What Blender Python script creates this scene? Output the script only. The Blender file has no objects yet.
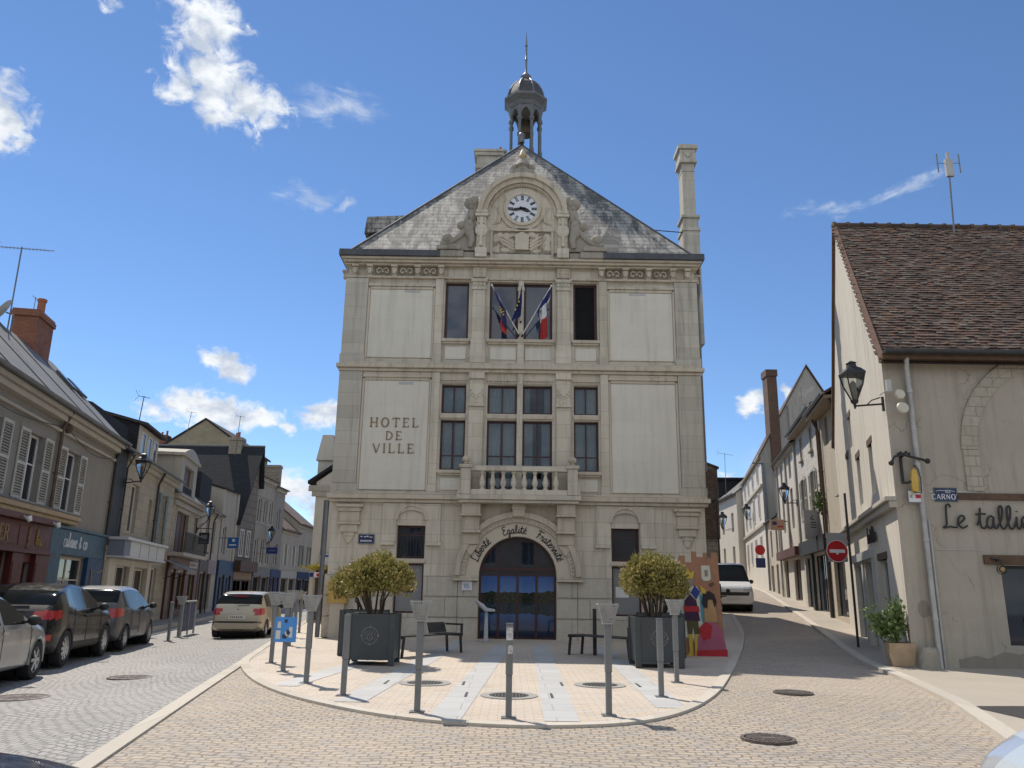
import bpy, bmesh, math, random
from mathutils import Vector, Matrix
R = math.radians
random.seed(7)
SC = bpy.context.scene
COL = SC.collection

# ------------------------------------------------------------------ camera, sky, sun, exposure
F = 800.0; CAMH = 1.6; ROLL = 0.015; PITCH = math.atan((592-384)/F)
cam = bpy.data.cameras.new("camera"); cam.sensor_width = 36; cam.lens = F/1024*36
cam.clip_start = 0.05; cam.clip_end = 3000
camo = bpy.data.objects.new("camera", cam); COL.objects.link(camo)
camo.matrix_world = Matrix.Translation((0, 0, CAMH)) @ Matrix.Rotation(math.pi/2+PITCH, 4, 'X') @ Matrix.Rotation(ROLL, 4, 'Z')
SC.camera = camo
SUN = Vector((-0.39, 0.54, 1.0)).normalized()
sun = bpy.data.lights.new("sun", 'SUN'); sun.energy = 4.3; sun.angle = R(0.53); sun.color = (1.0, 0.92, 0.81)
suno = bpy.data.objects.new("sun", sun); COL.objects.link(suno)
suno.rotation_euler = SUN.to_track_quat('Z', 'Y').to_euler()
SC.view_settings.view_transform = 'Standard'; SC.view_settings.look = 'None'
SC.view_settings.exposure = 0.19; SC.view_settings.gamma = 1.0
SKY_STRENGTH = 0.14

def ray(x, y):
    u = (x-512)/F; v = (384-y)/F
    u2 = u*math.cos(ROLL)-v*math.sin(ROLL); v2 = u*math.sin(ROLL)+v*math.cos(ROLL)
    return Vector((u2, math.cos(PITCH)-v2*math.sin(PITCH), math.sin(PITCH)+v2*math.cos(PITCH)))

def build_world():
    w = bpy.data.worlds.new("World"); SC.world = w; w.use_nodes = True
    nt = w.node_tree; N = nt.nodes; L = nt.links; N.clear()
    def n(t, **k):
        o = N.new(t)
        for a, b in k.items(): setattr(o, a, b)
        return o
    def mth(op, a, b=None, c=None, clamp=False):
        o = n('ShaderNodeMath', operation=op); o.use_clamp = clamp
        for i, v in enumerate((a, b, c)):
            if v is None: continue
            if isinstance(v, (int, float)): o.inputs[i].default_value = v
            else: L.new(v, o.inputs[i])
        return o.outputs[0]
    out = n('ShaderNodeOutputWorld'); bg = n('ShaderNodeBackground')
    sky = n('ShaderNodeTexSky'); sky.sky_type = 'NISHITA'; sky.sun_disc = False
    sky.sun_elevation = math.asin(SUN.z); sky.sun_rotation = math.atan2(SUN.x, SUN.y)
    sky.air_density = 0.75; sky.dust_density = 0.0; sky.ozone_density = 3.0; sky.altitude = 200
    tc = n('ShaderNodeTexCoord')
    sep = n('ShaderNodeSeparateXYZ'); L.new(tc.outputs['Generated'], sep.inputs[0])
    az = mth('ARCTAN2', sep.outputs[0], sep.outputs[1]); el = mth('ARCSINE', sep.outputs[2])
    comb = n('ShaderNodeCombineXYZ'); L.new(az, comb.inputs[0]); L.new(el, comb.inputs[1])
    def noise(scale, detail, rough, sx=1, sy=1, dist=0):
        m = n('ShaderNodeMapping'); m.inputs['Scale'].default_value = (sx, sy, 1)
        L.new(comb.outputs[0], m.inputs[0])
        t = n('ShaderNodeTexNoise'); L.new(m.outputs[0], t.inputs['Vector'])
        t.inputs['Scale'].default_value = scale; t.inputs['Detail'].default_value = detail
        t.inputs['Roughness'].default_value = rough; t.inputs['Distortion'].default_value = dist
        return t
    warp = noise(16, 6, .6)
    wv = n('ShaderNodeVectorMath', operation='SUBTRACT'); L.new(warp.outputs['Color'], wv.inputs[0]); wv.inputs[1].default_value = (.5, .5, .5)
    ws = n('ShaderNodeVectorMath', operation='SCALE'); L.new(wv.outputs[0], ws.inputs[0]); ws.inputs['Scale'].default_value = .07
    wsep = n('ShaderNodeSeparateXYZ'); L.new(ws.outputs[0], wsep.inputs[0])
    az2 = mth('ADD', az, wsep.outputs[0]); el2 = mth('ADD', el, wsep.outputs[1])
    def blobs(lst):
        acc = None
        for (px, py, rx, ry, rot, amp) in lst:
            d = ray(px, py).normalized(); a0 = math.atan2(d.x, d.y); e0 = math.asin(d.z)
            ce = math.cos(e0); da = mth('MULTIPLY', mth('SUBTRACT', az2, a0), ce); de = mth('SUBTRACT', el2, e0)
            c, s = math.cos(rot), math.sin(rot)
            p = mth('ADD', mth('MULTIPLY', da, c*F/rx), mth('MULTIPLY', de, s*F/rx))
            q = mth('ADD', mth('MULTIPLY', da, -s*F/ry), mth('MULTIPLY', de, c*F/ry))
            r = mth('SQRT', mth('ADD', mth('MULTIPLY', p, p), mth('MULTIPLY', q, q)))
            m = mth('MULTIPLY', mth('SUBTRACT', 1.0, r, clamp=True), amp)
            acc = m if acc is None else mth('MAXIMUM', acc, m)
        return acc
    def ss(v, lo, hi):
        o = n('ShaderNodeMapRange'); o.interpolation_type = 'SMOOTHSTEP'
        L.new(v, o.inputs[0]); o.inputs[1].default_value = lo; o.inputs[2].default_value = hi
        return o.outputs[0]
    cum = blobs([(218, 84, 70, 48, -.6, 1.0), (208, 30, 44, 48, -.4, 1.0), (248, 104, 52, 32, 0, .95), (178, 92, 36, 24, 0, .8), (-6, 118, 42, 52, -.6, 1.1), (108, 2, 20, 12, 0, .7),
                 (228, 364, 30, 17, -.15, 1.1), (212, 408, 66, 26, 0, 1.2), (262, 412, 40, 18, 0, 1.0), (160, 412, 36, 16, 0, .9), (330, 412, 34, 22, 0, 1.1),
                 (292, 490, 44, 30, -.3, 1.1), (322, 520, 40, 50, 0, 1.0), (752, 405, 26, 18, 0, .95), (784, 398, 12, 12, 0, .9), (722, 484, 34, 22, 0, .95), (292, 424, 14, 9, 0, .7),
                 (1180, 330, 160, 60, 0, 1.0), (-260, 300, 150, 60, 0, 1.0)])
    nz = noise(30, 9, .62, 1, 1.35, .6)
    dens = mth('ADD', mth('MULTIPLY', cum, 1.05), mth('MULTIPLY', mth('SUBTRACT', nz.outputs[0], .5), 1.9))
    dens = mth('MULTIPLY', ss(dens, .20, .80), ss(cum, .0, .22))
    wis = blobs([(332, 103, 66, 22, 0, .72), (305, 195, 46, 15, .1, .62), (345, 210, 18, 9, 0, .9), (830, 211, 62, 12, 0, .62), (905, 187, 46, 12, .2, .6), (760, 470, 60, 24, 0, .5)])
    nw = noise(20, 8, .65, .6, 2.2, 1.2)
    wd = mth('MULTIPLY', ss(mth('ADD', mth('MULTIPLY', wis, .9), mth('MULTIPLY', mth('SUBTRACT', nw.outputs[0], .5), 1.3)), .1, 1.0), ss(wis, 0, .35))
    wd = mth('MULTIPLY', wd, .8)
    tot = mth('MAXIMUM', dens, wd)
    # broken cumulus added over the sky behind the camera to brighten the shaded facade
    nb = n('ShaderNodeTexNoise'); L.new(tc.outputs['Generated'], nb.inputs['Vector']); nb.inputs['Scale'].default_value = 2.6; nb.inputs['Detail'].default_value = 9; nb.inputs['Roughness'].default_value = .58
    back = mth('MULTIPLY', ss(nb.outputs[0], .40, .52), ss(mth('MULTIPLY', sep.outputs[1], -1.0), .02, .30))
    tot = mth('MAXIMUM', tot, back)
    sh = noise(22, 5, .55, 1, 1.6)
    cr = n('ShaderNodeMix', data_type='RGBA'); L.new(ss(sh.outputs[0], .35, .62), cr.inputs[0])
    cr.inputs[6].default_value = (3.5, 3.95, 4.7, 1); cr.inputs[7].default_value = (6.0, 6.2, 6.4, 1)
    mx = n('ShaderNodeMix', data_type='RGBA'); L.new(tot, mx.inputs[0]); hs = n('ShaderNodeHueSaturation'); hs.inputs['Saturation'].default_value = 1.08; hs.inputs['Hue'].default_value = .5; L.new(sky.outputs[0], hs.inputs['Color']); L.new(hs.outputs[0], mx.inputs[6]); L.new(cr.outputs[2], mx.inputs[7])
    L.new(mx.outputs[2], bg.inputs[0]); bg.inputs[1].default_value = SKY_STRENGTH
    L.new(bg.outputs[0], out.inputs[0])
build_world()

# ------------------------------------------------------------------ terrain height
def sstep(a, b, x):
    t = min(1, max(0, (x-a)/(b-a))); return t*t*(3-2*t)
def gz(x, y):
    a = 0.004+(0.012-0.004)*sstep(-9, -4, x)
    z = a*max(-6, min(y, 24.5))
    if x > 5.0:
        t = min(y, 75)-21.5
        if t > 0: z += sstep(5.0, 7.0, x)*(0.055*t-.0828 if t > 3 else 0.0092*t*t)
    return z
def ground(px, py, dz=0.0):
    r = ray(px, py); y = 2.0; st = .25
    while y < 90:                       # walk along the sight line until it meets the terrain
        x, z = r.x/r.y*y, CAMH+r.z/r.y*y
        if z < gz(x, y)+dz: break
        y += st
    lo, hi = y-st, y
    for _ in range(30):
        y = (lo+hi)/2
        if CAMH+r.z/r.y*y < gz(r.x/r.y*y, y)+dz: hi = y
        else: lo = y
    x = r.x/r.y*y
    return x, y, gz(x, y)

# ------------------------------------------------------------------ mesh helper
class MB:
    def __init__(s): s.v = []; s.f = []; s.m = []; s.mi = 0
    def poly(s, pts):
        b = len(s.v); s.v += [tuple(p) for p in pts]; s.f.append(tuple(range(b, b+len(pts)))); s.m.append(s.mi)
    def mesh(s, vs, fs):
        b = len(s.v); s.v += [tuple(p) for p in vs]
        for f in fs: s.f.append(tuple(i+b for i in f)); s.m.append(s.mi)
    def box(s, x0, x1, y0, y1, z0, z1, M=None):
        if x0 > x1: x0, x1 = x1, x0
        if y0 > y1: y0, y1 = y1, y0
        if z0 > z1: z0, z1 = z1, z0
        vs = [Vector(p) for p in ((x0,y0,z0),(x1,y0,z0),(x1,y1,z0),(x0,y1,z0),(x0,y0,z1),(x1,y0,z1),(x1,y1,z1),(x0,y1,z1))]
        if M is not None: vs = [M @ v for v in vs]
        s.mesh(vs, [(0,3,2,1),(4,5,6,7),(0,1,5,4),(1,2,6,5),(2,3,7,6),(3,0,4,7)])
        return s
    def bar(s, a, b, w, h=None, up=(0,0,1)):
        a = Vector(a); b = Vector(b); d = (b-a); l = d.length; d.normalize()
        u = Vector(up)
        if abs(u.dot(d)) > .98: u = Vector((1,0,0))
        x = d.cross(u).normalized(); z = x.cross(d)
        M = Matrix(((x.x,d.x,z.x,a.x),(x.y,d.y,z.y,a.y),(x.z,d.z,z.z,a.z),(0,0,0,1)))
        h = w if h is None else h
        return s.box(-w/2, w/2, 0, l, -h/2, h/2, M)
    def tube(s, pts, r, n=8, cap=True):
        pts = [Vector(p) for p in pts]; k = len(pts)
        rs = r if isinstance(r, (list, tuple)) else [r]*k
        vs = []; fs = []; prev = None
        for i, p in enumerate(pts):
            d = (pts[min(i+1,k-1)]-pts[max(i-1,0)])
            if d.length < 1e-9: d = Vector((0,0,1))
            d.normalize()
            u = prev if prev is not None else (Vector((0,0,1)) if abs(d.z) < .9 else Vector((1,0,0)))
            x = d.cross(u)
            if x.length < 1e-6: x = d.cross(Vector((0,1,0)))
            x.normalize(); y = x.cross(d).normalized(); prev = y
            for j in range(n):
                a = 2*math.pi*j/n; vs.append(p+x*math.cos(a)*rs[i]+y*math.sin(a)*rs[i])
        for i in range(k-1):
            for j in range(n):
                fs.append((i*n+j, i*n+(j+1) % n, (i+1)*n+(j+1) % n, (i+1)*n+j))
        if cap: fs.append(tuple(range(n))[::-1]); fs.append(tuple((k-1)*n+j for j in range(n)))
        s.mesh(vs, fs); return s
    def lathe(s, prof, c=(0,0,0), n=16, a0=0, M=None):
        vs = []; fs = []; k = len(prof); c = Vector(c)
        for r, z in prof:
            for j in range(n):
                a = a0+2*math.pi*j/n; p = Vector((r*math.cos(a), r*math.sin(a), z))
                vs.append((M @ p if M is not None else p)+c)
        for i in range(k-1):
            for j in range(n): fs.append((i*n+j, i*n+(j+1) % n, (i+1)*n+(j+1) % n, (i+1)*n+j))
        fs.append(tuple(range(n))[::-1]); fs.append(tuple((k-1)*n+j for j in range(n)))
        s.mesh(vs, fs); return s
    def prism(s, pts, y0, y1, plane='xz', M=None):
        n = len(pts)
        def P(a, b, t):
            v = {'xz': (a, t, b), 'yz': (t, a, b), 'xy': (a, b, t)}[plane]; v = Vector(v)
            return M @ v if M is not None else v
        vs = [P(a, b, y0) for a, b in pts]+[P(a, b, y1) for a, b in pts]
        fs = [tuple(range(n))[::-1], tuple(range(n, 2*n))]+[(i, (i+1) % n, n+(i+1) % n, n+i) for i in range(n)]
        s.mesh(vs, fs); return s
    def ring(s, cx, cz, r0, r1, y0, y1, a0=0, a1=math.pi, n=32, plane='xz'):
        """arc band between radii, extruded"""
        full = abs(a1-a0-2*math.pi) < 1e-4
        for i in range(n):
            b0 = a0+(a1-a0)*i/n; b1 = a0+(a1-a0)*(i+1)/n
            P = lambda r, b: (cx+r*math.cos(b), cz+r*math.sin(b))
            q = [P(r0,b0), P(r1,b0), P(r1,b1), P(r0,b1)]
            def V(p, t): return {'xz': (p[0], t, p[1]), 'yz': (t, p[0], p[1]), 'xy': (p[0], p[1], t)}[plane]
            f = [V(p, y0) for p in q]; g = [V(p, y1) for p in q]
            s.mesh(f+g, [(0,1,2,3), (7,6,5,4), (1,5,6,2), (0,3,7,4)]+([] if full or i else [(0,4,5,1)])+([] if full or i < n-1 else [(3,2,6,7)]))
        return s
    def sphere(s, c, r, n=12, m=8, sc=(1,1,1), M=None):
        vs = []; fs = []; c = Vector(c)
        for i in range(m+1):
            t = math.pi*i/m
            for j in range(n):
                a = 2*math.pi*j/n
                p = Vector((r*math.sin(t)*math.cos(a)*sc[0], r*math.sin(t)*math.sin(a)*sc[1], r*math.cos(t)*sc[2]))
                vs.append((M @ p if M is not None else p)+c)
        for i in range(m):
            for j in range(n): fs.append((i*n+j, (i+1)*n+j, (i+1)*n+(j+1) % n, i*n+(j+1) % n))
        s.mesh(vs, fs); return s
    def build(s, name, mats, parent=None, smooth=False, bevel=0, fix=True):
        me = bpy.data.meshes.new(name); me.from_pydata(s.v, [], s.f)
        mats = mats if isinstance(mats, (list, tuple)) else [mats]
        for m in mats: me.materials.append(m)
        me.polygons.foreach_set('material_index', s.m)
        bm = bmesh.new(); bm.from_mesh(me)
        bmesh.ops.remove_doubles(bm, verts=bm.verts, dist=1e-5)
        if fix: bmesh.ops.recalc_face_normals(bm, faces=bm.faces)
        bm.to_mesh(me); bm.free()
        if smooth:
            me.polygons.foreach_set('use_smooth', [True]*len(me.polygons)); me.set_sharp_from_angle(angle=R(38))
        me.update()
        o = bpy.data.objects.new(name, me); COL.objects.link(o)
        if parent is not None: o.parent = parent
        if bevel:
            b = o.modifiers.new('bevel', 'BEVEL'); b.width = bevel; b.segments = 2; b.limit_method = 'ANGLE'; b.angle_limit = R(40)
        return o

def tag(o, label=None, cat=None, group=None, kind=None):
    if label: o['label'] = label
    if cat: o['category'] = cat
    if group: o['group'] = group
    if kind: o['kind'] = kind
    return o
def thing(name, label, cat, loc=(0,0,0), rz=0, group=None):
    o = bpy.data.objects.new(name, None); COL.objects.link(o)
    o.empty_display_size = .3; o.location = loc; o.rotation_euler = (0, 0, rz)
    return tag(o, label, cat, group)
def copy_tree(o, parent=None):
    c = o.copy(); COL.objects.link(c)
    if parent is not None: c.parent = parent
    for ch in list(o.children): copy_tree(ch, c)
    return c

# ------------------------------------------------------------------ materials
MATS = {}
class NT:
    def __init__(s, name):
        s.mat = bpy.data.materials.new(name); s.mat.use_nodes = True
        s.t = s.mat.node_tree; s.N = s.t.nodes; s.L = s.t.links
        s.b = s.N['Principled BSDF']; s.out = s.N['Material Output']; s.tc = s.n('ShaderNodeTexCoord')
    def n(s, t, **k):
        o = s.N.new(t)
        for a, b in k.items(): setattr(o, a, b)
        return o
    def put(s, sock, v):
        if hasattr(v, 'is_linked') or hasattr(v, 'links'): s.L.new(v, sock)
        elif isinstance(v, (tuple, list)) and len(v) == 3 and sock.type == 'RGBA': sock.default_value = (*v, 1)
        else: sock.default_value = v
    def m(s, op, a, b=None, clamp=False):
        o = s.n('ShaderNodeMath', operation=op); o.use_clamp = clamp; s.put(o.inputs[0], a)
        if b is not None: s.put(o.inputs[1], b)
        return o.outputs[0]
    def noise(s, vec, scale, detail=5, rough=.6, dist=0, ms=(1,1,1)):
        if ms != (1,1,1):
            mp = s.n('ShaderNodeMapping'); mp.inputs['Scale'].default_value = ms; s.L.new(vec, mp.inputs[0]); vec = mp.outputs[0]
        o = s.n('ShaderNodeTexNoise'); s.L.new(vec, o.inputs['Vector']); o.inputs['Scale'].default_value = scale
        o.inputs['Detail'].default_value = detail; o.inputs['Roughness'].default_value = rough; o.inputs['Distortion'].default_value = dist
        return o.outputs[0]
    def ramp(s, v, lo, hi, a=0.0, b=1.0):
        o = s.n('ShaderNodeMapRange'); s.put(o.inputs[0], v)
        for i, q in enumerate((lo, hi, a, b)): o.inputs[i+1].default_value = q
        return o.outputs[0]
    def mix(s, f, a, b, mode='MIX'):
        o = s.n('ShaderNodeMix', data_type='RGBA', blend_type=mode); s.put(o.inputs[0], f); s.put(o.inputs[6], a); s.put(o.inputs[7], b)
        return o.outputs[2]
    def bump(s, h, st=.3, d=.02, nrm=None):
        o = s.n('ShaderNodeBump'); s.put(o.inputs['Height'], h); o.inputs['Strength'].default_value = st; o.inputs['Distance'].default_value = d
        if nrm is not None: s.L.new(nrm, o.inputs['Normal'])
        return o.outputs[0]
    def boxuv(s):
        """(along wall, height) from object coordinates, chosen by the face's own normal"""
        sp = s.n('ShaderNodeSeparateXYZ'); s.L.new(s.tc.outputs['Object'], sp.inputs[0])
        sn = s.n('ShaderNodeSeparateXYZ'); s.L.new(s.tc.outputs['Normal'], sn.inputs[0])
        f = s.m('GREATER_THAN', s.m('ABSOLUTE', sn.outputs[0]), s.m('ABSOLUTE', sn.outputs[1]))
        u = s.m('ADD', s.m('MULTIPLY', sp.outputs[1], f), s.m('MULTIPLY', sp.outputs[0], s.m('SUBTRACT', 1.0, f)))
        flat = s.m('GREATER_THAN', s.m('ABSOLUTE', sn.outputs[2]), .97)
        v = s.m('ADD', s.m('MULTIPLY', sp.outputs[1], flat), s.m('MULTIPLY', sp.outputs[2], s.m('SUBTRACT', 1.0, flat)))
        c = s.n('ShaderNodeCombineXYZ'); s.L.new(u, c.inputs[0]); s.L.new(v, c.inputs[1])
        return c.outputs[0]
    def brick(s, uv, w, h, mortar, c1, c2, cm, off=.5, bias=0, smooth=.3):
        o = s.n('ShaderNodeTexBrick'); s.L.new(uv, o.inputs['Vector']); o.offset = off
        s.put(o.inputs['Color1'], c1); s.put(o.inputs['Color2'], c2); s.put(o.inputs['Mortar'], cm)
        o.inputs['Scale'].default_value = 1; o.inputs['Mortar Size'].default_value = mortar; o.inputs['Mortar Smooth'].default_value = smooth
        o.inputs['Bias'].default_value = bias; o.inputs['Brick Width'].default_value = w; o.inputs['Row Height'].default_value = h
        return o.outputs['Color'], o.outputs['Fac']
    def fin(s, col, rough=.8, nrm=None, **k):
        s.put(s.b.inputs['Base Color'], col); s.put(s.b.inputs['Roughness'], rough)
        if nrm is not None: s.L.new(nrm, s.b.inputs['Normal'])
        for a, v in k.items(): s.put(s.b.inputs[a], v)
        return s.mat
def mul(c, k): return tuple(min(1, x*k) for x in c)

def plain(name, col, rough=.6, var=.12, scale=5, bump=.0, **k):
    if name in MATS: return MATS[name]
    t = NT(name); o = t.tc.outputs['Object']
    nz = t.noise(o, scale, 6, .65)
    c = t.mix(t.ramp(nz, .3, .7), mul(col, 1-var), mul(col, 1+var))
    r = t.ramp(t.noise(o, scale*2.3, 4), .3, .7, max(.02, rough-.06), min(1, rough+.06))
    nr = t.bump(t.noise(o, scale*9, 4), bump, .01) if bump else None
    MATS[name] = t.fin(c, r, nr, **k); return MATS[name]

def wall(name, col, block=None, var=.1, stain=.25, streak=.25, mort=.75, bump=.25, mortar=.008, patch=None, grain=1.0, blockvar=.07, pits=0, cracks=0):
    """plaster or ashlar with broad weathering, fine grain, rain streaks and optional patches"""
    if name in MATS: return MATS[name]
    t = NT(name); o = t.tc.outputs['Object']; uv = t.boxuv()
    if block:
        c, fac = t.brick(uv, block[0], block[1], mortar, mul(col, 1+blockvar), mul(col, 1-blockvar), mul(col, mort))
    else: c = col; fac = None
    if block and blockvar > .05:                # a few stones replaced or darkened, block by block
        s2 = t.n('ShaderNodeSeparateXYZ'); t.L.new(uv, s2.inputs[0]); ro = t.m('FLOOR', t.m('DIVIDE', s2.outputs[1], block[1]))
        co = t.m('FLOOR', t.m('DIVIDE', t.m('ADD', s2.outputs[0], t.m('MULTIPLY', t.m('MODULO', t.m('ABSOLUTE', ro), 2.0), block[0]*.5)), block[0]))
        cx = t.n('ShaderNodeCombineXYZ'); t.L.new(co, cx.inputs[0]); t.L.new(ro, cx.inputs[1]); wn = t.n('ShaderNodeTexWhiteNoise', noise_dimensions='2D'); t.L.new(cx.outputs[0], wn.inputs['Vector'])
        c = t.mix(t.ramp(wn.outputs[0], .80, .86, 0, .35), c, mul((col[0]*1.04, col[1]*1.06, col[2]*1.12), 1.1)); c = t.mix(t.ramp(wn.outputs[0], .18, .10, 0, .45), c, mul((col[0]*.95, col[1]*.97, col[2]), .74))
    big = t.ramp(t.noise(o, .55, 6, .62), .36, .66)
    c = t.mix(t.m('MULTIPLY', big, stain), c, mul(col, .62))
    mid = t.ramp(t.noise(o, 3.2, 7, .7), .3, .72)
    c = t.mix(t.m('MULTIPLY', mid, var*2), c, mul((col[0]*.98, col[1]*.93, col[2]*.84), .78))
    if streak:
        st = t.ramp(t.noise(o, 2.0, 7, .70, .2, (2.6, 2.6, .15)), .50, .70)
        c = t.mix(t.m('MULTIPLY', st, streak), c, (col[0]*.40, col[1]*.39, col[2]*.37))
    if patch:
        pt = t.ramp(t.noise(o, .8, 5, .55, .8), .57, .6)
        c = t.mix(t.m('MULTIPLY', pt, .55), c, patch)
    fine = t.noise(o, 38*grain, 4, .7)
    c = t.mix(t.ramp(fine, .2, .8, 0, .16), c, mul(col, .5))
    if cracks:                                  # hairline cracks here and there in the render
        wq = t.n('ShaderNodeTexNoise'); t.L.new(o, wq.inputs['Vector']); wq.inputs['Scale'].default_value = 2.5; wq.inputs['Detail'].default_value = 5
        sc = t.n('ShaderNodeVectorMath', operation='SCALE'); t.L.new(wq.outputs['Color'], sc.inputs[0]); sc.inputs['Scale'].default_value = .5
        av = t.n('ShaderNodeVectorMath', operation='ADD'); t.L.new(o, av.inputs[0]); t.L.new(sc.outputs[0], av.inputs[1])
        vo = t.n('ShaderNodeTexVoronoi', feature='DISTANCE_TO_EDGE'); t.L.new(av.outputs[0], vo.inputs['Vector']); vo.inputs['Scale'].default_value = .75
        ck = t.m('MULTIPLY', t.ramp(vo.outputs['Distance'], .004, .012, 1, 0), t.ramp(t.noise(o, .7, 3), .48, .56)); c = t.mix(t.m('MULTIPLY', ck, cracks), c, mul(col, .3))
    if pits:                                    # worm-cut rustication
        pt_ = t.ramp(t.noise(o, 7.5, 6, .75, 1.4), .53, .60); c = t.mix(t.m('MULTIPLY', pt_, pits), c, mul(col, .42)); fine = t.m('SUBTRACT', fine, t.m('MULTIPLY', pt_, .35))
    h = t.m('ADD', t.m('MULTIPLY', fine, .4), t.noise(o, 6, 5, .6))
    if fac is not None: h = t.m('SUBTRACT', h, t.m('MULTIPLY', fac, .9))
    MATS[name] = t.fin(c, .88, t.bump(h, bump, .02)); return MATS[name]

def tiles(name, c1, c2, w, h, dark=.35, moss=None, streak=None, bump=.8, blot=.4, rough=.8):
    if name in MATS: return MATS[name]
    t = NT(name); o = t.tc.outputs['Object']; uv = t.boxuv()
    wv = t.n('ShaderNodeVectorMath', operation='ADD'); t.L.new(uv, wv.inputs[0])
    wn = t.n('ShaderNodeTexNoise'); t.L.new(uv, wn.inputs['Vector']); wn.inputs['Scale'].default_value = 2.2
    sc = t.n('ShaderNodeVectorMath', operation='SCALE'); t.L.new(wn.outputs['Color'], sc.inputs[0]); sc.inputs['Scale'].default_value = .05
    t.L.new(sc.outputs[0], wv.inputs[1])
    c, fac = t.brick(wv.outputs[0], w, h, h*.09, c1, c2, mul(c1, dark), smooth=.2)
    b2 = t.ramp(t.noise(o, 1.1, 6, .65), .38, .66)
    c = t.mix(t.m('MULTIPLY', b2, blot), c, mul(c1, .5))
    if moss: c = t.mix(t.m('MULTIPLY', t.ramp(t.noise(o, 2.4, 7, .72, .5), .5, .68), .75), c, moss)
    if streak:
        st = t.ramp(t.noise(o, 1.3, 7, .68, .3, (1.5, 1.0, .26)), .47, .60)
        c = t.mix(t.m('MULTIPLY', st, .9), c, streak)
    sp = t.n('ShaderNodeSeparateXYZ'); t.L.new(wv.outputs[0], sp.inputs[0])
    saw = t.m('FRACT', t.m('DIVIDE', sp.outputs[1], h))
    hh = t.m('ADD', t.m('MULTIPLY', t.m('SUBTRACT', 1.0, saw), 1.0), t.m('MULTIPLY', t.noise(o, 14, 4), .5))
    hh = t.m('SUBTRACT', hh, t.m('MULTIPLY', fac, .6))
    MATS[name] = t.fin(c, rough, t.bump(hh, bump, .03)); return MATS[name]

def setts(name, w, h, cols, mort, arc=None, rot=0, mortar=.012, bump=.7, jitter=.035, rough=.75, patchy=.35, extra=None):
    """paving setts: running bond on ground coordinates, optional segmental arcs"""
    if name in MATS: return MATS[name]
    t = NT(name); o = t.tc.outputs['Object']
    mp = t.n('ShaderNodeMapping'); mp.inputs['Rotation'].default_value = (0, 0, rot); t.L.new(o, mp.inputs[0])
    sp = t.n('ShaderNodeSeparateXYZ'); t.L.new(mp.outputs[0], sp.inputs[0])
    x, y = sp.outputs[0], sp.outputs[1]
    jn = t.n('ShaderNodeTexNoise'); t.L.new(o, jn.inputs['Vector']); jn.inputs['Scale'].default_value = 3.0; jn.inputs['Detail'].default_value = 3
    js = t.n('ShaderNodeSeparateXYZ'); t.L.new(jn.outputs['Color'], js.inputs[0])
    x = t.m('ADD', x, t.m('MULTIPLY', t.m('SUBTRACT', js.outputs[0], .5), jitter*4)); y = t.m('ADD', y, t.m('MULTIPLY', t.m('SUBTRACT', js.outputs[1], .5), jitter*4))
    if arc: y = t.m('ADD', y, t.m('MULTIPLY', t.m('ABSOLUTE', t.m('SINE', t.m('MULTIPLY', x, math.pi/arc[0]))), arc[1]))
    cb = t.n('ShaderNodeCombineXYZ'); t.L.new(x, cb.inputs[0]); t.L.new(y, cb.inputs[1])
    c, fac = t.brick(cb.outputs[0], w, h, mortar, cols[0], cols[1], mort, smooth=.35)
    row = t.m('FLOOR', t.m('DIVIDE', y, h)); par = t.m('MULTIPLY', t.m('MODULO', t.m('ABSOLUTE', row), 2.0), w*.5)
    ix = t.m('FLOOR', t.m('DIVIDE', t.m('ADD', x, par), w))
    c3 = t.n('ShaderNodeCombineXYZ'); t.L.new(ix, c3.inputs[0]); t.L.new(row, c3.inputs[1])
    wn = t.n('ShaderNodeTexWhiteNoise', noise_dimensions='2D'); t.L.new(c3.outputs[0], wn.inputs['Vector'])
    c = t.mix(t.m('MULTIPLY', t.ramp(wn.outputs[0], .35, 1.0), t.m('SUBTRACT', 1.0, fac)), c, cols[2])
    if extra:                                   # single odd stones: grey ones, ochre ones, dark ones
        w2 = t.n('ShaderNodeTexWhiteNoise', noise_dimensions='3D'); c4 = t.n('ShaderNodeCombineXYZ'); t.L.new(ix, c4.inputs[0]); t.L.new(row, c4.inputs[1]); c4.inputs[2].default_value = 3.7
        t.L.new(c4.outputs[0], w2.inputs['Vector']); f2 = t.m('SUBTRACT', 1.0, fac)
        c = t.mix(t.m('MULTIPLY', t.ramp(w2.outputs[0], .72, .8, 0, .8), f2), c, extra[0]); c = t.mix(t.m('MULTIPLY', t.ramp(w2.outputs[0], .26, .18, 0, .75), f2), c, extra[1]); c = t.mix(t.m('MULTIPLY', t.ramp(w2.outputs[0], .93, .96, 0, .6), f2), c, extra[2])
    big = t.ramp(t.noise(o, .35, 6, .65), .35, .68)
    c = t.mix(t.m('MULTIPLY', big, patchy), c, cols[3])
    spot = t.m('MULTIPLY', t.ramp(t.noise(o, 1.7, 7, .72, .8), .56, .68), .30); c = t.mix(spot, c, mul(cols[1], .55))
    wear = t.m('MULTIPLY', t.ramp(t.noise(o, .22, 4, .55, .5), .5, .62), .28); c = t.mix(wear, c, mul(cols[2], 1.12))
    fine = t.noise(o, 45, 4, .7)
    c = t.mix(t.ramp(fine, .25, .8, 0, .25), c, mul(cols[0], .5))
    hh = t.m('SUBTRACT', t.m('ADD', t.m('MULTIPLY', wn.outputs[0], .25), t.m('MULTIPLY', fine, .3)), fac)
    MATS[name] = t.fin(c, rough, t.bump(hh, bump, .035)); return MATS[name]

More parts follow.
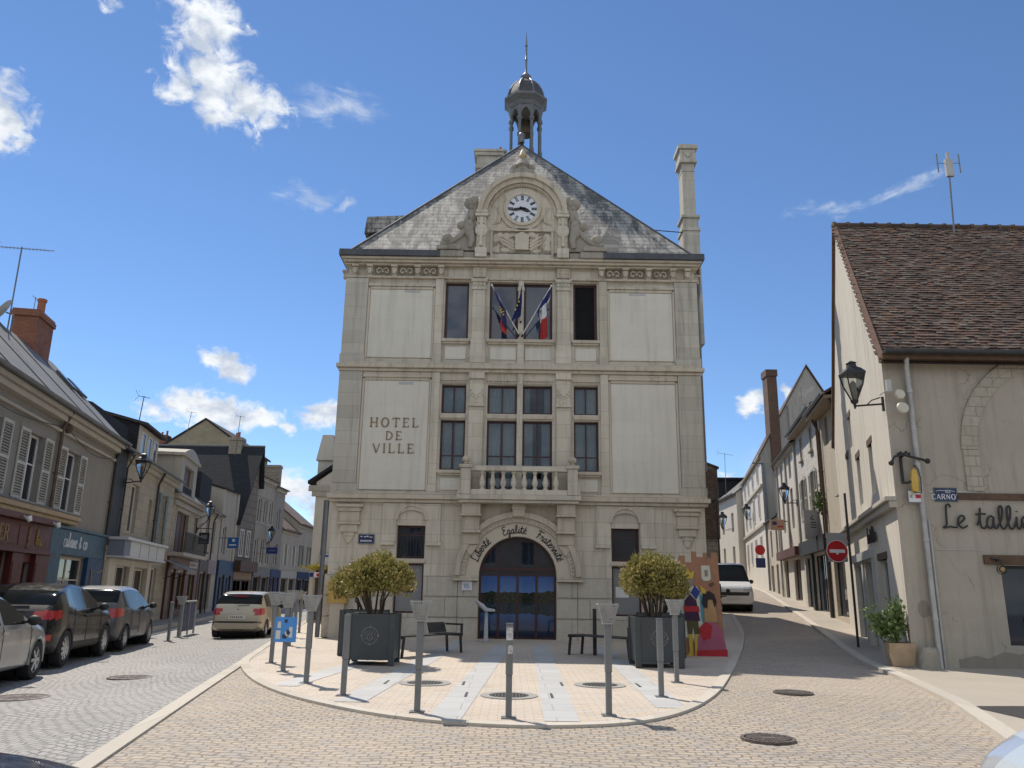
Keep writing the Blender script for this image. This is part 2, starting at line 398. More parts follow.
def glass_dark(name='window_glass', tint=(.010,.014,.022), rough=.03):
    if name in MATS: return MATS[name]
    t = NT(name); o = t.tc.outputs['Object']
    nr = t.bump(t.noise(o, 1.4, 2), .05, .02)
    MATS[name] = t.fin(t.mix(t.ramp(t.noise(o, .9, 3), .3, .7), tint, mul(tint, 2.2)), rough, nr, **{'IOR': 1.5, 'Specular IOR Level': .5}); return MATS[name]
def car_glass(name='car_glass'):
    t = NT(name); MATS[name] = t.fin((.012,.014,.015), .06, None, **{'IOR': 1.35, 'Specular IOR Level': .18}); return MATS[name]
def glass_clear(name='clear_glass', tint=(.68,.73,.76)):
    if name in MATS: return MATS[name]
    t = NT(name); tr = t.n('ShaderNodeBsdfTransparent'); tr.inputs[0].default_value = (*tint, 1)
    gl = t.n('ShaderNodeBsdfGlossy'); gl.inputs['Roughness'].default_value = .02; gl.inputs['Color'].default_value = (.9,.95,1,1)
    fr = t.n('ShaderNodeFresnel'); fr.inputs[0].default_value = 1.5
    nr = t.bump(t.noise(t.tc.outputs['Object'], 1.2, 2), .04, .02); t.L.new(nr, gl.inputs['Normal'])
    mx = t.n('ShaderNodeMixShader'); t.L.new(fr.outputs[0], mx.inputs[0]); t.L.new(tr.outputs[0], mx.inputs[1]); t.L.new(gl.outputs[0], mx.inputs[2])
    t.L.new(mx.outputs[0], t.out.inputs[0]); MATS[name] = t.mat; return t.mat
def foliage(name, cols, rough=.6, trans=.25):
    if name in MATS: return MATS[name]
    t = NT(name); g = t.n('ShaderNodeNewGeometry')
    rd = g.outputs['Random Per Island']
    c = t.mix(t.ramp(rd, 0, .6), cols[0], cols[1]); c = t.mix(t.ramp(rd, .6, 1), c, cols[2])
    cl = t.ramp(t.noise(t.tc.outputs['Object'], 2.5, 4), .4, .62); c = t.mix(t.m('MULTIPLY', cl, .6), c, cols[3])
    t.fin(c, rough); d = t.n('ShaderNodeBsdfTranslucent'); t.L.new(c, d.inputs[0])
    mx = t.n('ShaderNodeMixShader'); mx.inputs[0].default_value = trans
    t.L.new(t.b.outputs[0], mx.inputs[1]); t.L.new(d.outputs[0], mx.inputs[2]); t.L.new(mx.outputs[0], t.out.inputs[0])
    MATS[name] = t.mat; return t.mat
def paint(name, col, rough=.25, metal=0.0, coat=.8):
    if name in MATS: return MATS[name]
    t = NT(name); o = t.tc.outputs['Object']
    dirt = t.ramp(t.noise(o, 4, 6, .7), .45, .8)
    c = t.mix(t.m('MULTIPLY', dirt, .18), col, mul((.3,.27,.23), .8))
    MATS[name] = t.fin(c, t.ramp(dirt, 0, 1, rough, rough+.2), None, **{'Metallic': metal, 'Coat Weight': coat*.7, 'Coat Roughness': .04, 'Specular IOR Level': .35}); return MATS[name]
def emit(name, col, s):
    if name in MATS: return MATS[name]
    t = NT(name); t.fin(col, .5); t.b.inputs['Emission Color'].default_value = (*col, 1); t.b.inputs['Emission Strength'].default_value = s
    MATS[name] = t.mat; return t.mat

ZINC = plain('zinc', (.16,.17,.18), .45, .18, 3, Metallic=.4)
LEAD = plain('lead_flashing', (.075,.08,.09), .75, .2, 3)
IRON = plain('black_iron', (.018,.018,.02), .5, .2, 8)
MAROON = plain('maroon_paint', (.045,.010,.012), .4, .15, 4)
WHITEP = plain('white_paint', (.72,.71,.68), .5, .06, 3)
CREAMP = plain('cream_paint', (.55,.5,.42), .6, .08, 3)
GREYSH = plain('grey_shutter_paint', (.47,.46,.42), .65, .14, 4)
GREENSH = plain('grey_green_shutter_paint', (.13,.16,.15), .6, .15, 4)
BROWNW = plain('brown_wood', (.085,.04,.025), .6, .25, 5, .2)
BEAMW = plain('old_oak_beam', (.10,.06,.035), .75, .3, 6, .4)
GLASS = glass_dark(); GCLEAR = glass_clear()
ROOMD = plain('dark_room', (.02,.02,.022), .9, .1, 2)
CURT = plain('curtain_cloth', (.80,.80,.77), .9, .1, 6)
PIPE = plain('zinc_pipe', (.42,.42,.41), .45, .2, 4, Metallic=.3)
TERRA = plain('terracotta', (.32,.13,.07), .85, .25, 5, .3)
BRICKM = None

# ------------------------------------------------------------------ lettering: one continuous pen line per letter
GL = {
 'L': ([[(.42,.86),(.36,.98),(.26,.95),(.22,.75),(.2,.4),(.17,.12),(.05,.02),(.12,.0),(.3,.05),(.5,.02),(.62,.04)]], .62),
 'E': ([[(.5,.9),(.36,1.0),(.18,.92),(.14,.72),(.32,.56),(.4,.55),(.2,.5),(.08,.3),(.12,.08),(.3,0),(.52,.1)]], .58),
 'F': ([[(.1,.9),(.3,.96),(.5,.92),(.72,.98)],[(.38,.94),(.32,.5),(.24,.1),(.1,.0)],[(.16,.5),(.36,.54),(.56,.5)]], .6),
 'e': ([[(0,.14),(.16,.24),(.32,.38),(.28,.5),(.16,.5),(.06,.34),(.08,.1),(.22,.0),(.42,.1)]], .40),
 't': ([[(.0,.12),(.12,.4),(.2,.85)],[(.2,.85),(.14,.3),(.18,.04),(.3,.0),(.4,.12)],[(.0,.58),(.2,.6),(.4,.6)]], .38),
 'a': ([[(.34,.44),(.22,.52),(.08,.38),(.04,.14),(.14,.0),(.26,.1),(.34,.44)],[(.34,.48),(.32,.16),(.38,.0),(.5,.1)]], .48),
 'l': ([[(0,.1),(.18,.4),(.26,.8),(.2,.95),(.11,.8),(.1,.3),(.16,.02),(.26,.0),(.36,.12)]], .34),
 'i': ([[(0,.1),(.1,.3),(.14,.5)],[(.14,.5),(.11,.14),(.18,.0),(.3,.1)],[(.17,.70),(.18,.73)]], .28),
 'r': ([[(0,.1),(.1,.34),(.13,.54),(.2,.46),(.34,.46)],[(.34,.46),(.3,.14),(.36,.0),(.46,.1)]], .44),
 'b': ([[(0,.1),(.16,.4),(.24,.8),(.18,.95),(.1,.8),(.1,.2),(.16,.02),(.3,.06),(.34,.3),(.26,.4)],[(.26,.4),(.36,.36),(.46,.38)]], .44),
 'g': ([[(.34,.44),(.22,.52),(.08,.38),(.04,.14),(.14,.02),(.26,.1),(.34,.44)],[(.34,.48),(.31,.0),(.26,-.34),(.14,-.38),(.1,-.24),(.3,-.04),(.5,.1)]], .48),
 'n': ([[(0,.1),(.08,.36),(.1,.5)],[(.1,.5),(.09,.0)],[(.09,.2),(.2,.46),(.3,.46),(.3,.12),(.36,.0),(.48,.1)]], .46),
 ' ': ([], .42),
 'c': ([[(.36,.44),(.26,.53),(.1,.42),(.05,.18),(.16,.0),(.3,.03),(.42,.14)]], .42), 'o': ([[(.3,.46),(.16,.5),(.05,.3),(.08,.06),(.22,.0),(.36,.14),(.36,.36),(.26,.47),(.44,.44)]], .46), '&': ([[(.46,.1),(.2,.5),(.18,.72),(.3,.8),(.36,.66),(.1,.3),(.1,.08),(.26,.0),(.42,.28)]], .52)}
GL['é'] = (GL['e'][0]+[[(.2,.64),(.34,.78)]], .40)
def crom(pts, k=5):
    if len(pts) < 3: return pts
    P = [pts[0]]+list(pts)+[pts[-1]]; out = []
    for i in range(1, len(P)-2):
        p0, p1, p2, p3 = P[i-1], P[i], P[i+1], P[i+2]
        for j in range(k):
            t = j/k; out.append(tuple(.5*((2*b)+(-a+c)*t+(2*a-5*b+4*c-d)*t*t+(-a+3*b-3*c+d)*t**3) for a, b, c, d in zip(p0,p1,p2,p3)))
    out.append(pts[-1]); return out
def text_w(s): return sum(GL[c][1] for c in s)
def pen(mb, s, size, fn, r, x0=0):
    """fn maps (along, up) in metres to a 3-D point"""
    x = x0
    for ch in s:
        st, adv = GL[ch]
        for pl in st:
            pts = crom([(x+a*size, b*size) for a, b in pl])
            mb.tube([fn(a, b) for a, b in pts], r, 6)
        x += adv*size
    return x
SERIF = { # roman capitals: strokes (x0,z0,x1,z1,weight) in a unit cell
 'H': ([(.1,0,.1,1,2),(.7,0,.7,1,2),(.1,.5,.7,.5,1)], .8), 'O': ('O', .86), 'T': ([(.38,0,.38,1,2),(.02,.97,.74,.97,1),(.02,.8,.02,.97,1),(.74,.8,.74,.97,1)], .76),
 'E': ([(.1,0,.1,1,2),(.1,.97,.58,.97,1),(.1,.52,.48,.52,1),(.1,.03,.62,.03,1),(.58,.82,.58,.97,1),(.62,.03,.62,.2,1)], .66),
 'L': ([(.1,0,.1,1,2),(.1,.03,.6,.03,1),(.6,.03,.6,.22,1)], .64), 'D': ('D', .8), 'V': ([(.04,1,.4,0,2),(.4,0,.74,1,1)], .78),
 'I': ([(.1,0,.1,1,2)], .22), 'R': ('R', .72), 'B': ('B', .7), 'S': ('S', .6), 'C': ('C', .8), 'A': ([(.04,0,.38,1,1),(.38,1,.74,0,2),(.16,.36,.62,.36,1)], .78),
 'N': ([(.1,0,.1,1,1),(.1,1,.7,0,2),(.7,0,.7,1,1)], .8), 'U': ('U', .78), '[': ([(.1,-.1,.1,1.1,1),(.1,1.08,.3,1.08,1),(.1,-.08,.3,-.08,1)], .4), 'P': ('P', .66), ' ': ([], .5), '-': ([(.08,.45,.4,.45,1)], .5)}
def roman(mb, s, size, x0, z0, y0, y1, gap=.25, w=.1, serif=True):
    x = x0
    def bar(a, b, c, d, t):
        A = Vector((x+a*size, 0, z0+b*size)); B = Vector((x+c*size, 0, z0+d*size)); d_ = (B-A).normalized(); nrm = Vector((-d_.z, 0, d_.x))*t/2
        mb.prism([((A+nrm).x,(A+nrm).z), ((A-nrm).x,(A-nrm).z), ((B-nrm).x,(B-nrm).z), ((B+nrm).x,(B+nrm).z)], y0, y1)
    W = w*size
    for ch in s:
        g, adv = SERIF[ch]
        if isinstance(g, str):
            if g in 'OC': 
                a0, a1 = (0, 2*math.pi) if g == 'O' else (R(40), R(320))
                for i in range(20):
                    p, q = a0+(a1-a0)*i/20, a0+(a1-a0)*(i+1)/20
                    bar(.42+.36*math.cos(p), .5+.49*math.sin(p), .42+.36*math.cos(q), .5+.49*math.sin(q), W*(.7+.5*abs(math.cos((p+q)/2))))
            if g in 'DRBP': bar(.1, 0, .1, 1, W)
            def bowl(cx, cz, rx, rz):
                for i in range(10):
                    p, q = -math.pi/2+math.pi*i/10, -math.pi/2+math.pi*(i+1)/10
                    bar(cx+rx*math.cos(p), cz+rz*math.sin(p), cx+rx*math.cos(q), cz+rz*math.sin(q), W*(.6+.5*abs(math.cos((p+q)/2))))
            if g == 'D': bowl(.2, .5, .52, .48); bar(.1,.02,.22,.02,W*.6); bar(.1,.98,.22,.98,W*.6)
            if g in 'RP': bowl(.3, .74, .3, .24); bar(.1,.98,.3,.98,W*.6); bar(.1,.5,.3,.5,W*.6)
            if g == 'R': bar(.34,.5,.7,0,W)
            if g == 'B': bowl(.28,.76,.26,.22); bowl(.28,.27,.34,.25); bar(.1,.98,.28,.98,W*.6); bar(.1,.53,.28,.53,W*.6); bar(.1,.02,.28,.02,W*.6)
            if g == 'U': bar(.1,.3,.1,1,W); bar(.68,.3,.68,1,W*.7); [bar(.39+.29*math.cos(p), .3+.28*math.sin(p), .39+.29*math.cos(p+.32), .3+.28*math.sin(p+.32), W*.8) for p in [math.pi+.314*i for i in range(10)]]
            if g == 'S':
                pts = crom([(.5,.85),(.3,.98),(.1,.8),(.2,.58),(.42,.42),(.5,.2),(.3,.02),(.06,.16)], 4)
                for a, b in zip(pts, pts[1:]): bar(a[0], a[1], b[0], b[1], W*.85)
        else:
            for a, b, c, d, t in g:
                bar(a, b, c, d, W if t == 2 else W*.55)
                if serif and abs(a-c) < .01 and abs(b-d) > .6:
                    for zz in (.02, .98):
                        bar(a-.13, zz, a+.13, zz, W*.45)
        x += (adv+gap)*size
    return x
def roman_w(s, size, gap=.25): return sum((SERIF[c][1]+gap) for c in s)*size-gap*size
# ------------------------------------------------------------------ shared building pieces
def wall_grid(mb, x0, x1, z0, z1, holes, y=0.0, reveal=.22):
    xs = sorted({x0, x1, *[h[0] for h in holes], *[h[1] for h in holes]}); zs = sorted({z0, z1, *[h[2] for h in holes], *[h[3] for h in holes]})
    xs = [x for x in xs if x0-1e-6 <= x <= x1+1e-6]; zs = [z for z in zs if z0-1e-6 <= z <= z1+1e-6]
    for a, b in zip(xs, xs[1:]):
        for c, d in zip(zs, zs[1:]):
            mx, mz = (a+b)/2, (c+d)/2
            if any(h[0] < mx < h[1] and h[2] < mz < h[3] for h in holes): continue
            mb.poly([(a,y,c),(b,y,c),(b,y,d),(a,y,d)])
    for h in holes:
        a, b, c, d = h[:4]; e = y+reveal
        mb.poly([(a,y,c),(a,y,d),(a,e,d),(a,e,c)]); mb.poly([(b,y,c),(b,e,c),(b,e,d),(b,y,d)])
        mb.poly([(a,y,c),(a,e,c),(b,e,c),(b,y,c)]); mb.poly([(a,y,d),(b,y,d),(b,e,d),(a,e,d)])
def window(root, a, b, c, d, y=.16, fm=None, gm=None, v=1, hbars=(), fw=.055, curtain=None, room=True, name='window'):
    """sash frame as part, pane (and curtain) as sub-parts; y is the plane of the frame's face"""
    mb = MB(); t = .06
    mb.box(a, a+fw, y, y+t, c, d); mb.box(b-fw, b, y, y+t, c, d)
    mb.box(a+fw, b-fw, y+.002, y+t, c, c+fw*1.2); mb.box(a+fw, b-fw, y+.002, y+t, d-fw, d)
    for i in range(1, v+1):
        x = a+(b-a)*i/(v+1); mb.box(x-fw*.42, x+fw*.42, y+.006, y+t-.006, c+fw, d-fw)
    for hz in hbars: mb.box(a+fw, b-fw, y+.012, y+t-.012, hz-fw*.3, hz+fw*.3)
    f = mb.build(name, fm or MAROON, root)
    g = MB(); g.box(a+fw*.8, b-fw*.8, y+.03, y+.036, c+fw*.8, d-fw*.8); g.build('pane', gm or GLASS, f)
    if curtain:
        cu = MB(); n = 26; mid = (a+b)/2; gap = (b-a)*curtain
        for (p, q) in ((a+.03, mid-gap/2), (mid+gap/2, b-.03)):
            pts = [(p+(q-p)*i/n, y+.16+.025*math.sin(i*1.9)) for i in range(n+1)]
            for u, w in zip(pts, pts[1:]): cu.poly([(u[0],u[1],c+.02),(w[0],w[1],c+.02),(w[0],w[1],d-.02),(u[0],u[1],d-.02)])
        cu.build('curtain', CURT, f)
    return f
def louvre(root, x0, x1, z0, z1, y=-.05, mat=None, name='shutter'):
    """leaf folded back on the wall; frame, mid rail and tilted slats"""
    mb = MB(); w = .05
    mb.box(x0, x0+w, y, y+.035, z0, z1); mb.box(x1-w, x1, y, y+.035, z0, z1); zm = (z0+z1)/2
    for z in (z0, zm-.04, z1-.08): mb.box(x0+w, x1-w, y+.002, y+.033, z, z+.08)
    for lo, hi in ((z0+.08, zm-.04), (zm+.04, z1-.08)):
        n = int((hi-lo)/.065)
        for i in range(n):
            z = lo+(hi-lo)*(i+.5)/n
            mb.bar((x0+w, y+.018, z), (x1-w, y+.018, z), .006, .06, up=(0,.75,.66))
    return mb.build(name, mat or GREYSH, root)
def plank_shutter(root, x0, x1, z0, z1, y=-.05, mat=None):
    mb = MB(); n = 4
    for i in range(n): mb.box(x0+(x1-x0)*i/n+.003, x0+(x1-x0)*(i+1)/n-.003, y, y+.03, z0, z1)
    for z in (z0+.2, z1-.3): mb.box(x0, x1, y-.02, y+.002, z, z+.08)
    return mb.build('shutter', mat or GREENSH, root)
def gutter(root, x0, x1, y, z, r=.07, mat=None):
    mb = MB(); n = 7
    pr = [(y-r*math.cos(math.pi*i/n), z-r*math.sin(math.pi*i/n)) for i in range(n+1)]
    pr += [(y+r*.85, z), (y, z-r*.8), (y-r*.85, z)]
    mb.prism(pr, x0, x1, 'yz')
    return mb.build('gutter', mat or ZINC, root, smooth=True)
def downpipe(root, x, z0, z1, y=-.09, r=.045, mat=None, lean=0, shoe=True):
    mb = MB()
    mb.tube([(x-lean, y-.2, z1+.1), (x-lean*.8, y-.12, z1-.1), (x, y, z1-.4), (x, y, z0+.15), (x, y-.02, z0)], r, 10)
    z = z0+1.0
    while z < z1-.6:
        mb.lathe([(r*1.25,-.03),(r*1.25,.03)], (x, y, z), 10); mb.box(x-.012, x+.012, y, y+.1, z-.012, z+.012); z += 1.6
    return mb.build('downpipe', mat or PIPE, root, smooth=True)
def frame_from(A, B):
    d = Vector((B[0]-A[0], B[1]-A[1])); return d.length, math.atan2(d.y, d.x)

# ------------------------------------------------------------------ town hall
def hall_slate():
    """old slates: pale lichen run down in narrow streaks, dark bare patches, every course showing as a thin line"""
    t = NT('hall_slate'); o = t.tc.outputs['Object']; uv = t.boxuv()
    c, fac = t.brick(uv, .22, .20, .012, (.17,.165,.155), (.105,.105,.105), (.05,.05,.05), smooth=.2)
    st = t.ramp(t.noise(o, 1.1, 9, .74, .5, (3.0, 1.0, .40)), .44, .56)
    c = t.mix(t.m('MULTIPLY', st, .9), c, (.46,.44,.39))
    dk = t.ramp(t.noise(o, .85, 8, .72, .8, (1.6, 1.0, .55)), .49, .57)
    c = t.mix(t.m('MULTIPLY', dk, .9), c, (.07,.069,.066))
    sp = t.n('ShaderNodeSeparateXYZ'); t.L.new(uv, sp.inputs[0]); cb = t.n('ShaderNodeCombineXYZ')
    row = t.m('FLOOR', t.m('DIVIDE', sp.outputs[1], .20)); t.L.new(row, cb.inputs[1]); t.L.new(t.m('FLOOR', t.m('MULTIPLY', sp.outputs[0], 1.6)), cb.inputs[0])
    wn = t.n('ShaderNodeTexWhiteNoise', noise_dimensions='2D'); t.L.new(cb.outputs[0], wn.inputs['Vector'])
    c = t.mix(t.ramp(wn.outputs[0], .45, 1, 0, .45), c, (.33,.315,.28))
    line = t.m('LESS_THAN', t.m('FRACT', t.m('DIVIDE', sp.outputs[1], .20)), .22)
    c = t.mix(t.m('MULTIPLY', line, t.ramp(t.noise(o, 3, 5, .7), .35, .65, .15, .75)), c, (.06,.06,.058))
    c = t.mix(t.ramp(t.noise(o, 30, 4, .7), .3, .8, 0, .35), c, (.09,.088,.08))
    saw = t.m('SUBTRACT', 1.0, t.m('FRACT', t.m('DIVIDE', sp.outputs[1], .20)))
    return t.fin(c, .75, t.bump(t.m('SUBTRACT', saw, fac), .5, .02))
def build_hall():
    HX, HY = .25, 24.0; HZ = gz(HX, HY)
    root = thing('town_hall', 'tall pale limestone town hall with clock gable, balcony and slate hip roof, facing the square', 'town hall', (HX, HY, HZ-.02))
    S = wall('hall_ashlar', (.645,.59,.485), (.95,.42), stain=.38, streak=.62, var=.18, mort=.5, mortar=.007, blockvar=.07)
    SP = wall('hall_panel_stone', (.69,.655,.565), (1.0,.40), stain=.20, streak=.28, var=.07, mort=.87, mortar=.004, blockvar=.03, bump=.12)
    SQ = wall('hall_weathered_stone', (.55,.515,.44), (3.0,.40), stain=.42, streak=.65, var=.2, mort=.6, mortar=.007, blockvar=.12)
    ST = wall('hall_trim_stone', (.61,.545,.44), None, stain=.38, streak=.7, var=.22, bump=.35)
    SD = wall('hall_rough_stone', (.575,.535,.455), (1.05,.58), stain=.35, streak=.25, var=.30, bump=.8, mort=.55, mortar=.014, grain=.4, pits=.12)
    SL = hall_slate()
    DKBACK = plain('dark_relief_backing_stone', (.27,.235,.185), .95, .3, 9, .4); SDK = wall('hall_soot_stained_stone', (.40,.37,.315), None, stain=.6, streak=.8, var=.35, bump=.6)  # relief backing plate darker than the carving, for contrast
    W = 5.55; DEP = 14.0; EZ = 11.6
    def mir(h): return [h, (-h[1], -h[0], h[2], h[3])]
    holes = [(-1.13, 1.13, 0, 2.9)]
    for h in [(2.75,3.58,2.24,3.2), (2.75,3.60,.70,2.1), (1.66,2.42,4.86,6.42), (1.66,2.42,6.62,7.54), (.09,1.0,4.2,6.42), (.09,1.0,6.62,7.54), (1.66,2.42,9.0,10.94), (.09,1.0,9.0,10.94)]: holes += mir(h)
    mb = MB(); wall_grid(mb, -W, W, 0, EZ, holes, 0, .3)
    zs, rr = 1.78, 1.13
    for s in (-1, 1):                       # spandrels of the arched doorway and its soffit
        n = 14
        for i in range(n):
            a, b = math.pi/2*i/n, math.pi/2*(i+1)/n
            p = (s*rr*math.cos(a), zs+rr*math.sin(a)); q = (s*rr*math.cos(b), zs+rr*math.sin(b))
            mb.poly([(p[0],0,p[1]),(q[0],0,q[1]),(q[0],.3,q[1]),(p[0],.3,p[1])])
            mb.poly([(p[0],0,p[1]),(q[0],0,q[1]),(q[0],0,2.9),(p[0],0,2.9)] if i else [(p[0],0,p[1]),(q[0],0,q[1]),(q[0],0,2.9),(p[0],0,2.9)])
    mb.poly([(-W,0,0),(-W,DEP,0),(-W,DEP,EZ),(-W,0,EZ)]); mb.poly([(W,0,0),(W,DEP,0),(W,DEP,EZ),(W,0,EZ)])
    mb.poly([(-W,DEP,0),(W,DEP,0),(W,DEP,EZ),(-W,DEP,EZ)]); mb.poly([(-W,0,EZ),(W,0,EZ),(W,DEP,EZ),(-W,DEP,EZ)])
    for z in (4.02, 8.3): mb.poly([(-W,.32,z),(W,.32,z),(W,DEP,z),(-W,DEP,z)])
    mb.build('wall', S, root)
    def box(name, mat, lst, bevel=.012):
        m = MB()
        for b in lst: m.box(*b)
        return m.build(name, mat, root, bevel=bevel)
    # rough base courses, course by course beside the openings
    for s in (-1, 1):
        m = MB()
        for z0, z1 in ((0,.60), (.605,1.18), (1.185,1.76)):
            for a, b in ((1.74,2.74), (3.61,5.62)): m.box(*sorted((s*a, s*b)), -.05, .04, z0, z1)
        for z0, z1 in ((0,.60), (.605,1.18), (1.185,1.62)): m.box(*sorted((s*1.14, s*1.735)), -.075, .04, z0, z1)
        m.box(*sorted((s*2.742, s*3.608)), -.05, .04, 0, .69)
        m.box(*sorted((s*5.5, s*5.62)), -.04, 1.5, 0, 1.755)
        m.build('base_courses', SD, root, bevel=.02)
    # flat smooth panels of upper floors (both outer bays)
    for s in (-1, 1):
        for z0, z1 in ((4.24,7.62), (8.36,10.62)): MB().box(*sorted((s*2.80, s*4.80)), -.045, .05, z0, z1).build('panel', SP, root, bevel=.015)
    for s in (-1, 1):
        m = MB()
        for z0, z1 in ((4.20,7.66), (8.32,10.66)):
            m.box(*sorted((s*2.735, s*2.797)), -.075, .05, z0, z1); m.box(*sorted((s*4.803, s*4.87)), -.075, .05, z0, z1)
            m.box(*sorted((s*2.80, s*4.80)), -.07, .05, z1-.038, z1+.05)
        m.box(*sorted((s*2.735, s*4.86)), -.09, .05, 4.162, 4.198); m.box(*sorted((s*2.735, s*4.86)), -.062, .05, 8.22, 8.318)
        m.box(*sorted((s*2.735, s*4.86)), -.11, .05, 7.71, 7.80); m.box(*sorted((s*2.735, s*4.86)), -.07, .05, 7.805, 7.89)
        m.box(*sorted((s*2.735, s*4.86)), -.10, .05, 10.72, 10.80)
        m.build('panel_moulding', ST, root, bevel=.01)
    box('vent_slot', plain('pale_grey_metal', (.42,.42,.41), .6), [(-3.75,-3.3,-.055,0,7.50,7.57),(-3.72,-3.22,-.055,0,10.53,10.60),(3.45,3.95,-.055,0,10.53,10.60)], 0)
    # corner piers and inner strips
    for s in (-1, 1):
        for z0, z1 in ((4.16,7.89), (8.2,10.98)):
            m = MB(); a, b = sorted((s*4.88, s*5.60))
            m.box(a, b, -.10, .05, z0+.26, z1); m.box(a-.03, b+.03, -.13, .05, z0, z0+.255)
            if s > 0: m.box(5.5, 5.602, -.04, .7, z0+.262, z1-.002)
            else: m.box(-5.602, -5.5, -.04, .7, z0+.262, z1-.002)
            m.build('corner_pier', SQ, root, bevel=.015)
            m = MB(); a, b = sorted((s*2.48, s*2.73)); m.box(a, b, -.09, .05, z0+.26, z1); m.box(a-.02, b+.003, -.11, .05, z0, z0+.255)
            m.build('pilaster_strip', S, root, bevel=.012)
    # string courses
    for nm, z in (('string_course', 3.86), ('string_course', 7.90)):
        m = MB(); m.box(-5.70, 5.70, -.20, .6, z+.10, z+.235); m.box(-5.64, 5.64, -.12, .6, z, z+.098); m.box(-5.62, 5.62, -.16, .6, z+.237, z+.30)
        m.build(nm, ST, root, bevel=.02)
    # central pilasters with base, capital and carved plaque
    for s in (-1, 1):
        a, b = sorted((s*1.10, s*1.58)); cx = (a+b)/2
        m = MB(); m.box(a, b, -.17, .05, 8.2, 8.62); m.box(a+.015, b-.015, -.15, .05, 8.622, 8.98); m.box(a+.04, b-.04, -.13, .05, 8.982, 10.62)
        m.box(a+.01, b-.01, -.165, .05, 10.622, 10.72); m.box(a-.02, b+.02, -.19, .05, 10.88, 10.98); m.box(a+.02, b-.02, -.15, .05, 10.722, 10.878)
        for k in range(4): m.sphere((a+.07+k*.113, -.155, 10.80), .05, 8, 6, (1,.7,1.3))
        m.build('pilaster', S, root, bevel=.01)
        m = MB(); m.box(a+.03, b-.03, -.12, .05, 11.02, 11.39)
        for k in range(5):
            for q in range(3): m.sphere((a+.09+k*.075, -.12, 11.1+q*.11), .034, 6, 5, (1,.6,1))
        m.build('carved_plaque', ST, root, bevel=.006)
        m = MB(); m.box(a, b, -.18, .05, 7.692, 7.90); m.box(a+.03, b-.03, -.14, .05, 6.917, 7.405); m.box(a, b, -.17, .05, 6.822, 6.915); m.box(a+.02, b-.02, -.10, .05, 4.3, 6.82); m.box(a+.02, b-.02, -.10, .05, 7.41, 7.69)
        m.build('pilaster', S, root, bevel=.01)
        m = MB()
        for e in (-1, 1):
            for k in range(14):
                t = k/13; ang = t*4.4; r = .10*(1-.62*t)
                m.sphere((cx+e*(.10+r*math.cos(ang)*.9), -.145, 7.16+r*math.sin(ang)), .02, 6, 4)
            m.sphere((cx+e*.17, -.145, 7.32), .03, 6, 5); m.sphere((cx, -.145, 7.02+.12*e*.5), .03, 6, 5)
        m.build('scroll_ornament', ST, root, smooth=True)
    m = MB()
    for z0, z1 in ((4.0,7.9), (8.2,10.98)): m.box(-.085, .085, -.06, .05, z0, z1)
    m.box(-.11, .11, -.09, .05, 10.62, 10.75); m.box(-.10,.10,-.10,.05,8.21,9.0)
    m.build('mullion', S, root, bevel=.008)
    # windows: sills, lintels with dentils, frames
    def sill(a, b, z): 
        m = MB(); m.box(a-.06, b+.06, -.12, .1, z-.10, z-.002); m.box(a-.03, b+.03, -.08, .1, z-.16, z-.102); m.build('window_sill', ST, root, bevel=.01)
    def dent(a, b, z):
        m = MB(); n = 9
        for i in range(n):
            x = a+(b-a)*(i+.5)/n; m.box(x-.025, x+.025, -.04, .04, z+.07, z+.15)
        m.box(a-.03, b+.03, -.06, .04, z+.152, z+.19); m.build('dentil_course', ST, root)
    RG = GCLEAR; HG = glass_dark('hall_upper_glass', (.012,.022,.042), .02); HG.node_tree.nodes['Principled BSDF'].inputs['IOR'].default_value = 1.75
    for s in (-1, 1):
        for (x0, x1) in ((1.66,2.42), (.09,1.0)):
            a, b = sorted((s*x0, s*x1)); side = x0 > 1
            w3 = (side and s > 0)
            f = window(root, a, b, 9.0, 10.94, .17, MAROON, HG if not w3 else plain('open_window_dark', (.004,.004,.005), .95, .1, 2), v=0, fw=.075)
            sill(a, b, 9.0); None
            zb = 4.86 if side else 4.2
            window(root, a, b, zb, 6.42, .17, MAROON, RG, v=1, hbars=(5.33,), fw=.06, curtain=(.12 if (side and s < 0) else .05 if s > 0 and side else .3 if s > 0 else .1))
            window(root, a, b, 6.62, 7.54, .17, MAROON, RG, v=1, fw=.06, curtain=.03 if s*x0 < 0 or side else .5)
            if side: sill(a, b, 4.86)
            dent(a, b, 7.50)
            m = MB(); m.box(a-.02, b+.02, -.05, .1, 6.46, 6.58); m.build('transom', ST, root, bevel=.01)
            MB().box(a+.05, b-.05, -.03, .05, 8.34, 8.74).build('apron_panel', SP, root, bevel=.01)
            if side: MB().box(a+.05, b-.05, -.03, .05, 4.26, 4.62).build('apron_panel', SP, root, bevel=.01)
    # ground-floor bays: stone surround with blind arch, small window, grey metal panel
    GREYM = plain('grey_metal_door', (.20,.205,.205), .5, .08, 2)
    for s in (-1, 1):
        c = s*3.165
        m = MB()
        m.box(c-.86, c-.44, -.07, .05, 2.72, 3.84); m.box(c+.44, c+.86, -.07, .05, 2.72, 3.84); m.box(c-.439, c+.439, -.07, .05, 3.80, 3.84)
        n = 12
        for e in (-1, 1):
            for i in range(n):
                a, b = math.pi/2*i/n, math.pi/2*(i+1)/n
                p = [(c+e*.44*math.cos(a), 3.36+.28*math.sin(a)), (c+e*.44*math.cos(b), 3.36+.28*math.sin(b)), (c+e*.44*math.cos(b), 3.799), (c+e*.44*math.cos(a), 3.799)]
                m.prism(p, -.07, .05)
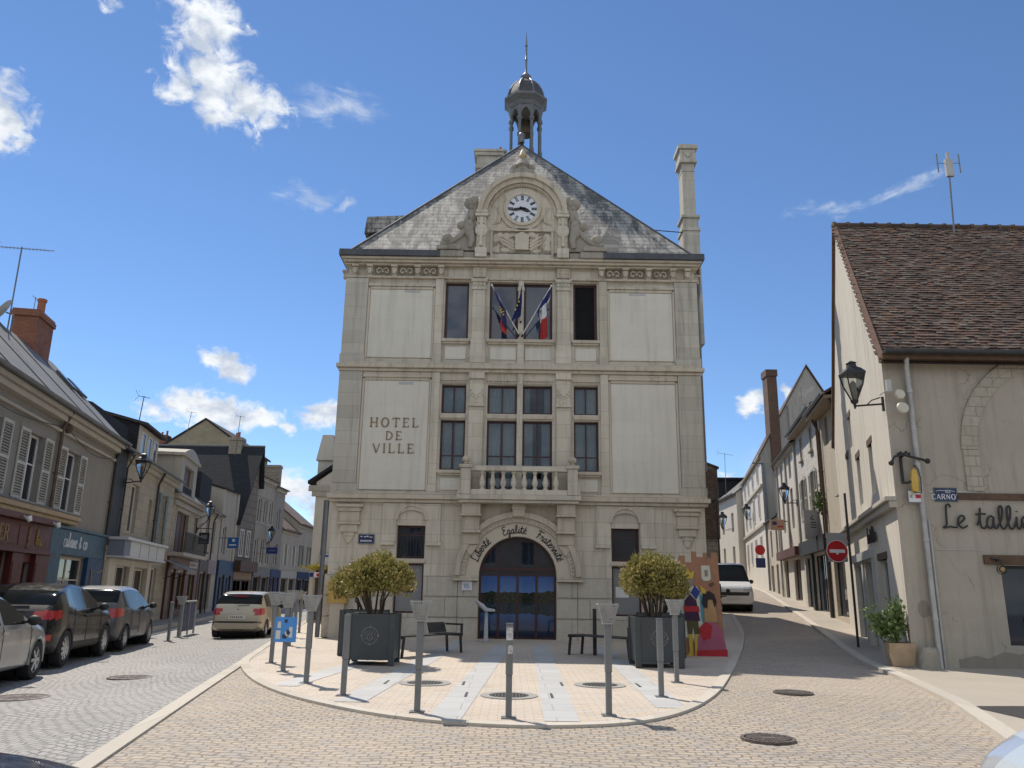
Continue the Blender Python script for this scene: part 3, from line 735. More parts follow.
        m.box(c-.90, c-.46, -.10, .05, 2.62, 2.715); m.box(c+.46, c+.90, -.10, .05, 2.62, 2.715)
        m.build('window_surround', S, root, bevel=.012)
        m = MB(); m.ring(c, 3.36, .40, .475, -.105, .04, 0, math.pi, 20); m.build('blind_arch', ST, root)
        m = MB(); m.box(c-.44, c+.46, -.07, .1, 2.12, 2.225); m.build('window_sill', ST, root, bevel=.01)
        a, b = sorted((s*2.75, s*3.58))
        window(root, a, b, 2.24, 3.2, .17, MAROON, GLASS, v=0, hbars=(2.92,), fw=.06)
        a, b = sorted((s*2.75, s*3.60)); m = MB(); m.box(a, a+.05, .10, .16, .7, 2.1); m.box(b-.05, b, .10, .16, .7, 2.1); m.box(a+.05, b-.05, .102, .16, 2.05, 2.1); m.box(a+.05, b-.05, .102, .16, .7, .75)
        f = m.build('door', MAROON, root)
        m = MB(); m.box(a+.05, b-.05, .12, .15, .75, 2.05); m.build('door_panel', GREYM, f)
        if s < 0:
            m = MB(); m.box(c-.08, c+.12, .11, .14, 1.28, 1.58); m.build('hatch', ROOMD, f)
            m = MB()
            for k in range(9): m.box(a+.07+k*.085, a+.085+k*.085, .15, .165, 2.3, 2.85)
            m.build('window_bars', IRON, f)
        else:
            m = MB(); m.box(c-.30, c+.08, .113, .122, 1.22, 1.52); p = m.build('notice', plain('paper', (.62,.62,.60), .8, .05), f)
        # corner console blocks
        cx = s*5.0; m = MB()
        for (w, z0, z1, d) in ((.40,3.70,3.78,.22), (.34,3.58,3.698,.16), (.30,3.28,3.578,.11), (.34,3.20,3.278,.14), (.26,2.98,3.198,.09), (.16,2.86,2.978,.06)): m.box(cx-w, cx+w, -d, .05, z0, z1)
        m.prism([(cx-.15,2.858),(cx+.15,2.858),(cx+.04,2.66),(cx-.04,2.66)], -.05, .05)
        m.build('console', ST, root, bevel=.015)
    # arched doorway: archivolt, imposts, key stone, motto
    m = MB(); m.ring(0, zs, 1.14, 1.54, -.10, .02, 0, math.pi, 40); m.build('archivolt', wall('hall_arch_stone', (.60,.53,.42), None, stain=.12, streak=.1, var=.08, bump=.15), root)
    m = MB(); m.ring(0, zs, 1.542, 1.68, -.17, .02, 0, math.pi, 40); m.ring(0, zs, 1.682, 1.84, -.24, .02, 0, math.pi, 40)
    for i in range(46):
        a = math.pi*(i+.5)/46; m.sphere((1.61*math.cos(a), -.175, zs+1.61*math.sin(a)), .036, 6, 4)
    m.build('arch_moulding', ST, root)
    m = MB()
    for s in (-1, 1):
        m.box(*sorted((s*1.132, s*1.90)), -.20, .05, 1.63, 1.70); m.box(*sorted((s*1.132, s*1.86)), -.16, .05, 1.702, 1.778)
    m.build('impost', ST, root, bevel=.012)
    m = MB(); m.prism([(-.17,3.48),(.17,3.48),(.20,3.84),(-.20,3.84)], -.31, .05); m.box(-.21,.21,-.34,.05,3.70,3.77); m.build('keystone', ST, root, bevel=.012)
    BL = plain('black_letter_paint', (.012,.012,.013), .5, .1)
    def arc_word(word, mid, size, r):
        wd = text_w(word)*size
        def fn(a, b):
            t = mid-(a-wd/2)/(r+size*.25); return ((r+b)*math.cos(t), -.11, zs+(r+b)*math.sin(t))
        m = MB(); pen(m, word, size, fn, .013); m.build('motto_lettering', BL, root)
    for wd, mid in (('Liberté', R(146)), ('Egalité', R(95)), ('Fraternité', R(43))): arc_word(wd, mid, .245, 1.23)
    # glazed door, four leaves and fanlight, with a printed panorama film on the lower glass
    m = MB()
    for x in (-1.13, -.585, -.03, .525, 1.07): m.box(x, x+.06, .16, .24, 0, 2.02)
    m.box(-1.07, 1.07, .158, .242, 1.93, 2.02); m.box(-1.07, 1.07, .162, .238, 0, .07); m.box(-1.07, 1.07, .162, .238, 1.80, 1.83)
    m.ring(0, zs, 1.06, 1.125, .162, .24, R(12), R(168), 30); 
    for x in (-.585, .525): m.box(x+.005, x+.055, .17, .23, 2.021, 2.66)
    dr = m.build('door', MAROON, root)
    t = NT('panorama_film'); sp = t.n('ShaderNodeSeparateXYZ'); t.L.new(t.tc.outputs['Object'], sp.inputs[0]); x, z = sp.outputs[0], sp.outputs[2]
    cx_ = t.n('ShaderNodeCombineXYZ'); t.L.new(x, cx_.inputs[0])
    prof = t.m('ADD', t.m('MULTIPLY', t.noise(cx_.outputs[0], 1.6, 5, .6), .42), .10)
    dz = t.m('ABSOLUTE', t.m('SUBTRACT', z, 1.02)); up = t.m('GREATER_THAN', z, 1.02)
    skyc = t.mix(t.ramp(z, 1.1, 1.8), (.12,.22,.42), (.03,.085,.27)); wat = t.mix(t.ramp(z, .15, 1.0), (.005,.012,.035), (.06,.14,.33))
    c = t.mix(up, wat, skyc); hill = t.m('LESS_THAN', dz, prof)
    vor = t.n('ShaderNodeTexVoronoi'); t.L.new(t.tc.outputs['Object'], vor.inputs['Vector']); vor.inputs['Scale'].default_value = 26
    town = t.mix(t.ramp(t.noise(t.tc.outputs['Object'], 26, 4, .6), .54, .66), (.010,.017,.010), (.13,.12,.10))
    town = t.mix(up, t.mix(.6, town, (.01,.03,.06)), town); c = t.mix(hill, c, town)
    film = t.fin(c, .04, None, **{'IOR': 1.45})
    m = MB(); m.box(-1.07, 1.07, .195, .203, .07, 1.80); m.build('pane', film, dr)
    m = MB(); m.box(-1.07, 1.07, .195, .203, 1.83, 1.93)
    pts = [(-1.06,2.02)]+[(1.06*math.cos(math.pi-(math.pi*i/24)), max(2.02, zs+1.06*math.sin(math.pi*i/24))) for i in range(2, 23)]+[(1.06,2.02)]
    m.prism(pts, .195, .203); m.build('pane', GLASS, dr)
    lt = MB(); lt.box(-.28, .55, .6, .66, 2.10, 2.13); lt.build('lobby_tube_light', emit('lobby_tube_light', (1,.86,.66), 2.0), dr)
    # consoles carrying the balcony
    for s in (-1, 1):
        a, b = sorted((s*1.12, s*1.66)); m = MB()
        m.box(a, b, -.46, .05, 3.66, 3.97); m.box(a-.03, b+.03, -.5, .05, 3.60, 3.658); m.box(a+.02, b-.02, -.36, .05, 3.20, 3.598); m.box(a-.01, b+.01, -.40, .05, 3.12, 3.198); m.box(a+.03, b-.03, -.26, .05, 2.80, 3.118)
        m.prism([(a+.03,2.798),(b-.03,2.798),((a+b)/2+.03,2.5),((a+b)/2-.03,2.5)], -.2, .05)
        m.build('balcony_console', ST, root, bevel=.015).location.z = -.13
    m = MB(); m.box(-1.82, 1.82, -.66, .05, 4.06, 4.20); m.box(-1.76, 1.76, -.60, .05, 3.972, 4.058); bal = m.build('balcony', S, root, bevel=.02); bal.location.z = -.13
    m = MB(); m.box(-1.42, 1.42, -.62, -.40, 4.202, 4.36); m.build('plinth_rail', S, bal, bevel=.012)
    m = MB(); m.box(-1.42, 1.42, -.63, -.39, 4.90, 5.06); m.build('hand_rail', S, bal, bevel=.02)
    prof = [(.075,4.362),(.075,4.40),(.045,4.42),(.085,4.52),(.092,4.58),(.06,4.70),(.042,4.80),(.06,4.83),(.075,4.85),(.075,4.898)]
    for i in range(8):
        x = -1.24+2.48*(i+.5)/8*1.0; x = -1.085+i*.31
        m = MB(); m.lathe([(r, z) for r, z in prof], (x, -.51, 0), 12); m.build('baluster', S, bal, smooth=True)
    for s in (-1, 1):
        a, b = sorted((s*1.42, s*1.72)); m = MB(); m.box(a, b, -.66, -.36, 4.202, 4.98); m.box(a-.05, b+.05, -.70, -.33, 4.982, 5.08)
        m.prism([(s*1.72,4.202),(s*1.80,4.202),(s*1.722,4.75)], -.64, -.38)
        m.box(*sorted((s*1.44, s*1.70)), -.35, .02, 4.204, 4.95)
        m.build('pedestal', S, bal, bevel=.02)
        m = MB(); m.lathe([(.06,0),(.10,.04),(.05,.09)], (s*1.57,-.51,5.08), 12); m.sphere((s*1.57,-.51,5.25), .125, 14, 10, (1,1,.9)); m.build('ball_finial', ST, bal, smooth=True)
    # cornice with carved frieze
    m = MB(); m.box(-5.62, -1.05, -.12, .05, 10.99, 11.06); m.box(1.05, 5.62, -.12, .05, 10.99, 11.06); m.box(-1.04, 1.04, -.07, .05, 10.99, 11.06)
    m.build('architrave', ST, root, bevel=.01)
    m = MB(); m.box(-5.68, 5.68, -.30, 1.0, 11.46, 11.54); m.box(-5.74, 5.74, -.38, 1.0, 11.542, 11.62); m.box(-5.64, 5.64, -.2, 1.0, 11.40, 11.458)
    m.box(5.45, 5.70, 1.0, DEP, 11.45, 11.62); m.box(-5.70, -5.45, 1.0, DEP, 11.45, 11.62)
    m.build('cornice', ST, root, bevel=.02)
    def corbel(x, w=.10, side=0):
        m = MB(); M = None
        if side: M = Matrix.Translation((side*5.55, x, 0)) @ Matrix.Rotation(side*math.pi/2, 4, 'Z'); x = 0
        m.box(x-w, x+w, -.27, .05, 11.32, 11.398, M); m.box(x-w*.85, x+w*.85, -.2, .05, 11.16, 11.318, M); m.box(x-w*.7, x+w*.7, -.13, .05, 11.0, 11.158, M)
        m.box(x-w*.5, x+w*.5, -.23, -.16, 11.10, 11.30, M)
        m.build('cornice_bracket', ST, root, bevel=.015)
    for s in (-1, 1):
        for x in (2.56, 3.32, 4.06, 4.84, 5.30): corbel(s*x)
        for yy in (.35, 1.0, 1.9, 2.8): corbel(yy, .10, s)
        for x in (2.94, 3.69, 4.45):
            m = MB(); m.box(s*x-.25, s*x+.25, -.03, .05, 11.07, 11.39); m.build('frieze_ground', DKBACK, root); m = MB()
            rnd = random.Random(int(x*100)+s)
            for e in (-1, 1):
                for k in range(13):
                    t = k/12; ang = .6+t*5; r = .12*(1-.65*t); m.sphere((s*x+e*(.12-r*math.cos(ang)*.8), -.065, 11.23+r*math.sin(ang)), .026+.008*rnd.random(), 6, 4)
            m.sphere((s*x, -.06, 11.23), .05, 8, 6)
            m.build('frieze_panel', ST, root)
        # zinc box gutter along the eaves, stone block and scroll beside the gable
        m = MB(); m.box(*sorted((s*2.60, s*5.80)), -.46, -.28, 11.622, 11.82); m.box(*sorted((s*5.60, s*5.80)), -.278, DEP+.4, 11.622, 11.82)
        for k in range(5): m.box(s*(2.9+k*.7)-.012, s*(2.9+k*.7)+.012, -.466, -.3, 11.63, 11.823)
        m.build('gutter', LEAD, root)
        m = MB(); m.box(*sorted((s*1.52, s*2.58)), -.30, .4, 11.623, 11.85); m.box(*sorted((s*1.86, s*2.62)), -.44, -.302, 11.622, 11.84); m.box(*sorted((s*1.95, s*2.72)), -.48, .4, 11.852, 12.0); m.box(*sorted((s*2.0, s*2.62)), -.36, .4, 12.002, 12.1)
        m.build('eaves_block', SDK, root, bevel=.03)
        m = MB(); n = 16; out = []
        for i in range(n+1):
            t = i/n; out.append((s*(1.52+1.10*(1-math.cos(t*math.pi/2))), 13.75-1.65*math.sin(t*math.pi/2)))
        pts = out+[(s*2.62,11.9),(s*1.45,11.9)]
        m.prism(pts, -.30, .05); m.tube([(x, -.30, z) for x, z in out], .10, 8); m.sphere((s*1.68,-.30,13.55), .22, 10, 8); m.sphere((s*2.40,-.30,12.28), .19, 10, 8); m.sphere((s*1.95,-.32,12.75), .16, 10, 8)
        m.build('scroll_buttress', SDK, root, bevel=.01)
    # hip roof with lead hips
    AP = 5.5; TOP = 19.2; m = MB(); ex, ey, ez = 5.54, -.26, 11.80; yb = DEP+.4
    a, b, c, d = (-ex,ey,ez), (ex,ey,ez), (ex,yb,ez), (-ex,yb,ez); p, q = (0,AP,TOP), (0,DEP-AP,TOP)
    def sag(A, B, C, D, n=10):      # slight bell-cast at the eaves
        for i in range(n):
            t0, t1 = i/n, (i+1)/n
            P = lambda t, A, B: Vector(A).lerp(Vector(B), t)
            m.poly([P(t0,A,D), P(t0,B,C), P(t1,B,C), P(t1,A,D)])
    sag(a, b, p, p); sag(b, c, q, p); sag(c, d, q, q); sag(d, a, p, q)
    roof = m.build('roof', SL, root)
    m = MB()
    for A, B in ((a,p),(b,p),(c,q),(d,q)):
        pts = [Vector(A).lerp(Vector(B), i/10)+Vector((0,0,.0)) for i in range(11)]; m.tube(pts, .05 if A[0] < 0 else .035, 8)
    m.tube([p, q], .1, 8); m.build('hip_flashing', LEAD, roof)
    m = MB(); m.tube([(.0,AP-.1,TOP+.05),(0,AP-.1,TOP+.3)], .12, 10); m.sphere((0,AP-.1,TOP+.38), .14, 10, 8); m.build('hip_finial', ZINC, roof, smooth=True)
    # clock gable
    m = MB(); zc = 13.15; r1 = 1.34
    pts = [(-1.42,11.625),(1.42,11.625),(1.42,zc)]+[(r1*1.03*math.cos(math.pi*i/24), zc+r1*1.03*math.sin(math.pi*i/24)) for i in range(25)]+[(-1.42,zc)]
    m.prism(pts, -.20, 2.2); gab = m.build('clock_gable', S, root)
    m = MB(); m.ring(0, zc, 1.14, 1.30, -.36, -.19, 0, math.pi, 36); m.ring(0, zc, 1.302, 1.46, -.46, .4, 0, math.pi, 36); m.ring(0, zc, 1.04, 1.138, -.28, -.19, 0, math.pi, 36)
    for i in range(34):
        a_ = math.pi*(.10+.8*(i+.5)/34); m.sphere((1.09*math.cos(a_), -.29, zc+1.09*math.sin(a_)), .04, 6, 5)
    m.build('arch_moulding', ST, gab)
    cz = 13.38
    m = MB(); m.ring(0, cz, .50, .60, -.34, -.19, 0, 2*math.pi, 40); m.ring(0, cz, .602, .74, -.28, -.19, 0, 2*math.pi, 40); m.build('clock_surround', ST, gab)
    m = MB(); m.lathe([(.50,0),(.50,.03)], (0,-.26,cz), 40, M=Matrix.Rotation(math.pi/2, 4, 'X')); ck = m.build('clock_face', plain('enamel_white', (.62,.65,.70), .3, .06, 3), gab)
    m = MB()
    for k in range(12):
        a_ = math.pi/2-k*math.pi/6; M = Matrix.Translation((.385*math.cos(a_), -.296, cz+.385*math.sin(a_))) @ Matrix.Rotation(a_-math.pi/2, 4, 'Y').inverted()
        for e in ([-.033,0,.033] if k % 3 == 0 else [-.022,.022] if k % 2 else [-.03,0,.025]): m.box(e-.010, e+.010, -.004, .004, -.075, .075, M)
        m.box(-.05,.05,-.003,.003,.068,.08,M); m.box(-.05,.05,-.003,.003,-.08,-.068,M)
    m.build('hour_numerals', BL, ck)
    def hand(ang, ln, w):
        m = MB(); M = Matrix.Translation((0,-.31,cz)) @ Matrix.Rotation(-(math.pi/2-ang), 4, 'Y').inverted()
        M = Matrix.Translation((0,-.31,cz)) @ Matrix.Rotation(ang, 4, 'Y')
        m.prism([(-w*.5,-.10),(w*.5,-.10),(w*.7,ln*.55),(0,ln),(-w*.7,ln*.55)], -.008, .008, M=M); m.sphere((0,-.31,cz), .05, 10, 6, (1,.4,1)); m.build('clock_hand', BL, ck)
    hand(R(262), .42, .07); hand(R(112), .30, .09)
    m = MB(); m.box(-1.02, 1.02, -.28, -.19, 12.60, 12.70); m.box(-1.02,-.94,-.26,-.19,11.80,12.598); m.box(.94,1.02,-.26,-.19,11.80,12.598); m.box(-1.02,1.02,-.27,-.19,11.63,11.798); m.build('relief_frame', ST, gab, bevel=.008)
    m = MB(); m.box(-.94,.94,-.215,-.19,11.80,12.598); m.build('relief_ground', DKBACK, gab); m = MB(); m.prism([(-.22,11.95),(.22,11.95),(.22,12.40),(.30,12.42),(0,12.57),(-.30,12.42),(-.22,12.40)], -.30, -.19); rnd = random.Random(4)
    for e in (-1, 1):
        for k in range(46):
            x = e*(.28+.6*rnd.random()); z = 11.9+.62*rnd.random()
            m.sphere((x, -.20, z), .05+.05*rnd.random(), 7, 5, (1,.6,.6+rnd.random()), Matrix.Rotation(rnd.random()*3, 4, 'Y'))
        for k in range(3): m.tube([(e*.25, -.25, 11.95+.1*k), (e*.6, -.27, 12.15+.12*k), (e*.82, -.22, 12.45)], [.05,.04,.015], 6)
        m.prism([(e*.30,12.1),(e*.52,12.55),(e*.56,12.1)], -.27, -.19)
    m.build('carved_relief', ST, gab, smooth=True)
    m = MB(); m.box(-1.0, 1.0, -.22, -.15, 12.72, 12.76)
    for e in (-1, 1): m.tube([(e*.95,-.2,12.85),(e*.75,-.23,12.95),(e*.70,-.22,13.2),(e*.88,-.2,13.5)], [.03,.06,.05,.02], 6)
    m.build('spandrel_carving', ST, gab)
    for e in (-1, 1):
        m = MB(); a, b = sorted((e*1.12, e*1.50)); m.box(a, b, -.44, .0, 11.63, 11.95); m.box(a+.04, b-.04, -.38, .0, 11.952, 13.05); m.box(a-.02, b+.02, -.44, .0, 13.052, 13.15)
        c_ = (a+b)/2; m.sphere((c_,-.40,12.55), .21, 12, 8, (1,.35,1.1)); m.box(c_-.05,c_+.05,-.47,-.38,12.0,13.0); m.box(a+.08,b-.08,-.43,-.37,12.80,12.9)
        for k in range(6): m.sphere((c_+(k-2.5)*.06,-.40,13.22), .05, 6, 5, (1,1,1.5))
        m.build('gable_pier', S, gab, bevel=.01)
        m = MB(); c_ = e*1.66      # seated carved figure beside the pier
        m.sphere((c_,-.34,13.42), .12, 10, 8, (1,1,1.2)); m.sphere((c_,-.30,13.1), .19, 10, 8, (.8,.7,1.5)); m.sphere((c_+e*.05,-.32,12.65), .22, 10, 8, (.8,.8,1.6)); m.tube([(c_,-.36,13.2),(c_+e*.16,-.42,12.9),(c_,-.46,12.7)], [.07,.06,.05], 7); m.tube([(c_,-.34,12.5),(c_-e*.05,-.4,12.2),(c_,-.36,11.98)], [.14,.10,.08], 8)
        m.build('carved_figure', SDK, gab, smooth=True)
    m = MB(); m.box(-.36,.36,-.44,.1,14.60,14.74); m.lathe([(.26,0),(.20,.12),(.28,.2),(.16,.42),(.08,.5)], (0,-.2,14.74), 12)
    for e in (-1,1): m.sphere((e*.27,-.22,14.9), .13, 8, 6)
    m.build('acroterion', SDK, gab, smooth=True)
    m = MB(); m.lathe([(.08,0),(.14,.08),(.10,.22),(.03,.34)], (0,-.2,15.24), 10); m.build('finial_tip', plain('ochre_gilt', (.45,.36,.2), .5, .2), gab, smooth=True)
    # bell lantern
    lx, ly = .16, 6.35; LG = plain('lantern_grey_paint', (.13,.135,.14), .55, .2, 4); z0 = TOP-.9
    m = MB(); m.lathe([(.95,z0),(.95,z0+.9),(.85,z0+1.0)], (lx,ly,0), 8, R(22.5)); lan = m.build('lantern', LG, root); lan.location.z = -.72
    for k in range(8):
        a_ = R(22.5+45*k); x, y = lx+.66*math.cos(a_), ly+.66*math.sin(a_)
        m = MB(); m.lathe([(.10,19.5),(.10,19.9),(.07,20.0),(.065,21.25),(.11,21.30),(.11,21.42),(.075,21.46),(.075,22.1)], (x,y,0), 10); m.build('column', LG, lan, smooth=True)
    m = MB()
    for k in range(8):
        a0, a1 = R(22.5+45*k), R(22.5+45*(k+1)); P0 = Vector((lx+.66*math.cos(a0), ly+.66*math.sin(a0),0)); P1 = Vector((lx+.66*math.cos(a1), ly+.66*math.sin(a1),0)); n = 8
        for i in range(n):
            t0, t1 = i/n, (i+1)/n; h = lambda t: 21.45+.42*math.sin(math.pi*t)
            A, B = P0.lerp(P1,t0), P0.lerp(P1,t1); nv = (P0+P1)/2-Vector((lx,ly,0)); nv = nv.normalized()*.05
            for off in (nv, -nv): m.poly([A+off+Vector((0,0,h(t0))), B+off+Vector((0,0,h(t1))), B+off+Vector((0,0,22.1)), A+off+Vector((0,0,22.1))])
            m.poly([A+nv+Vector((0,0,h(t0))), B+nv+Vector((0,0,h(t1))), B-nv+Vector((0,0,h(t1))), A-nv+Vector((0,0,h(t0)))])
    m.lathe([(.74,22.0),(.80,22.1),(.78,22.2),(.92,22.32),(.98,22.36),(.98,22.46),(.84,22.56)], (lx,ly,0), 8, R(22.5)); m.build('lantern_cornice', LG, lan)
    m = MB(); m.lathe([(.84,22.50),(.80,22.72),(.72,22.95),(.58,23.22),(.40,23.42),(.16,23.56),(.1,23.6)], (lx,ly,0), 8, R(22.5))
    DS = tiles('dome_slate', (.10,.10,.105), (.06,.06,.066), .2, .09, bump=.4); dome = m.build('dome', DS, lan)
    m = MB()
    for k in range(8):
        a_ = R(22.5+45*k); m.tube([(lx+r*math.cos(a_), ly+r*math.sin(a_), z+.01) for r, z in ((.84,22.5),(.80,22.72),(.72,22.95),(.58,23.22),(.40,23.42),(.16,23.56))], .035, 6)
    m.build('dome_rib', ZINC, dome)
    m = MB(); m.lathe([(.10,23.55),(.20,23.66),(.24,23.76),(.12,23.88),(.05,24.0),(.045,24.6),(.07,24.62),(.045,24.65),(.04,25.3),(.07,25.33),(.04,25.36),(.02,25.7),(.006,26.05)], (lx,ly,0), 10); m.build('spire', ZINC, lan, smooth=True)
    m = MB(); m.lathe([(.30,20.9),(.28,21.05),(.2,21.35),(.16,21.5)], (lx,ly,0), 14); m.build('bell', plain('bronze', (.09,.07,.045), .4, .2, 4, Metallic=.6), lan, smooth=True)
    # chimneys and the slate dormer on the left slope
    m = MB(); x0, x1, y0, y1 = -1.86, -.80, 6.3, 7.1
    for (e, a, b) in ((0,17.5,18.55), (.08,18.552,18.66), (.0,18.662,19.15), (.09,19.152,19.3), (.14,19.302,19.42)): m.box(x0-e, x1+e, y0-e, y1+e, a, b)
    ch = m.build('chimney', SQ, root, bevel=.015); m = MB(); m.tube([(x1-.1,y0+.3,19.42),(x1-.1,y0+.3,19.75)], .05, 8); m.tube([(x1+.15,y0+.3,19.4),(x1+.15,y0+.3,19.6)], .03, 6); m.build('chimney_pot', TERRA, ch)
    m = MB(); x0, x1, y0, y1 = 6.37, 6.87, 4.6, 5.3
    for (e, a, b) in ((.07,10.4,15.0), (.11,15.0,15.12), (.05,15.122,15.55), (.11,15.552,15.68), (-.01,15.682,17.6), (.0,17.602,17.95), (.10,17.952,18.08), (.06,18.082,18.55), (.14,18.552,18.72), (.05,18.722,18.8)): m.box(x0-e, x1+e, y0-e, y1+e, a, b)
    m.prism([(5.5,8.9),(6.298,10.3),(6.298,11.3),(5.5,11.3)], y0-.05, y1+.05); m.prism([(6.30,10.3),(6.94,10.398),(6.30,10.398)], y0-.05, y1+.05)
    m.prism([(6.42,18.42),(6.82,18.42),(6.68,18.2),(6.56,18.2)], y0-.1, y0)
    ch = m.build('chimney', SQ, root, bevel=.015)
    m = MB(); m.tube([(4.3,4.3,14.95),(6.35,4.7,15.0)], .02, 5); m.build('chimney_stay', IRON, ch)
    m = MB(); m.box(-5.9, -4.4, 4.5, 6.0, 13.0, 14.62); dm = m.build('dormer', tiles('dormer_slate', (.07,.07,.075), (.05,.05,.055), .2, .1), root)
    m = MB(); m.prism([(-6.02,14.62),(-4.2,14.86),(-4.2,15.4),(-5.95,15.3)], 4.35, 6.1); m.build('dormer_roof', SL, dm)
    return root
hall = build_hall()
HALL = Vector((.25, 24.0, gz(.25,24)-.02))

# flags, plaques and small wall things on the hall (each its own thing)
def flag(name, label, base, tip, cloth):
    t = thing(name, label, 'flag', HALL+Vector(base)); d = Vector(tip)-Vector(base)
    m = MB(); m.tube([(0,0,0), d], .018, 8); m.sphere(d, .035, 8, 6); m.build('flag_pole', WHITEP, t, smooth=True)
    m = MB(); m.tube([(-.02,.12,-.06),(0,0,0)], .03, 8); m.build('bracket', IRON, t)
    cloth(t, d); return t
def hang(t, d, s0, s1, drop, cols, fold, seed, name='flag_cloth', sway=0, spread=.16):
    """gathered cloth hanging from the pole between fractions s0..s1; cols = list of (fraction, material) down the drop"""
    rnd = random.Random(seed); nu, nv = 22, 18; P = {}
    for i in range(nu+1):
        u = i/nu; top = d*(s0+(s1-s0)*u)
        for j in range(nv+1):
            v = j/nv; ln = drop[0]+(drop[1]-drop[0])*u
            P[i,j] = top+Vector((sway*v+spread*v*(u-.5)+.045*math.sin(u*fold+v*2)*(.3+v), .07*math.sin(u*fold*1.3+1+v)*(.2+v)-.02, -ln*v))
    ms = [c[1] for c in cols]; m = MB()
    for i in range(nu):
        for j in range(nv):
            m.mi = min(range(len(cols)), key=lambda k: 0 if (cols[k-1][0] if k else 0) <= (j+.5)/nv < cols[k][0] else 1)
            m.poly([P[i,j], P[i+1,j], P[i+1,j+1], P[i,j+1]])
    o = m.build(name, ms, t, smooth=True); return o, P
FBLUE = plain('flag_blue', (.012,.022,.12), .8, .15, 6); FWHITE = plain('flag_white', (.62,.62,.62), .8, .06, 6); FRED = plain('flag_red', (.42,.035,.03), .8, .12, 6); GOLD = plain('flag_gold', (.6,.42,.05), .7, .1)
def eu(t, d):
    o, P = hang(t, d, .52, .96, (.7, .4), [(1.01, FBLUE)], 9, 1, sway=.12)
    o2, P2 = hang(t, d, .46, .70, (.75, .85), [(.25, FBLUE), (1.01, FRED)], 7, 5, sway=-.02, spread=.05)
    m = MB()
    for k in range(6):
        q = P[5+2*(k % 3), 8+3*(k//3)]; m.sphere(q+Vector((0,-.03,0)), .03, 6, 4, (1,.4,1))
    m.build('star', GOLD, o)
flag('flag', 'blue starred flag with a red strip hanging from the left slanting pole', (-.06,-.15,9.15), (-.92,-.85,10.5), eu)
def eu2(t, d):
    o, P = hang(t, d, .62, .98, (.85, 1.0), [(1.01, FBLUE)], 8, 2, sway=-.16, spread=.35)
    m = MB()
    for k in range(3): m.sphere(P[6+k,6+3*k]+Vector((0,-.04,0)), .03, 6, 4, (1,.4,1))
    m.build('star', GOLD, o)
flag('flag', 'blue flag hanging from the upright pole between the two middle windows', (0,-.12,9.6), (.0,-.4,10.75), eu2)
def fr(t, d):
    hang(t, d, .50, .92, (.34, .16), [(.8, FBLUE), (1.01, FWHITE)], 8, 3, sway=.03, spread=.06)
    hang(t, d, .60, .78, (1.15, 1.3), [(.15, FBLUE), (.48, FWHITE), (1.01, FRED)], 7, 6, 'flag_cloth', sway=.02, spread=.06)
flag('flag', 'blue, white and red tricolour hanging from the right slanting pole', (.06,-.15,9.15), (.92,-.85,10.5), fr)

def lettering_hall():
    m = MB(); c = -3.82
    for w, z, sz in (('HOTEL', 6.15, .285), ('DE', 5.75, .265), ('VILLE', 5.35, .285)):
        wd = roman_w(w, sz, .36); roman(m, w, sz, c-wd/2, z, -.062, -.043, .36, .15)
    m.build('name_lettering', plain('carved_ochre_letter', (.27,.205,.125), .8, .2), hall)
lettering_hall()
# ------------------------------------------------------------------ ground, roads, square
def sheet(name, pts, off, mat, step=.7, kind='structure', lim=(-40, 40, -8, 90)):
    bm = bmesh.new(); vs = [bm.verts.new((x, y, 0)) for x, y in pts]; f = bm.faces.new(vs)
    bmesh.ops.triangulate(bm, faces=[f])
    xs = [p[0] for p in pts]; ys = [p[1] for p in pts]
    for ax, lo, hi, a, b in ((0, min(xs), max(xs), lim[0], lim[1]), (1, min(ys), max(ys), lim[2], lim[3])):
        v = max(lo, a)+step*.5
        while v < min(hi, b):
            co = (v,0,0) if ax == 0 else (0,v,0); no = (1,0,0) if ax == 0 else (0,1,0)
            bmesh.ops.bisect_plane(bm, geom=bm.verts[:]+bm.edges[:]+bm.faces[:], plane_co=co, plane_no=no); v += step
    for v in bm.verts: v.co.z = gz(v.co.x, v.co.y)+off
    bmesh.ops.recalc_face_normals(bm, faces=bm.faces)
    if sum(f.normal.z for f in bm.faces) < 0: bmesh.ops.reverse_faces(bm, faces=bm.faces)
    me = bpy.data.meshes.new(name); bm.to_mesh(me); bm.free(); me.materials.append(mat)
    o = bpy.data.objects.new(name, me); COL.objects.link(o)
    return tag(o, kind=kind)
def band(name, pts, w, off, h, mat, kind='structure', side=0):
    """kerb or border: rectangular section swept along a ground polyline (dense)"""
    P = [Vector((x, y, 0)) for x, y in pts]; D = []
    for a, b in zip(P, P[1:]):
        n = max(1, int((b-a).length/.5)); D += [a.lerp(b, i/n) for i in range(n)]
    D.append(P[-1]); rows = []
    for i, p in enumerate(D):
        d = (D[min(i+1, len(D)-1)]-D[max(i-1, 0)]).normalized(); nr = Vector((-d.y, d.x, 0))
        l, r = p+nr*(w*(.5+side)), p-nr*(w*(.5-side)); rows.append((l, r))
    m = MB(); V = []; Fc = []
    for l, r in rows:
        zl, zr = gz(l.x, l.y), gz(r.x, r.y); V += [(l.x,l.y,zl+off), (l.x,l.y,zl+off+h), (r.x,r.y,zr+off+h), (r.x,r.y,zr+off)]
    for i in range(len(rows)-1):
        for j in range(3): Fc.append((i*4+j, i*4+j+1, i*4+4+j+1, i*4+4+j))
    Fc += [(0,3,2,1), tuple(len(V)-4+k for k in (0,1,2,3))]
    m.mesh(V, Fc); o = m.build(name, mat); return tag(o, kind=kind)
def gp(*pp): return [ground(x, y)[:2] for x, y in pp]

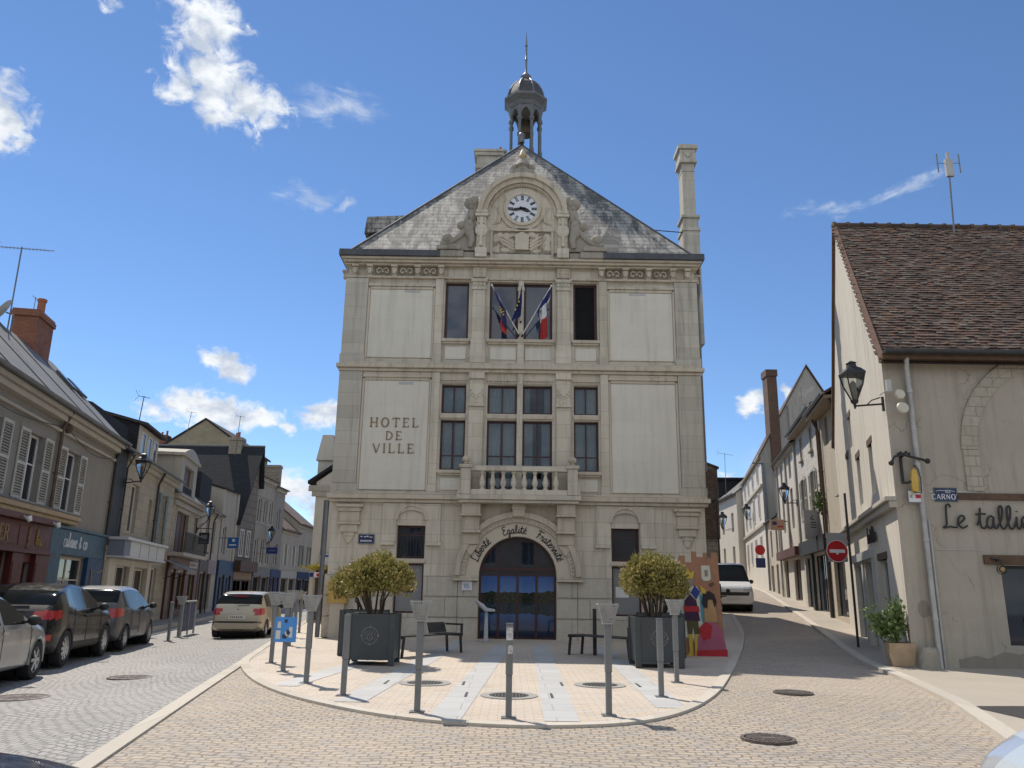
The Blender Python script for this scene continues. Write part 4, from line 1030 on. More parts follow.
LIME_K = wall('kerb_limestone', (.53,.485,.41), (.9,50.0), stain=.15, streak=0, var=.12, bump=.2, mortar=.012)
G_BASE = setts('asphalt_ground', .5, .4, ((.20,.185,.165),(.19,.175,.155),(.2,.18,.16),(.16,.15,.135)), (.17,.16,.14), bump=.1)
G_ROAD = setts('grey_setts', .13, .12, ((.37,.355,.33),(.29,.28,.265),(.42,.40,.37),(.30,.285,.265)), (.155,.15,.14), arc=(1.5,.36), mortar=.011, bump=.9, patchy=.3)
G_BEIGE = setts('beige_setts', .17, .105, ((.45,.378,.297),(.378,.32,.256),(.49,.412,.32),(.338,.295,.243)), (.20,.17,.137), mortar=.012, bump=.8, jitter=.055, patchy=.45, arc=(3.4,.22), extra=((.385,.36,.33),(.51,.41,.295),(.27,.235,.20)))
G_PLAZA = setts('plaza_pavers', .22, .12, ((.56,.48,.39),(.49,.415,.335),(.60,.525,.435),(.45,.385,.315)), (.36,.30,.245), mortar=.008, bump=.35, jitter=.014, patchy=.4, extra=((.53,.49,.44),(.58,.48,.365),(.43,.355,.28)))
G_STRIP = setts('pale_granite_slabs', 1.2, .55, ((.47,.47,.46),(.43,.43,.42),(.50,.50,.49),(.40,.40,.39)), (.30,.29,.27), mortar=.01, bump=.2, jitter=.0)
G_PAVE = setts('pavement_resin', .9, .7, ((.40,.355,.29),(.39,.345,.285),(.42,.37,.30),(.32,.29,.245)), (.385,.34,.28), mortar=.004, bump=.15, patchy=.6)
G_PAVEG = setts('grey_pavement', .5, .4, ((.30,.28,.25),(.27,.255,.23),(.32,.30,.27),(.22,.21,.19)), (.2,.19,.17), mortar=.008, bump=.2)

sheet('ground', [(-400,-60),(400,-60),(400,700),(-400,700)], -.045, G_BASE, 1.4)
K1 = gp((80,768),(165,712),(252,656)); 
d0 = Vector(K1[0])-Vector(K1[1]); d0.normalize(); KS = [(K1[0][0]+d0.x*14, K1[0][1]+d0.y*14)]+K1
PL = gp((312,618),(285,636),(262,651),(250,660),(252,669),(266,681),(300,694.5),(360,708),(425,717.5),(500,723),(570,723.5),(625,720.5),(668,712),(697,699),(715,683),(731,658),(738,640),(737,628),(729,614))
PLs = []
Pv = [Vector((x,y)) for x, y in PL]
for i in range(len(Pv)-1):
    p0, p1, p2, p3 = Pv[max(i-1,0)], Pv[i], Pv[i+1], Pv[min(i+2,len(Pv)-1)]
    for j in range(6):
        t = j/6; PLs.append(tuple(.5*((2*p1)+(p2-p0)*t+(2*p0-5*p1+4*p2-p3)*t*t+(-p0+3*p1-3*p2+p3)*t**3)))
PLs.append(tuple(Pv[-1]))
NEAR = [p for p in PLs]
def lline(Y, off=0): return (-8.5-.19*Y+off if Y < 51 else -18.2+off, Y)
road_left = [KS[0]]+KS[1:]+[PL[2], PL[1], PL[0], (-6.2,27),(-8.8,36),(-9.6,44),(-10.2,75),(-18.0,75),(-17.0,51)]+[lline(Y, 1.5) for Y in (40,27,14,4,-8)]
sheet('road', road_left, -.012, G_ROAD)
RK = gp((1000,731),(960,704),(915,683),(868,663),(838,643),(812,624),(795,612),(778,600.5),(764,592))
d1 = (Vector(RK[0])-Vector(RK[1])).normalized(); RK = [(RK[0][0]+d1.x*2.4+12, RK[0][1]+d1.y*2.4-1.5), (RK[0][0]+d1.x*2.4, RK[0][1]+d1.y*2.4)]+RK
RKf = RK+[(RK[-1][0]+.15*20, RK[-1][1]+20)]
sheet('square_setts', [(-12,-12),(24,-12),(24,76),(-12,76)], -.022, G_BEIGE)
band('road_kerb', KS+[PL[2]], .19, -.03, .034, LIME_K)
sheet('plaza_paving', NEAR+[(6.9,30),(6.2,30),(5.9,24.15),(5.9,24.1),(-5.4,24.1),(-5.6,28),(-6.3,28)], -.002, G_PLAZA)
band('plaza_border', PLs, .17, -.02, .034, LIME_K, side=-.5)
for i, (a, b) in enumerate((((503,645),(443,719.5)),((540,645),(562,721.5)),((463,640),(349,702)),((598,645),(672,708)),((395,652),(283,686)))):
    g = gp(a, b); A, B = Vector(g[0]), Vector(g[1]); d = (B-A).normalized(); nr = Vector((-d.y, d.x))*.21
    sheet('paving_strip', [tuple(A+nr), tuple(B+nr), tuple(B-nr), tuple(A-nr)], .003, G_STRIP, .9)
pave_r = RKf+[(21.5,75),(17.2,52),(15.5,42),(12.3,26.1),(9.3,17.2),(24,17.2),(24,RK[0][1])]
sheet('pavement', pave_r, .035, G_PAVE)
band('pavement_kerb', RKf, .22, -.03, .074, LIME_K)
pl_ = [lline(Y, 1.5) for Y in (-8,4,14,27,40)]+[(-17.0,51),(-17.0,75)]
sheet('pavement', pl_+[(-18.6,75),(-18.6,51)]+[lline(Y, -.3) for Y in (50.9,40,27,14,4,-8)], .09, G_PAVEG)
band('pavement_kerb', pl_, .2, -.03, .13, LIME_K)
ap = gp((968,709),(1024,722)); sheet('dark_pavement_patch', [ap[0], ap[1], (ap[1][0]+2.2, ap[1][1]+.6), (ap[0][0]+2.5, ap[0][1]+.25)], .039, plain('dark_patch_surface', (.035,.032,.03), .85, .2, 12, .5), .8)  # dark wedge laid flat on the pavement

# manhole covers
CAST = plain('cast_iron', (.115,.095,.08), .55, .35, 12, .3)
def cover(px, py, r, label, ribs=True, off=0.0):
    x, y, z = ground(px, py); m = MB()
    t = thing('manhole_cover', label, 'manhole cover', (x, y, z+off))
    m.ring(0, 0, r*.88, r, -.03, .006, 0, 2*math.pi, 36, 'xy'); m.build('cover_frame', CAST, t)
    m = MB(); m.lathe([(r*.86,-.03),(r*.86,-.012 if ribs else .001)], (0,0,0), 36)
    if ribs:
        for k in range(-6, 7):
            u = k*r*.125; h = math.sqrt(max(0, (r*.8)**2-u*u))
            if abs(k) > 1: m.box(u-r*.03, u+r*.03, -h, h, -.013, .008)
            else: m.box(u-r*.03, u+r*.03, r*.35, h, -.013, .008); m.box(u-r*.03, u+r*.03, -h, -r*.35, -.013, .008)
        m.box(-r*.25, r*.25, -r*.2, r*.2, -.013, .006); m.box(-r*.07,r*.07,r*.95,r*1.08,-.01,.008); m.box(-r*.07,r*.07,-r*1.08,-r*.95,-.01,.008)
    else:
        for k in range(6):
            for q in range(10): m.box(*(lambda a, b: (a-.02, a+.02, b-.02, b+.02))(r*.13*k*math.cos(q*.628), r*.13*k*math.sin(q*.628)), .001, .005)
    m.build('cover_lid', CAST, t); return t
cover(768, 738, .29, 'ribbed cast iron manhole cover in the beige setts nearest the camera')
cover(793, 692, .30, 'cast iron manhole cover in the beige setts at the foot of the right street')
cover(130, 677, .36, 'flat manhole cover in the grey setts beside the parked cars', False, -.004)
cover(20, 697, .38, 'flat manhole cover in the grey setts at the left edge of the photo', False, -.004)
DRK = plain('drain_grate_iron', (.05,.05,.052), .6, .2, 10); GRN = plain('granite_ring', (.30,.29,.27), .8, .12, 8)
def grate(px, py, label):
    x, y, z = ground(px, py); t = thing('round_drain_grate', label, 'drain grate', (x, y, z), 0, 'round grates set in the plaza')
    m = MB(); m.ring(0, 0, .29, .42, -.02, .007, 0, 2*math.pi, 40, 'xy'); m.build('stone_ring', GRN, t)
    m = MB(); m.lathe([(.288,-.03),(.288,.0)], (0,0,0), 36)
    for k in range(-5, 6):
        u = k*.05; h = math.sqrt(.27**2-u*u); m.box(u-.012, u+.012, -h, h, .0, .009)
        m.box(-h, h, u-.012, u+.012, .0, .0085)
    m.build('grid', DRK, t)
    for s in (-1, 1): MB().box(s*.62-.02, s*.62+.02, -.22, .30, -.02, .0065).build('slot_drain', DRK, t)
grate(425, 683, 'round drain grate in the plaza behind the left coned bollard'); grate(509, 695.5, 'round drain grate in the plaza behind the middle plain bollard'); grate(600, 685, 'round drain grate in the plaza behind the right coned bollard')

# ------------------------------------------------------------------ bollards
BOL = plain('galvanised_grey_paint', (.19,.20,.205), .42, .12, 6, Metallic=.3); MESHM = plain('perforated_grey_metal', (.33,.335,.33), .5, .15, 10)
def bollard(x, y, label, cone=True, h=1.14, group='grey steel bollards round the plaza', rz=0):
    t = thing('bollard', label, 'bollard', (x, y, gz(x,y)), rz, group)
    hh = h if cone else h-.03; m = MB(); m.box(-.038, .038, -.038, .038, 0, hh*.45); m.box(-.044, .044, -.044, .044, hh*.45, hh); 
    m.build('post', BOL, t, bevel=.012)
    m = MB(); m.box(-.09, .09, -.09, .09, -.01, .012); m.build('base_plate', BOL, t)
    if cone:
        m = MB(); a, b, z0, z1 = .06, .125, h-.02, h+.215; n = 8
        V = lambda s, u, v: Vector((u*s, v*s, 0))
        for k in range(4):
            Mr = Matrix.Rotation(k*math.pi/2, 4, 'Z')
            for i in range(n+1):
                q = -1+2*i/n
                m.bar(Mr @ Vector((a*q, -a, z0)), Mr @ Vector((b*q, -b, z1)), .010, .010)
            for j in range(7):
                f = j/6; w = a+(b-a)*f; z = z0+(z1-z0)*f
                m.bar(Mr @ Vector((-w, -w, z)), Mr @ Vector((w, -w, z)), .010 if 0 < j < 6 else .018, .010 if 0 < j < 6 else .018)
        c = m.build('flared_basket', MESHM, t)
        m = MB(); m.mesh([(s*a*.9, u*a*.9, z0) for s, u in ((-1,-1),(1,-1),(1,1),(-1,1))]+[(s*b*.93, u*b*.93, z1-.03) for s, u in ((-1,-1),(1,-1),(1,1),(-1,1))], [(0,1,5,4),(1,2,6,5),(2,3,7,6),(3,0,4,7),(0,3,2,1)])
        m.build('basket_liner', MESHM, c)
    else:
        m = MB(); m.box(-.046,.046,-.046,.046,hh+.001,hh+.01); m.build('cap', BOL, t, bevel=.004)
    return t
for px, py, cone, lab in ((271,663,1,'bollard with flared basket at the road corner of the plaza, leftmost of the near row'),(283,671.5,1,'bollard with flared basket that carries the blue poster'),(306,683,1,'bollard with flared basket just right of the blue poster'),
        (343,695.5,0,'plain square bollard in front of the left planter'),(417,712,1,'bollard with flared basket between the left planter and the door'),(508.5,718,0,'plain square bollard in front of the hall door, with peeling sticker'),
        (609,715.5,1,'bollard with flared basket right of the door, nearest of the right half'),(661.5,697,0,'plain square bollard in front of the right planter'),(677,682.5,1,'bollard with flared basket at the right corner of the right planter'),
        (289,646,1,'small distant coned bollard on the plaza edge, behind the blue poster'),(294,638,1,'farther coned bollard on the plaza edge towards the hall corner'),(299,633,1,'farthest coned bollard on the plaza edge beside the hall corner'),
        ):
    x, y, z = ground(px, py); b = bollard(x, y, lab, bool(cone), 1.12 if px > 265 else 1.0)
    if 505 < px < 512:
        m = MB(); m.box(-.04,.042,-.0475,-.0445,.90,1.05); m.box(-.02,.043,-.0477,-.0445,.74,.84); m.build('sticker', plain('peeling_sticker', (.5,.5,.5), .6, .5, 30), b)
x, y, z = ground(168, 641); bollard(x, y, 'thin plain bollard on the left pavement in front of the brown shop', False, 1.1, 'bollards on the left pavement')
x, y, z = ground(178, 637); bollard(x, y, 'coned bollard on the left pavement beside the blue barrier', True, 1.0, 'bollards on the left pavement')
# blue poster on the bollard
x, y, z = ground(283, 671.5); t = thing('blue_poster', 'light blue poster board tied to a bollard at the left of the plaza', 'poster', (x, y-.075, z))
m = MB(); m.box(-.19, .20, -.008, .008, .50, .93); m.build('board', plain('poster_blue', (.07,.26,.62), .5, .1, 4), t)
for q in ((-.16,-.08,.55,.70), (-.14,-.08,.74,.85), (.07,.13,.58,.76), (.0,.05,.6,.68)): MB().box(q[0],q[1],-.011,-.0085,q[2],q[3]).build('printed_panel', plain('poster_cream', (.6,.62,.55), .6, .1), t)
m = MB(); m.box(-.02,.03,-.012,-.0085,.83,.89); m.sphere((.06,-.009,.66), .05, 8, 6, (1,.06,1.1)); m.sphere((.0,-.009,.6), .045, 8, 6, (1.1,.06,1)); m.build('printed_figure', plain('poster_navy', (.03,.04,.10), .6, .2), t)
# barrier rack on the left pavement
a = Vector(ground(180,636)); b = Vector(ground(193,633)); t = thing('barrier_rack', 'grey tubular rack with navy panel on the left pavement before the shops', 'barrier', a)
d = b-a; m = MB(); m.tube([(0,0,0),(0,0,1.05),(d.x,d.y,1.05),(d.x,d.y,0)], .035, 8); m.tube([(d.x/2,d.y/2,0),(d.x/2,d.y/2,1.05)], .03, 8); m.build('tube_frame', MESHM, t)
m = MB(); m.bar((d.x*.08,d.y*.08,.55),(d.x*.92,d.y*.92,.55), .02, .85); m.build('panel', plain('navy_panel', (.015,.03,.12), .5, .2), t)

# ------------------------------------------------------------------ planters with multi-stemmed shrubs
PLM = plain('anthracite_steel', (.045,.053,.058), .5, .12, 3); SOIL = plain('soil', (.05,.04,.028), .95, .3, 12, .5)
def planter(x, y, label, w=.91, h=.95, rz=0):
    t = thing('planter', label, 'planter', (x, y, gz(x,y)), rz, 'dark steel planters before the hall')
    m = MB(); b = w/2
    m.box(-b+.05, b-.05, -b, -b+.03, .10, h); m.box(-b+.05, b-.05, b-.03, b, .10, h); m.box(-b, -b+.03, -b+.05, b-.05, .10, h); m.box(b-.03, b, -b+.05, b-.05, .10, h)
    m.box(-b+.03, b-.03, -b+.03, b-.03, .10, .14); m.build('box', PLM, t, bevel=.006)
    for sx in (-1, 1):
        for sy in (-1, 1):
            m = MB(); m.box(sx*(b-.03)-.055, sx*(b-.03)+.055, sy*(b-.03)-.055, sy*(b-.03)+.055, .0, h+.004); m.build('leg', PLM, t, bevel=.008)
    m = MB(); m.box(-b+.03, b-.03, -b+.03, b-.03, h-.12, h-.05); m.build('soil', SOIL, t)
    em = plain('brushed_emblem', (.17,.175,.175), .4, .2, 10); m = MB()
    m.ring(0, .55, .15, .162, -b-.008, -b+.001, R(10), R(80), 8); m.ring(0, .55, .15, .162, -b-.008, -b+.001, R(100), R(170), 8); m.ring(0, .55, .15, .162, -b-.008, -b+.001, R(190), R(260), 8); m.ring(0, .55, .15, .162, -b-.008, -b+.001, R(280), R(350), 8)
    for k in range(4): m.sphere((.16*math.cos(k*math.pi/2), -b-.003, .55+.16*math.sin(k*math.pi/2)), .022, 6, 4, (1,.4,1))
    for e in (-1, 1):
        m.tube([(e*.02,-b-.004,.45),(e*.05,-b-.004,.52),(e*.03,-b-.004,.58),(e*.07,-b-.004,.64),(e*.10,-b-.004,.60),(e*.085,-b-.004,.55)], .008, 5)
        m.tube([(e*.03,-b-.004,.50),(e*.10,-b-.004,.48),(e*.11,-b-.004,.53)], .007, 5)
    m.tube([(0,-b-.004,.44),(0,-b-.004,.66)], .006, 5)
    m.build('crest', em, t)
    return t
def leaf_cloud(mb, rnd, n, surf, size, up=.5):
    for _ in range(n):
        c, nr = surf(rnd); s = size*(.6+.8*rnd.random())
        a = Vector((rnd.gauss(0,1), rnd.gauss(0,1), rnd.gauss(0,1)+up)); a = (a.normalized()+nr*.9).normalized(); b = a.cross(Vector((rnd.gauss(0,1), rnd.gauss(0,1), rnd.gauss(0,1))))
        if b.length < .1: continue
        b.normalize(); w = s*.36
        mb.poly([c, c+a*s*.5+b*w, c+a*s, c+a*s*.5-b*w])
LEAFY = foliage('yellow_green_leaves', ((.20,.20,.045),(.36,.30,.09),(.52,.39,.19),(.13,.145,.03)))
LEAFG = foliage('green_leaves', ((.05,.09,.022),(.09,.14,.035),(.14,.19,.06),(.035,.06,.016)))
BARK = plain('shrub_bark', (.075,.055,.038), .85, .25, 9, .4)
def shrub(x, y, z, label, R_, H0, top, seed, offs=(0,0), nleaf=9000, group='bushy shrubs in the planters'):
    rnd = random.Random(seed); t = thing('shrub', label, 'shrub', (x, y, z), 0, group)
    m = MB(); tips = []
    for k in range(9):
        a = k*2.4+rnd.random(); r = .06+.1*rnd.random(); e = R_*(.25+.55*rnd.random())
        p0 = Vector((r*math.cos(a), r*math.sin(a), 0)); p3 = Vector((offs[0]+e*math.cos(a), offs[1]+e*math.sin(a), H0+.25*(top-H0)+.2*rnd.random()))
        p1 = p0.lerp(p3,.35)+Vector((rnd.gauss(0,.03), rnd.gauss(0,.03), .06)); p2 = p0.lerp(p3,.7)+Vector((rnd.gauss(0,.04), rnd.gauss(0,.04), .03))
        m.tube([p0,p1,p2,p3], [.024,.02,.016,.01], 6)
        for q in range(3):
            p4 = p3+Vector((rnd.gauss(0,.16), rnd.gauss(0,.16), .15+.2*rnd.random())); m.tube([p2.lerp(p3, .3*q+.3), p4], [.011,.004], 5)
    m.build('stem', BARK, t, smooth=True)
    cl = []
    for _ in range(75):       # leaf clumps over a flattened dome
        th = 2*math.pi*rnd.random(); ph = math.acos(1-1.12*rnd.random()); rr = R_*(.74+.24*rnd.random())*(1+.10*math.sin(3*th+seed)+.07*math.sin(5*th+2*seed))
        cl.append((Vector((offs[0]+rr*math.sin(ph)*math.cos(th), offs[1]+rr*math.sin(ph)*math.sin(th), H0+.14*(top-H0)+(top-H0)*.82*math.cos(ph)*(.92+.12*rnd.random()))), .15+.10*rnd.random()))
    for _ in range(26):
        th = 2*math.pi*rnd.random(); rr = R_*.62*math.sqrt(rnd.random()); cl.append((Vector((offs[0]+rr*math.cos(th), offs[1]+rr*math.sin(th), H0+(top-H0)*(.2+.45*rnd.random()))), .2))
    cen = Vector((offs[0], offs[1], H0))
    def surf(rd):
        c, s = cl[int(rd.random()*len(cl))]
        v = Vector((rd.gauss(0,1), rd.gauss(0,1), rd.gauss(0,.9))).normalized()*s*(rd.random()**.4)
        return c+v, (c+v-cen).normalized()
    m = MB(); leaf_cloud(m, rnd, nleaf, surf, .060, .8)
    for _ in range(46):                          # loose shoots standing out of the crown
        c, s = cl[int(rnd.random()*75)]; d = ((c-cen).normalized()+Vector((rnd.gauss(0,.3), rnd.gauss(0,.3), .5))).normalized(); ln = .14+.16*rnd.random()
        for q in range(9):
            p = c+d*(s*.6+ln*q/8); a = (d+Vector((rnd.gauss(0,.7), rnd.gauss(0,.7), rnd.gauss(0,.4)))).normalized(); b = a.cross(Vector((rnd.gauss(0,1), rnd.gauss(0,1), rnd.gauss(0,1))))
            if b.length > .1: b.normalize(); k = .055*(1.1-q/10); m.poly([p, p+a*k*.5+b*k*.3, p+a*k, p+a*k*.5-b*k*.3])
    m.build('foliage', LEAFY, t, fix=False)
    return t
xL, yL, _ = ground(368, 666); yL += .47; planter(xL, yL, 'dark grey steel planter left of the hall door, the nearer of the left two')
xR, yR, _ = ground(659, 668.5); yR += .47; planter(xR+.03, yR, 'dark grey steel planter in front right of the hall door, beside the painted castle board')
planter(-3.20, yL+2.0, 'dark grey steel planter half hidden behind the left front planter'); planter(3.5, yR+2.3, 'dark grey steel planter hidden behind the right front planter and shrub')
shrub(xL+.02, yL, gz(xL,yL)+.88, 'golden green rounded shrub in the left front planter', .63, .54, 1.10, 3, (.0,0), 17000)
shrub(xR, yR, gz(xR,yR)+.88, 'golden green rounded shrub in the right front planter', .57, .62, 1.18, 8, (-.02,0), 16000)
shrub(-3.20, yL+2.0, gz(-3.2,yL)+.9, 'smaller shrub in the rear left planter, showing left of the front one', .38, .42, .85, 5, (-.30,0), 7000)
shrub(3.5, yR+2.3, gz(3.5,yR)+.9, 'shrub in the rear right planter behind the front one', .45, .45, .95, 6, (.05,0), 8000)

# ------------------------------------------------------------------ benches, lectern, letter box, notices
BEN = plain('charcoal_bench_metal', (.03,.032,.034), .45, .15, 6)
def bench(A, B, label, back, flip):
    A, B = Vector(A), Vector(B); d = B-A; L = d.length; rz = math.atan2(d.y, d.x)
    t = thing('bench', label, 'bench', (A.x, A.y, gz(A.x,A.y)), rz, 'charcoal metal benches beside the door')
    m = MB()
    for k in range(7): m.box(0, L, -.24+k*.07, -.24+k*.07+.055, .42, .45)
    m.box(0, .04, -.24, .235, .38, .419); m.box(L-.04, L, -.24, .235, .38, .419); m.build('seat', BEN, t, bevel=.004)
    for x, s in ((.06,-1), (L-.06,1)):
        for y in (-.21, .20):
            m = MB(); m.bar((x,y,.42), (x+s*.05,y,0), .045, .045); m.build('leg', BEN, t)
    m = MB(); x0, x1 = (L-.62, L) if back else (.38, .44); zt = .68 if back else 1.02
    m.mesh([(x0,.25,.46),(x1,.25,.46),(x1,.32,zt),(x0,.32,zt),(x0,.28,.45),(x1,.28,.45),(x1,.35,zt-.01),(x0,.35,zt-.01)] if back else [(x0,.19,.0),(x1,.19,.0),(x1,.19,zt),(x0,.19,zt),(x0,.26,.0),(x1,.26,.0),(x1,.26,zt),(x0,.26,zt)], [(0,1,2,3),(7,6,5,4),(0,4,5,1),(1,5,6,2),(2,6,7,3),(3,7,4,0)])
    m.build('backrest', BEN, t, bevel=.006)
    m = MB(); x = L-.02 if flip else .02; m.box(x-.03, x+.03, -.24, .26, .62, .66); m.box(x-.025, x+.025, -.235, -.19, .40, .62); m.build('armrest', BEN, t, bevel=.006)
    return t
bench((-2.42,17.9), (-1.25,19.6), 'charcoal bench left of the hall door beside the left planter', True, True)
bench((1.55,19.4), (2.75,18.0), 'charcoal bench right of the hall door beside the right planter', False, True)
t = thing('lectern', 'slim pale grey information lectern standing at the left leaf of the hall door', 'lectern', (-.62, 22.9, gz(-.6,22.9)), R(12))
m = MB(); m.box(-.2,.2,-.14,.14,0,.02); m.build('foot', MESHM, t, bevel=.006)
LEC = plain('pale_grey_enamel', (.42,.44,.46), .4, .06, 4)
m = MB(); m.prism([(-.05,.02),(.07,.02),(.045,.82),(-.025,.82)], -.03, .03); m.build('post', LEC, t, bevel=.006)
m = MB(); m.prism([(-.30,1.06),(-.27,1.09),(-.10,1.0),(.0,.90),(.22,.86),(.22,.80),(-.03,.80),(-.16,.92)], -.17, .17); m.build('desk', LEC, t, bevel=.01)
# yellow letter box
t = thing('letter_box', 'ochre yellow letter box on the left corner of the hall behind the planter', 'letter box', (-4.9, 23.78, gz(-4.9,23.8)))
YL = plain('ochre_yellow', (.42,.27,.06), .5, .12, 5)
m = MB(); m.box(-.28,.28,-.14,.14,.95,1.50); m.prism([(-.30,1.50),(.30,1.50),(.30,1.56),(-.30,1.56)], -.17, .16); m.build('box', YL, t, bevel=.015)
m = MB(); m.box(-.18,.18,-.146,-.138,1.38,1.41); m.sphere((-.1,-.14,1.22), .03, 8, 6); m.sphere((.1,-.14,1.10), .025, 8, 6); m.build('slot', IRON, t)
m = MB(); m.box(-.20,.20,-.10,.14,0,.949); m.build('pedestal', ST_ := wall('letter_box_stone', (.5,.45,.37), None), t)
def sign(name, label, cat, loc, rz, w, h, mat, frame=None, th=.012):
    t = thing(name, label, cat, loc, rz); m = MB(); m.box(-w/2, w/2, 0, th, -h/2, h/2); m.build('plate', mat, t, bevel=.003)
    if frame:
        m = MB(); f = .018
        m.box(-w/2-f, w/2+f, -.004, th+.004, h/2, h/2+f); m.box(-w/2-f, w/2+f, -.004, th+.004, -h/2-f, -h/2); m.box(-w/2-f, -w/2, -.004, th+.004, -h/2, h/2); m.box(w/2, w/2+f, -.004, th+.004, -h/2, h/2); m.build('frame', frame, t)
    return t
NAVY = plain('navy_enamel', (.012,.022,.085), .3, .1, 4); WENA = plain('white_enamel', (.65,.66,.68), .4, .05, 4)
t = sign('street_plaque', 'small navy enamel street plaque on the hall wall left of the ground floor window', 'plaque', (-4.22, 23.96, 3.05), 0, .44, .24, NAVY, ZINC)
m = MB()   # writing too small to read in the photograph: two lines of small white strokes
rnd = random.Random(2); x = -.16
for k, (x0, x1, z, h_) in enumerate(((-.17,-.12,.07,.03),(-.07,-.02,.06,.03),(-.01,.06,.075,.03),(.08,.18,.055,.02))): m.box(x0, x1, -.006, .001, z-h_/2, z+h_/2)
x = -.17
while x < .16:
    w = .012+.012*rnd.random(); m.box(x, x+w, -.006, .001, -.08, -.03); x += w+.012
m.build('lettering', WENA, t)
t = sign('notice', 'white laminated notice with blue pattern on the door pier left of the hall door', 'notice', (-1.22, 23.885, gz(0,24)+1.47), 0, .30, .26, WENA)
m = MB(); 
for k in range(4): m.tube([(-.1+.04*k,-.003,.06),(-.06+.04*k,-.003,-.02),(-.09+.05*k,-.003,-.08)], .008, 4)
m.build('print', plain('print_blue', (.1,.16,.35), .6, .1), t)

# ------------------------------------------------------------------ painted castle board with two figures
bx0, by, bz = ground(706, 656); BX = lambda px: (px-512)/F*by*1.0
t = thing('castle_photo_board', 'painted wooden castle board with a crowned king and queen without faces beside the right planter', 'painted board', (bx0, by, bz), R(-4))
s = by/F
def bp(px, py): return ((px-706)*s*1.01, (656-py)*s*1.035)
def flat(name, pts, y, mat, th=.012): 
    m = MB(); m.prism([bp(*p) for p in pts], y, y+th); return m.build(name, mat, t)
CB = plain('castle_brown_paint', (.33,.165,.095), .8, .18, 3)
crn = [(682,657),(681,586),(686,586),(686,568),(684,562),(691,562),(691,567),(696,567),(696,561),(702,561),(703,567),(709,567),(709,562),(716,562),(716,568),(719,568),(720,565),(721,658)]
flat('castle_panel', [(678,657),(679,598),(684,566),(690,566),(690,572),(696,572),(696,562),(701,562),(701,567),(707,567),(707,563),(711,563),(711,568),(715,568),(715,563),(721,563),(724,657)], .0, CB, .018)
m = MB(); m.bar((.25,.02,1.4),(.30,.75,.0), .05, .05); m.bar((-.2,.02,1.4),(-.2,.75,.0), .05, .05); m.build('brace', BROWNW, t)
flat('notice', [(705,575),(713,575),(714,587),(712,589),(707,589),(705,587)], -.012, plain('cream_card', (.55,.52,.42), .7, .1))
flat('notice_print', [(708,579),(711,579),(711,585),(708,585)], -.016, plain('card_print', (.2,.19,.17), .7, .2), .004)
flat('painted_crack', [(711,592),(716,590),(717,592),(713,595)], -.006, plain('castle_dark_paint', (.12,.06,.04), .8, .1))
KC = plain('king_cloak_blue', (.07,.25,.33), .7, .15, 4); KN = plain('king_navy', (.02,.04,.22), .7, .1); KP = plain('king_purple', (.045,.012,.05), .7, .15); KR = plain('red_paint', (.42,.02,.03), .7, .12); KY = plain('yellow_paint', (.55,.40,.05), .7, .12); KE = plain('ermine_cream', (.60,.58,.46), .7, .12); KG = plain('grey_face_paint', (.28,.25,.24), .7, .1); PK = plain('pink_dress', (.36,.10,.16), .7, .12); BLK = plain('black_hair_paint', (.02,.013,.015), .7, .1); SKN = plain('tan_paint', (.42,.25,.11), .7, .1); OLV = plain('olive_paint', (.09,.075,.03), .7, .1)
flat('cloak', [(680,603),(686,594),(700,594),(706,603),(708,625),(704,646),(699,652),(694,640),(688,640),(686,650),(679,655),(678,640),(683,625)], -.012, KE)
flat('cloak', [(680,603),(684,599),(685,622),(682,640),(678,650),(677,628),(680,615)], -.018, KC, .006)
flat('cloak', [(706,603),(702,600),(703,622),(706,632),(710,618),(709,606)], -.018, KC, .006)
flat('collar', [(684,600),(689,593),(693,600),(687,606)], -.024, KN, .006); flat('collar', [(694,600),(698,593),(703,599),(699,606)], -.024, KN, .006)
flat('tunic', [(688,607),(693,601),(699,607),(702,625),(687,625)], -.026, KP, .006); flat('belt', [(687,612),(701,612),(702,617),(687,617)], -.032, KR, .006)
flat('breeches', [(689,625),(700,625),(701,637),(696,637),(695,630),(694,637),(690,637)], -.022, OLV, .006)
flat('boot', [(690,637),(694,637),(694,657),(688,657),(691,652)], -.024, KY, .006); flat('boot', [(696,637),(701,637),(701,652),(703,657),(696,657)], -.024, KY, .006)
flat('face', [(688,587),(690,585),(695,585),(697,588),(695,594),(690,594)], -.026, KG, .006); flat('crown', [(687,587),(686,578),(690,582),(692,577),(694,582),(698,580),(697,587)], -.030, KY, .006)
flat('gown', [(699,640),(703,630),(709,626),(716,626),(722,634),(725,648),(726,657),(698,657)], -.030, PK); flat('gown_trim', [(698,651),(726,650),(726,657),(697,657)], -.036, KR, .006); flat('shawl', [(700,632),(706,626),(713,629),(711,640),(704,643)], -.036, KR, .006)
flat('bodice', [(706,626),(706,612),(710,606),(714,606),(717,613),(718,626)], -.034, SKN, .006); flat('hair', [(704,609),(705,602),(711,598),(716,601),(718,608),(716,613),(714,606),(710,606),(709,614),(706,613)], -.040, BLK, .006); flat('crown', [(704,600),(703,593),(708,597),(709,601)], -.040, KY, .006)
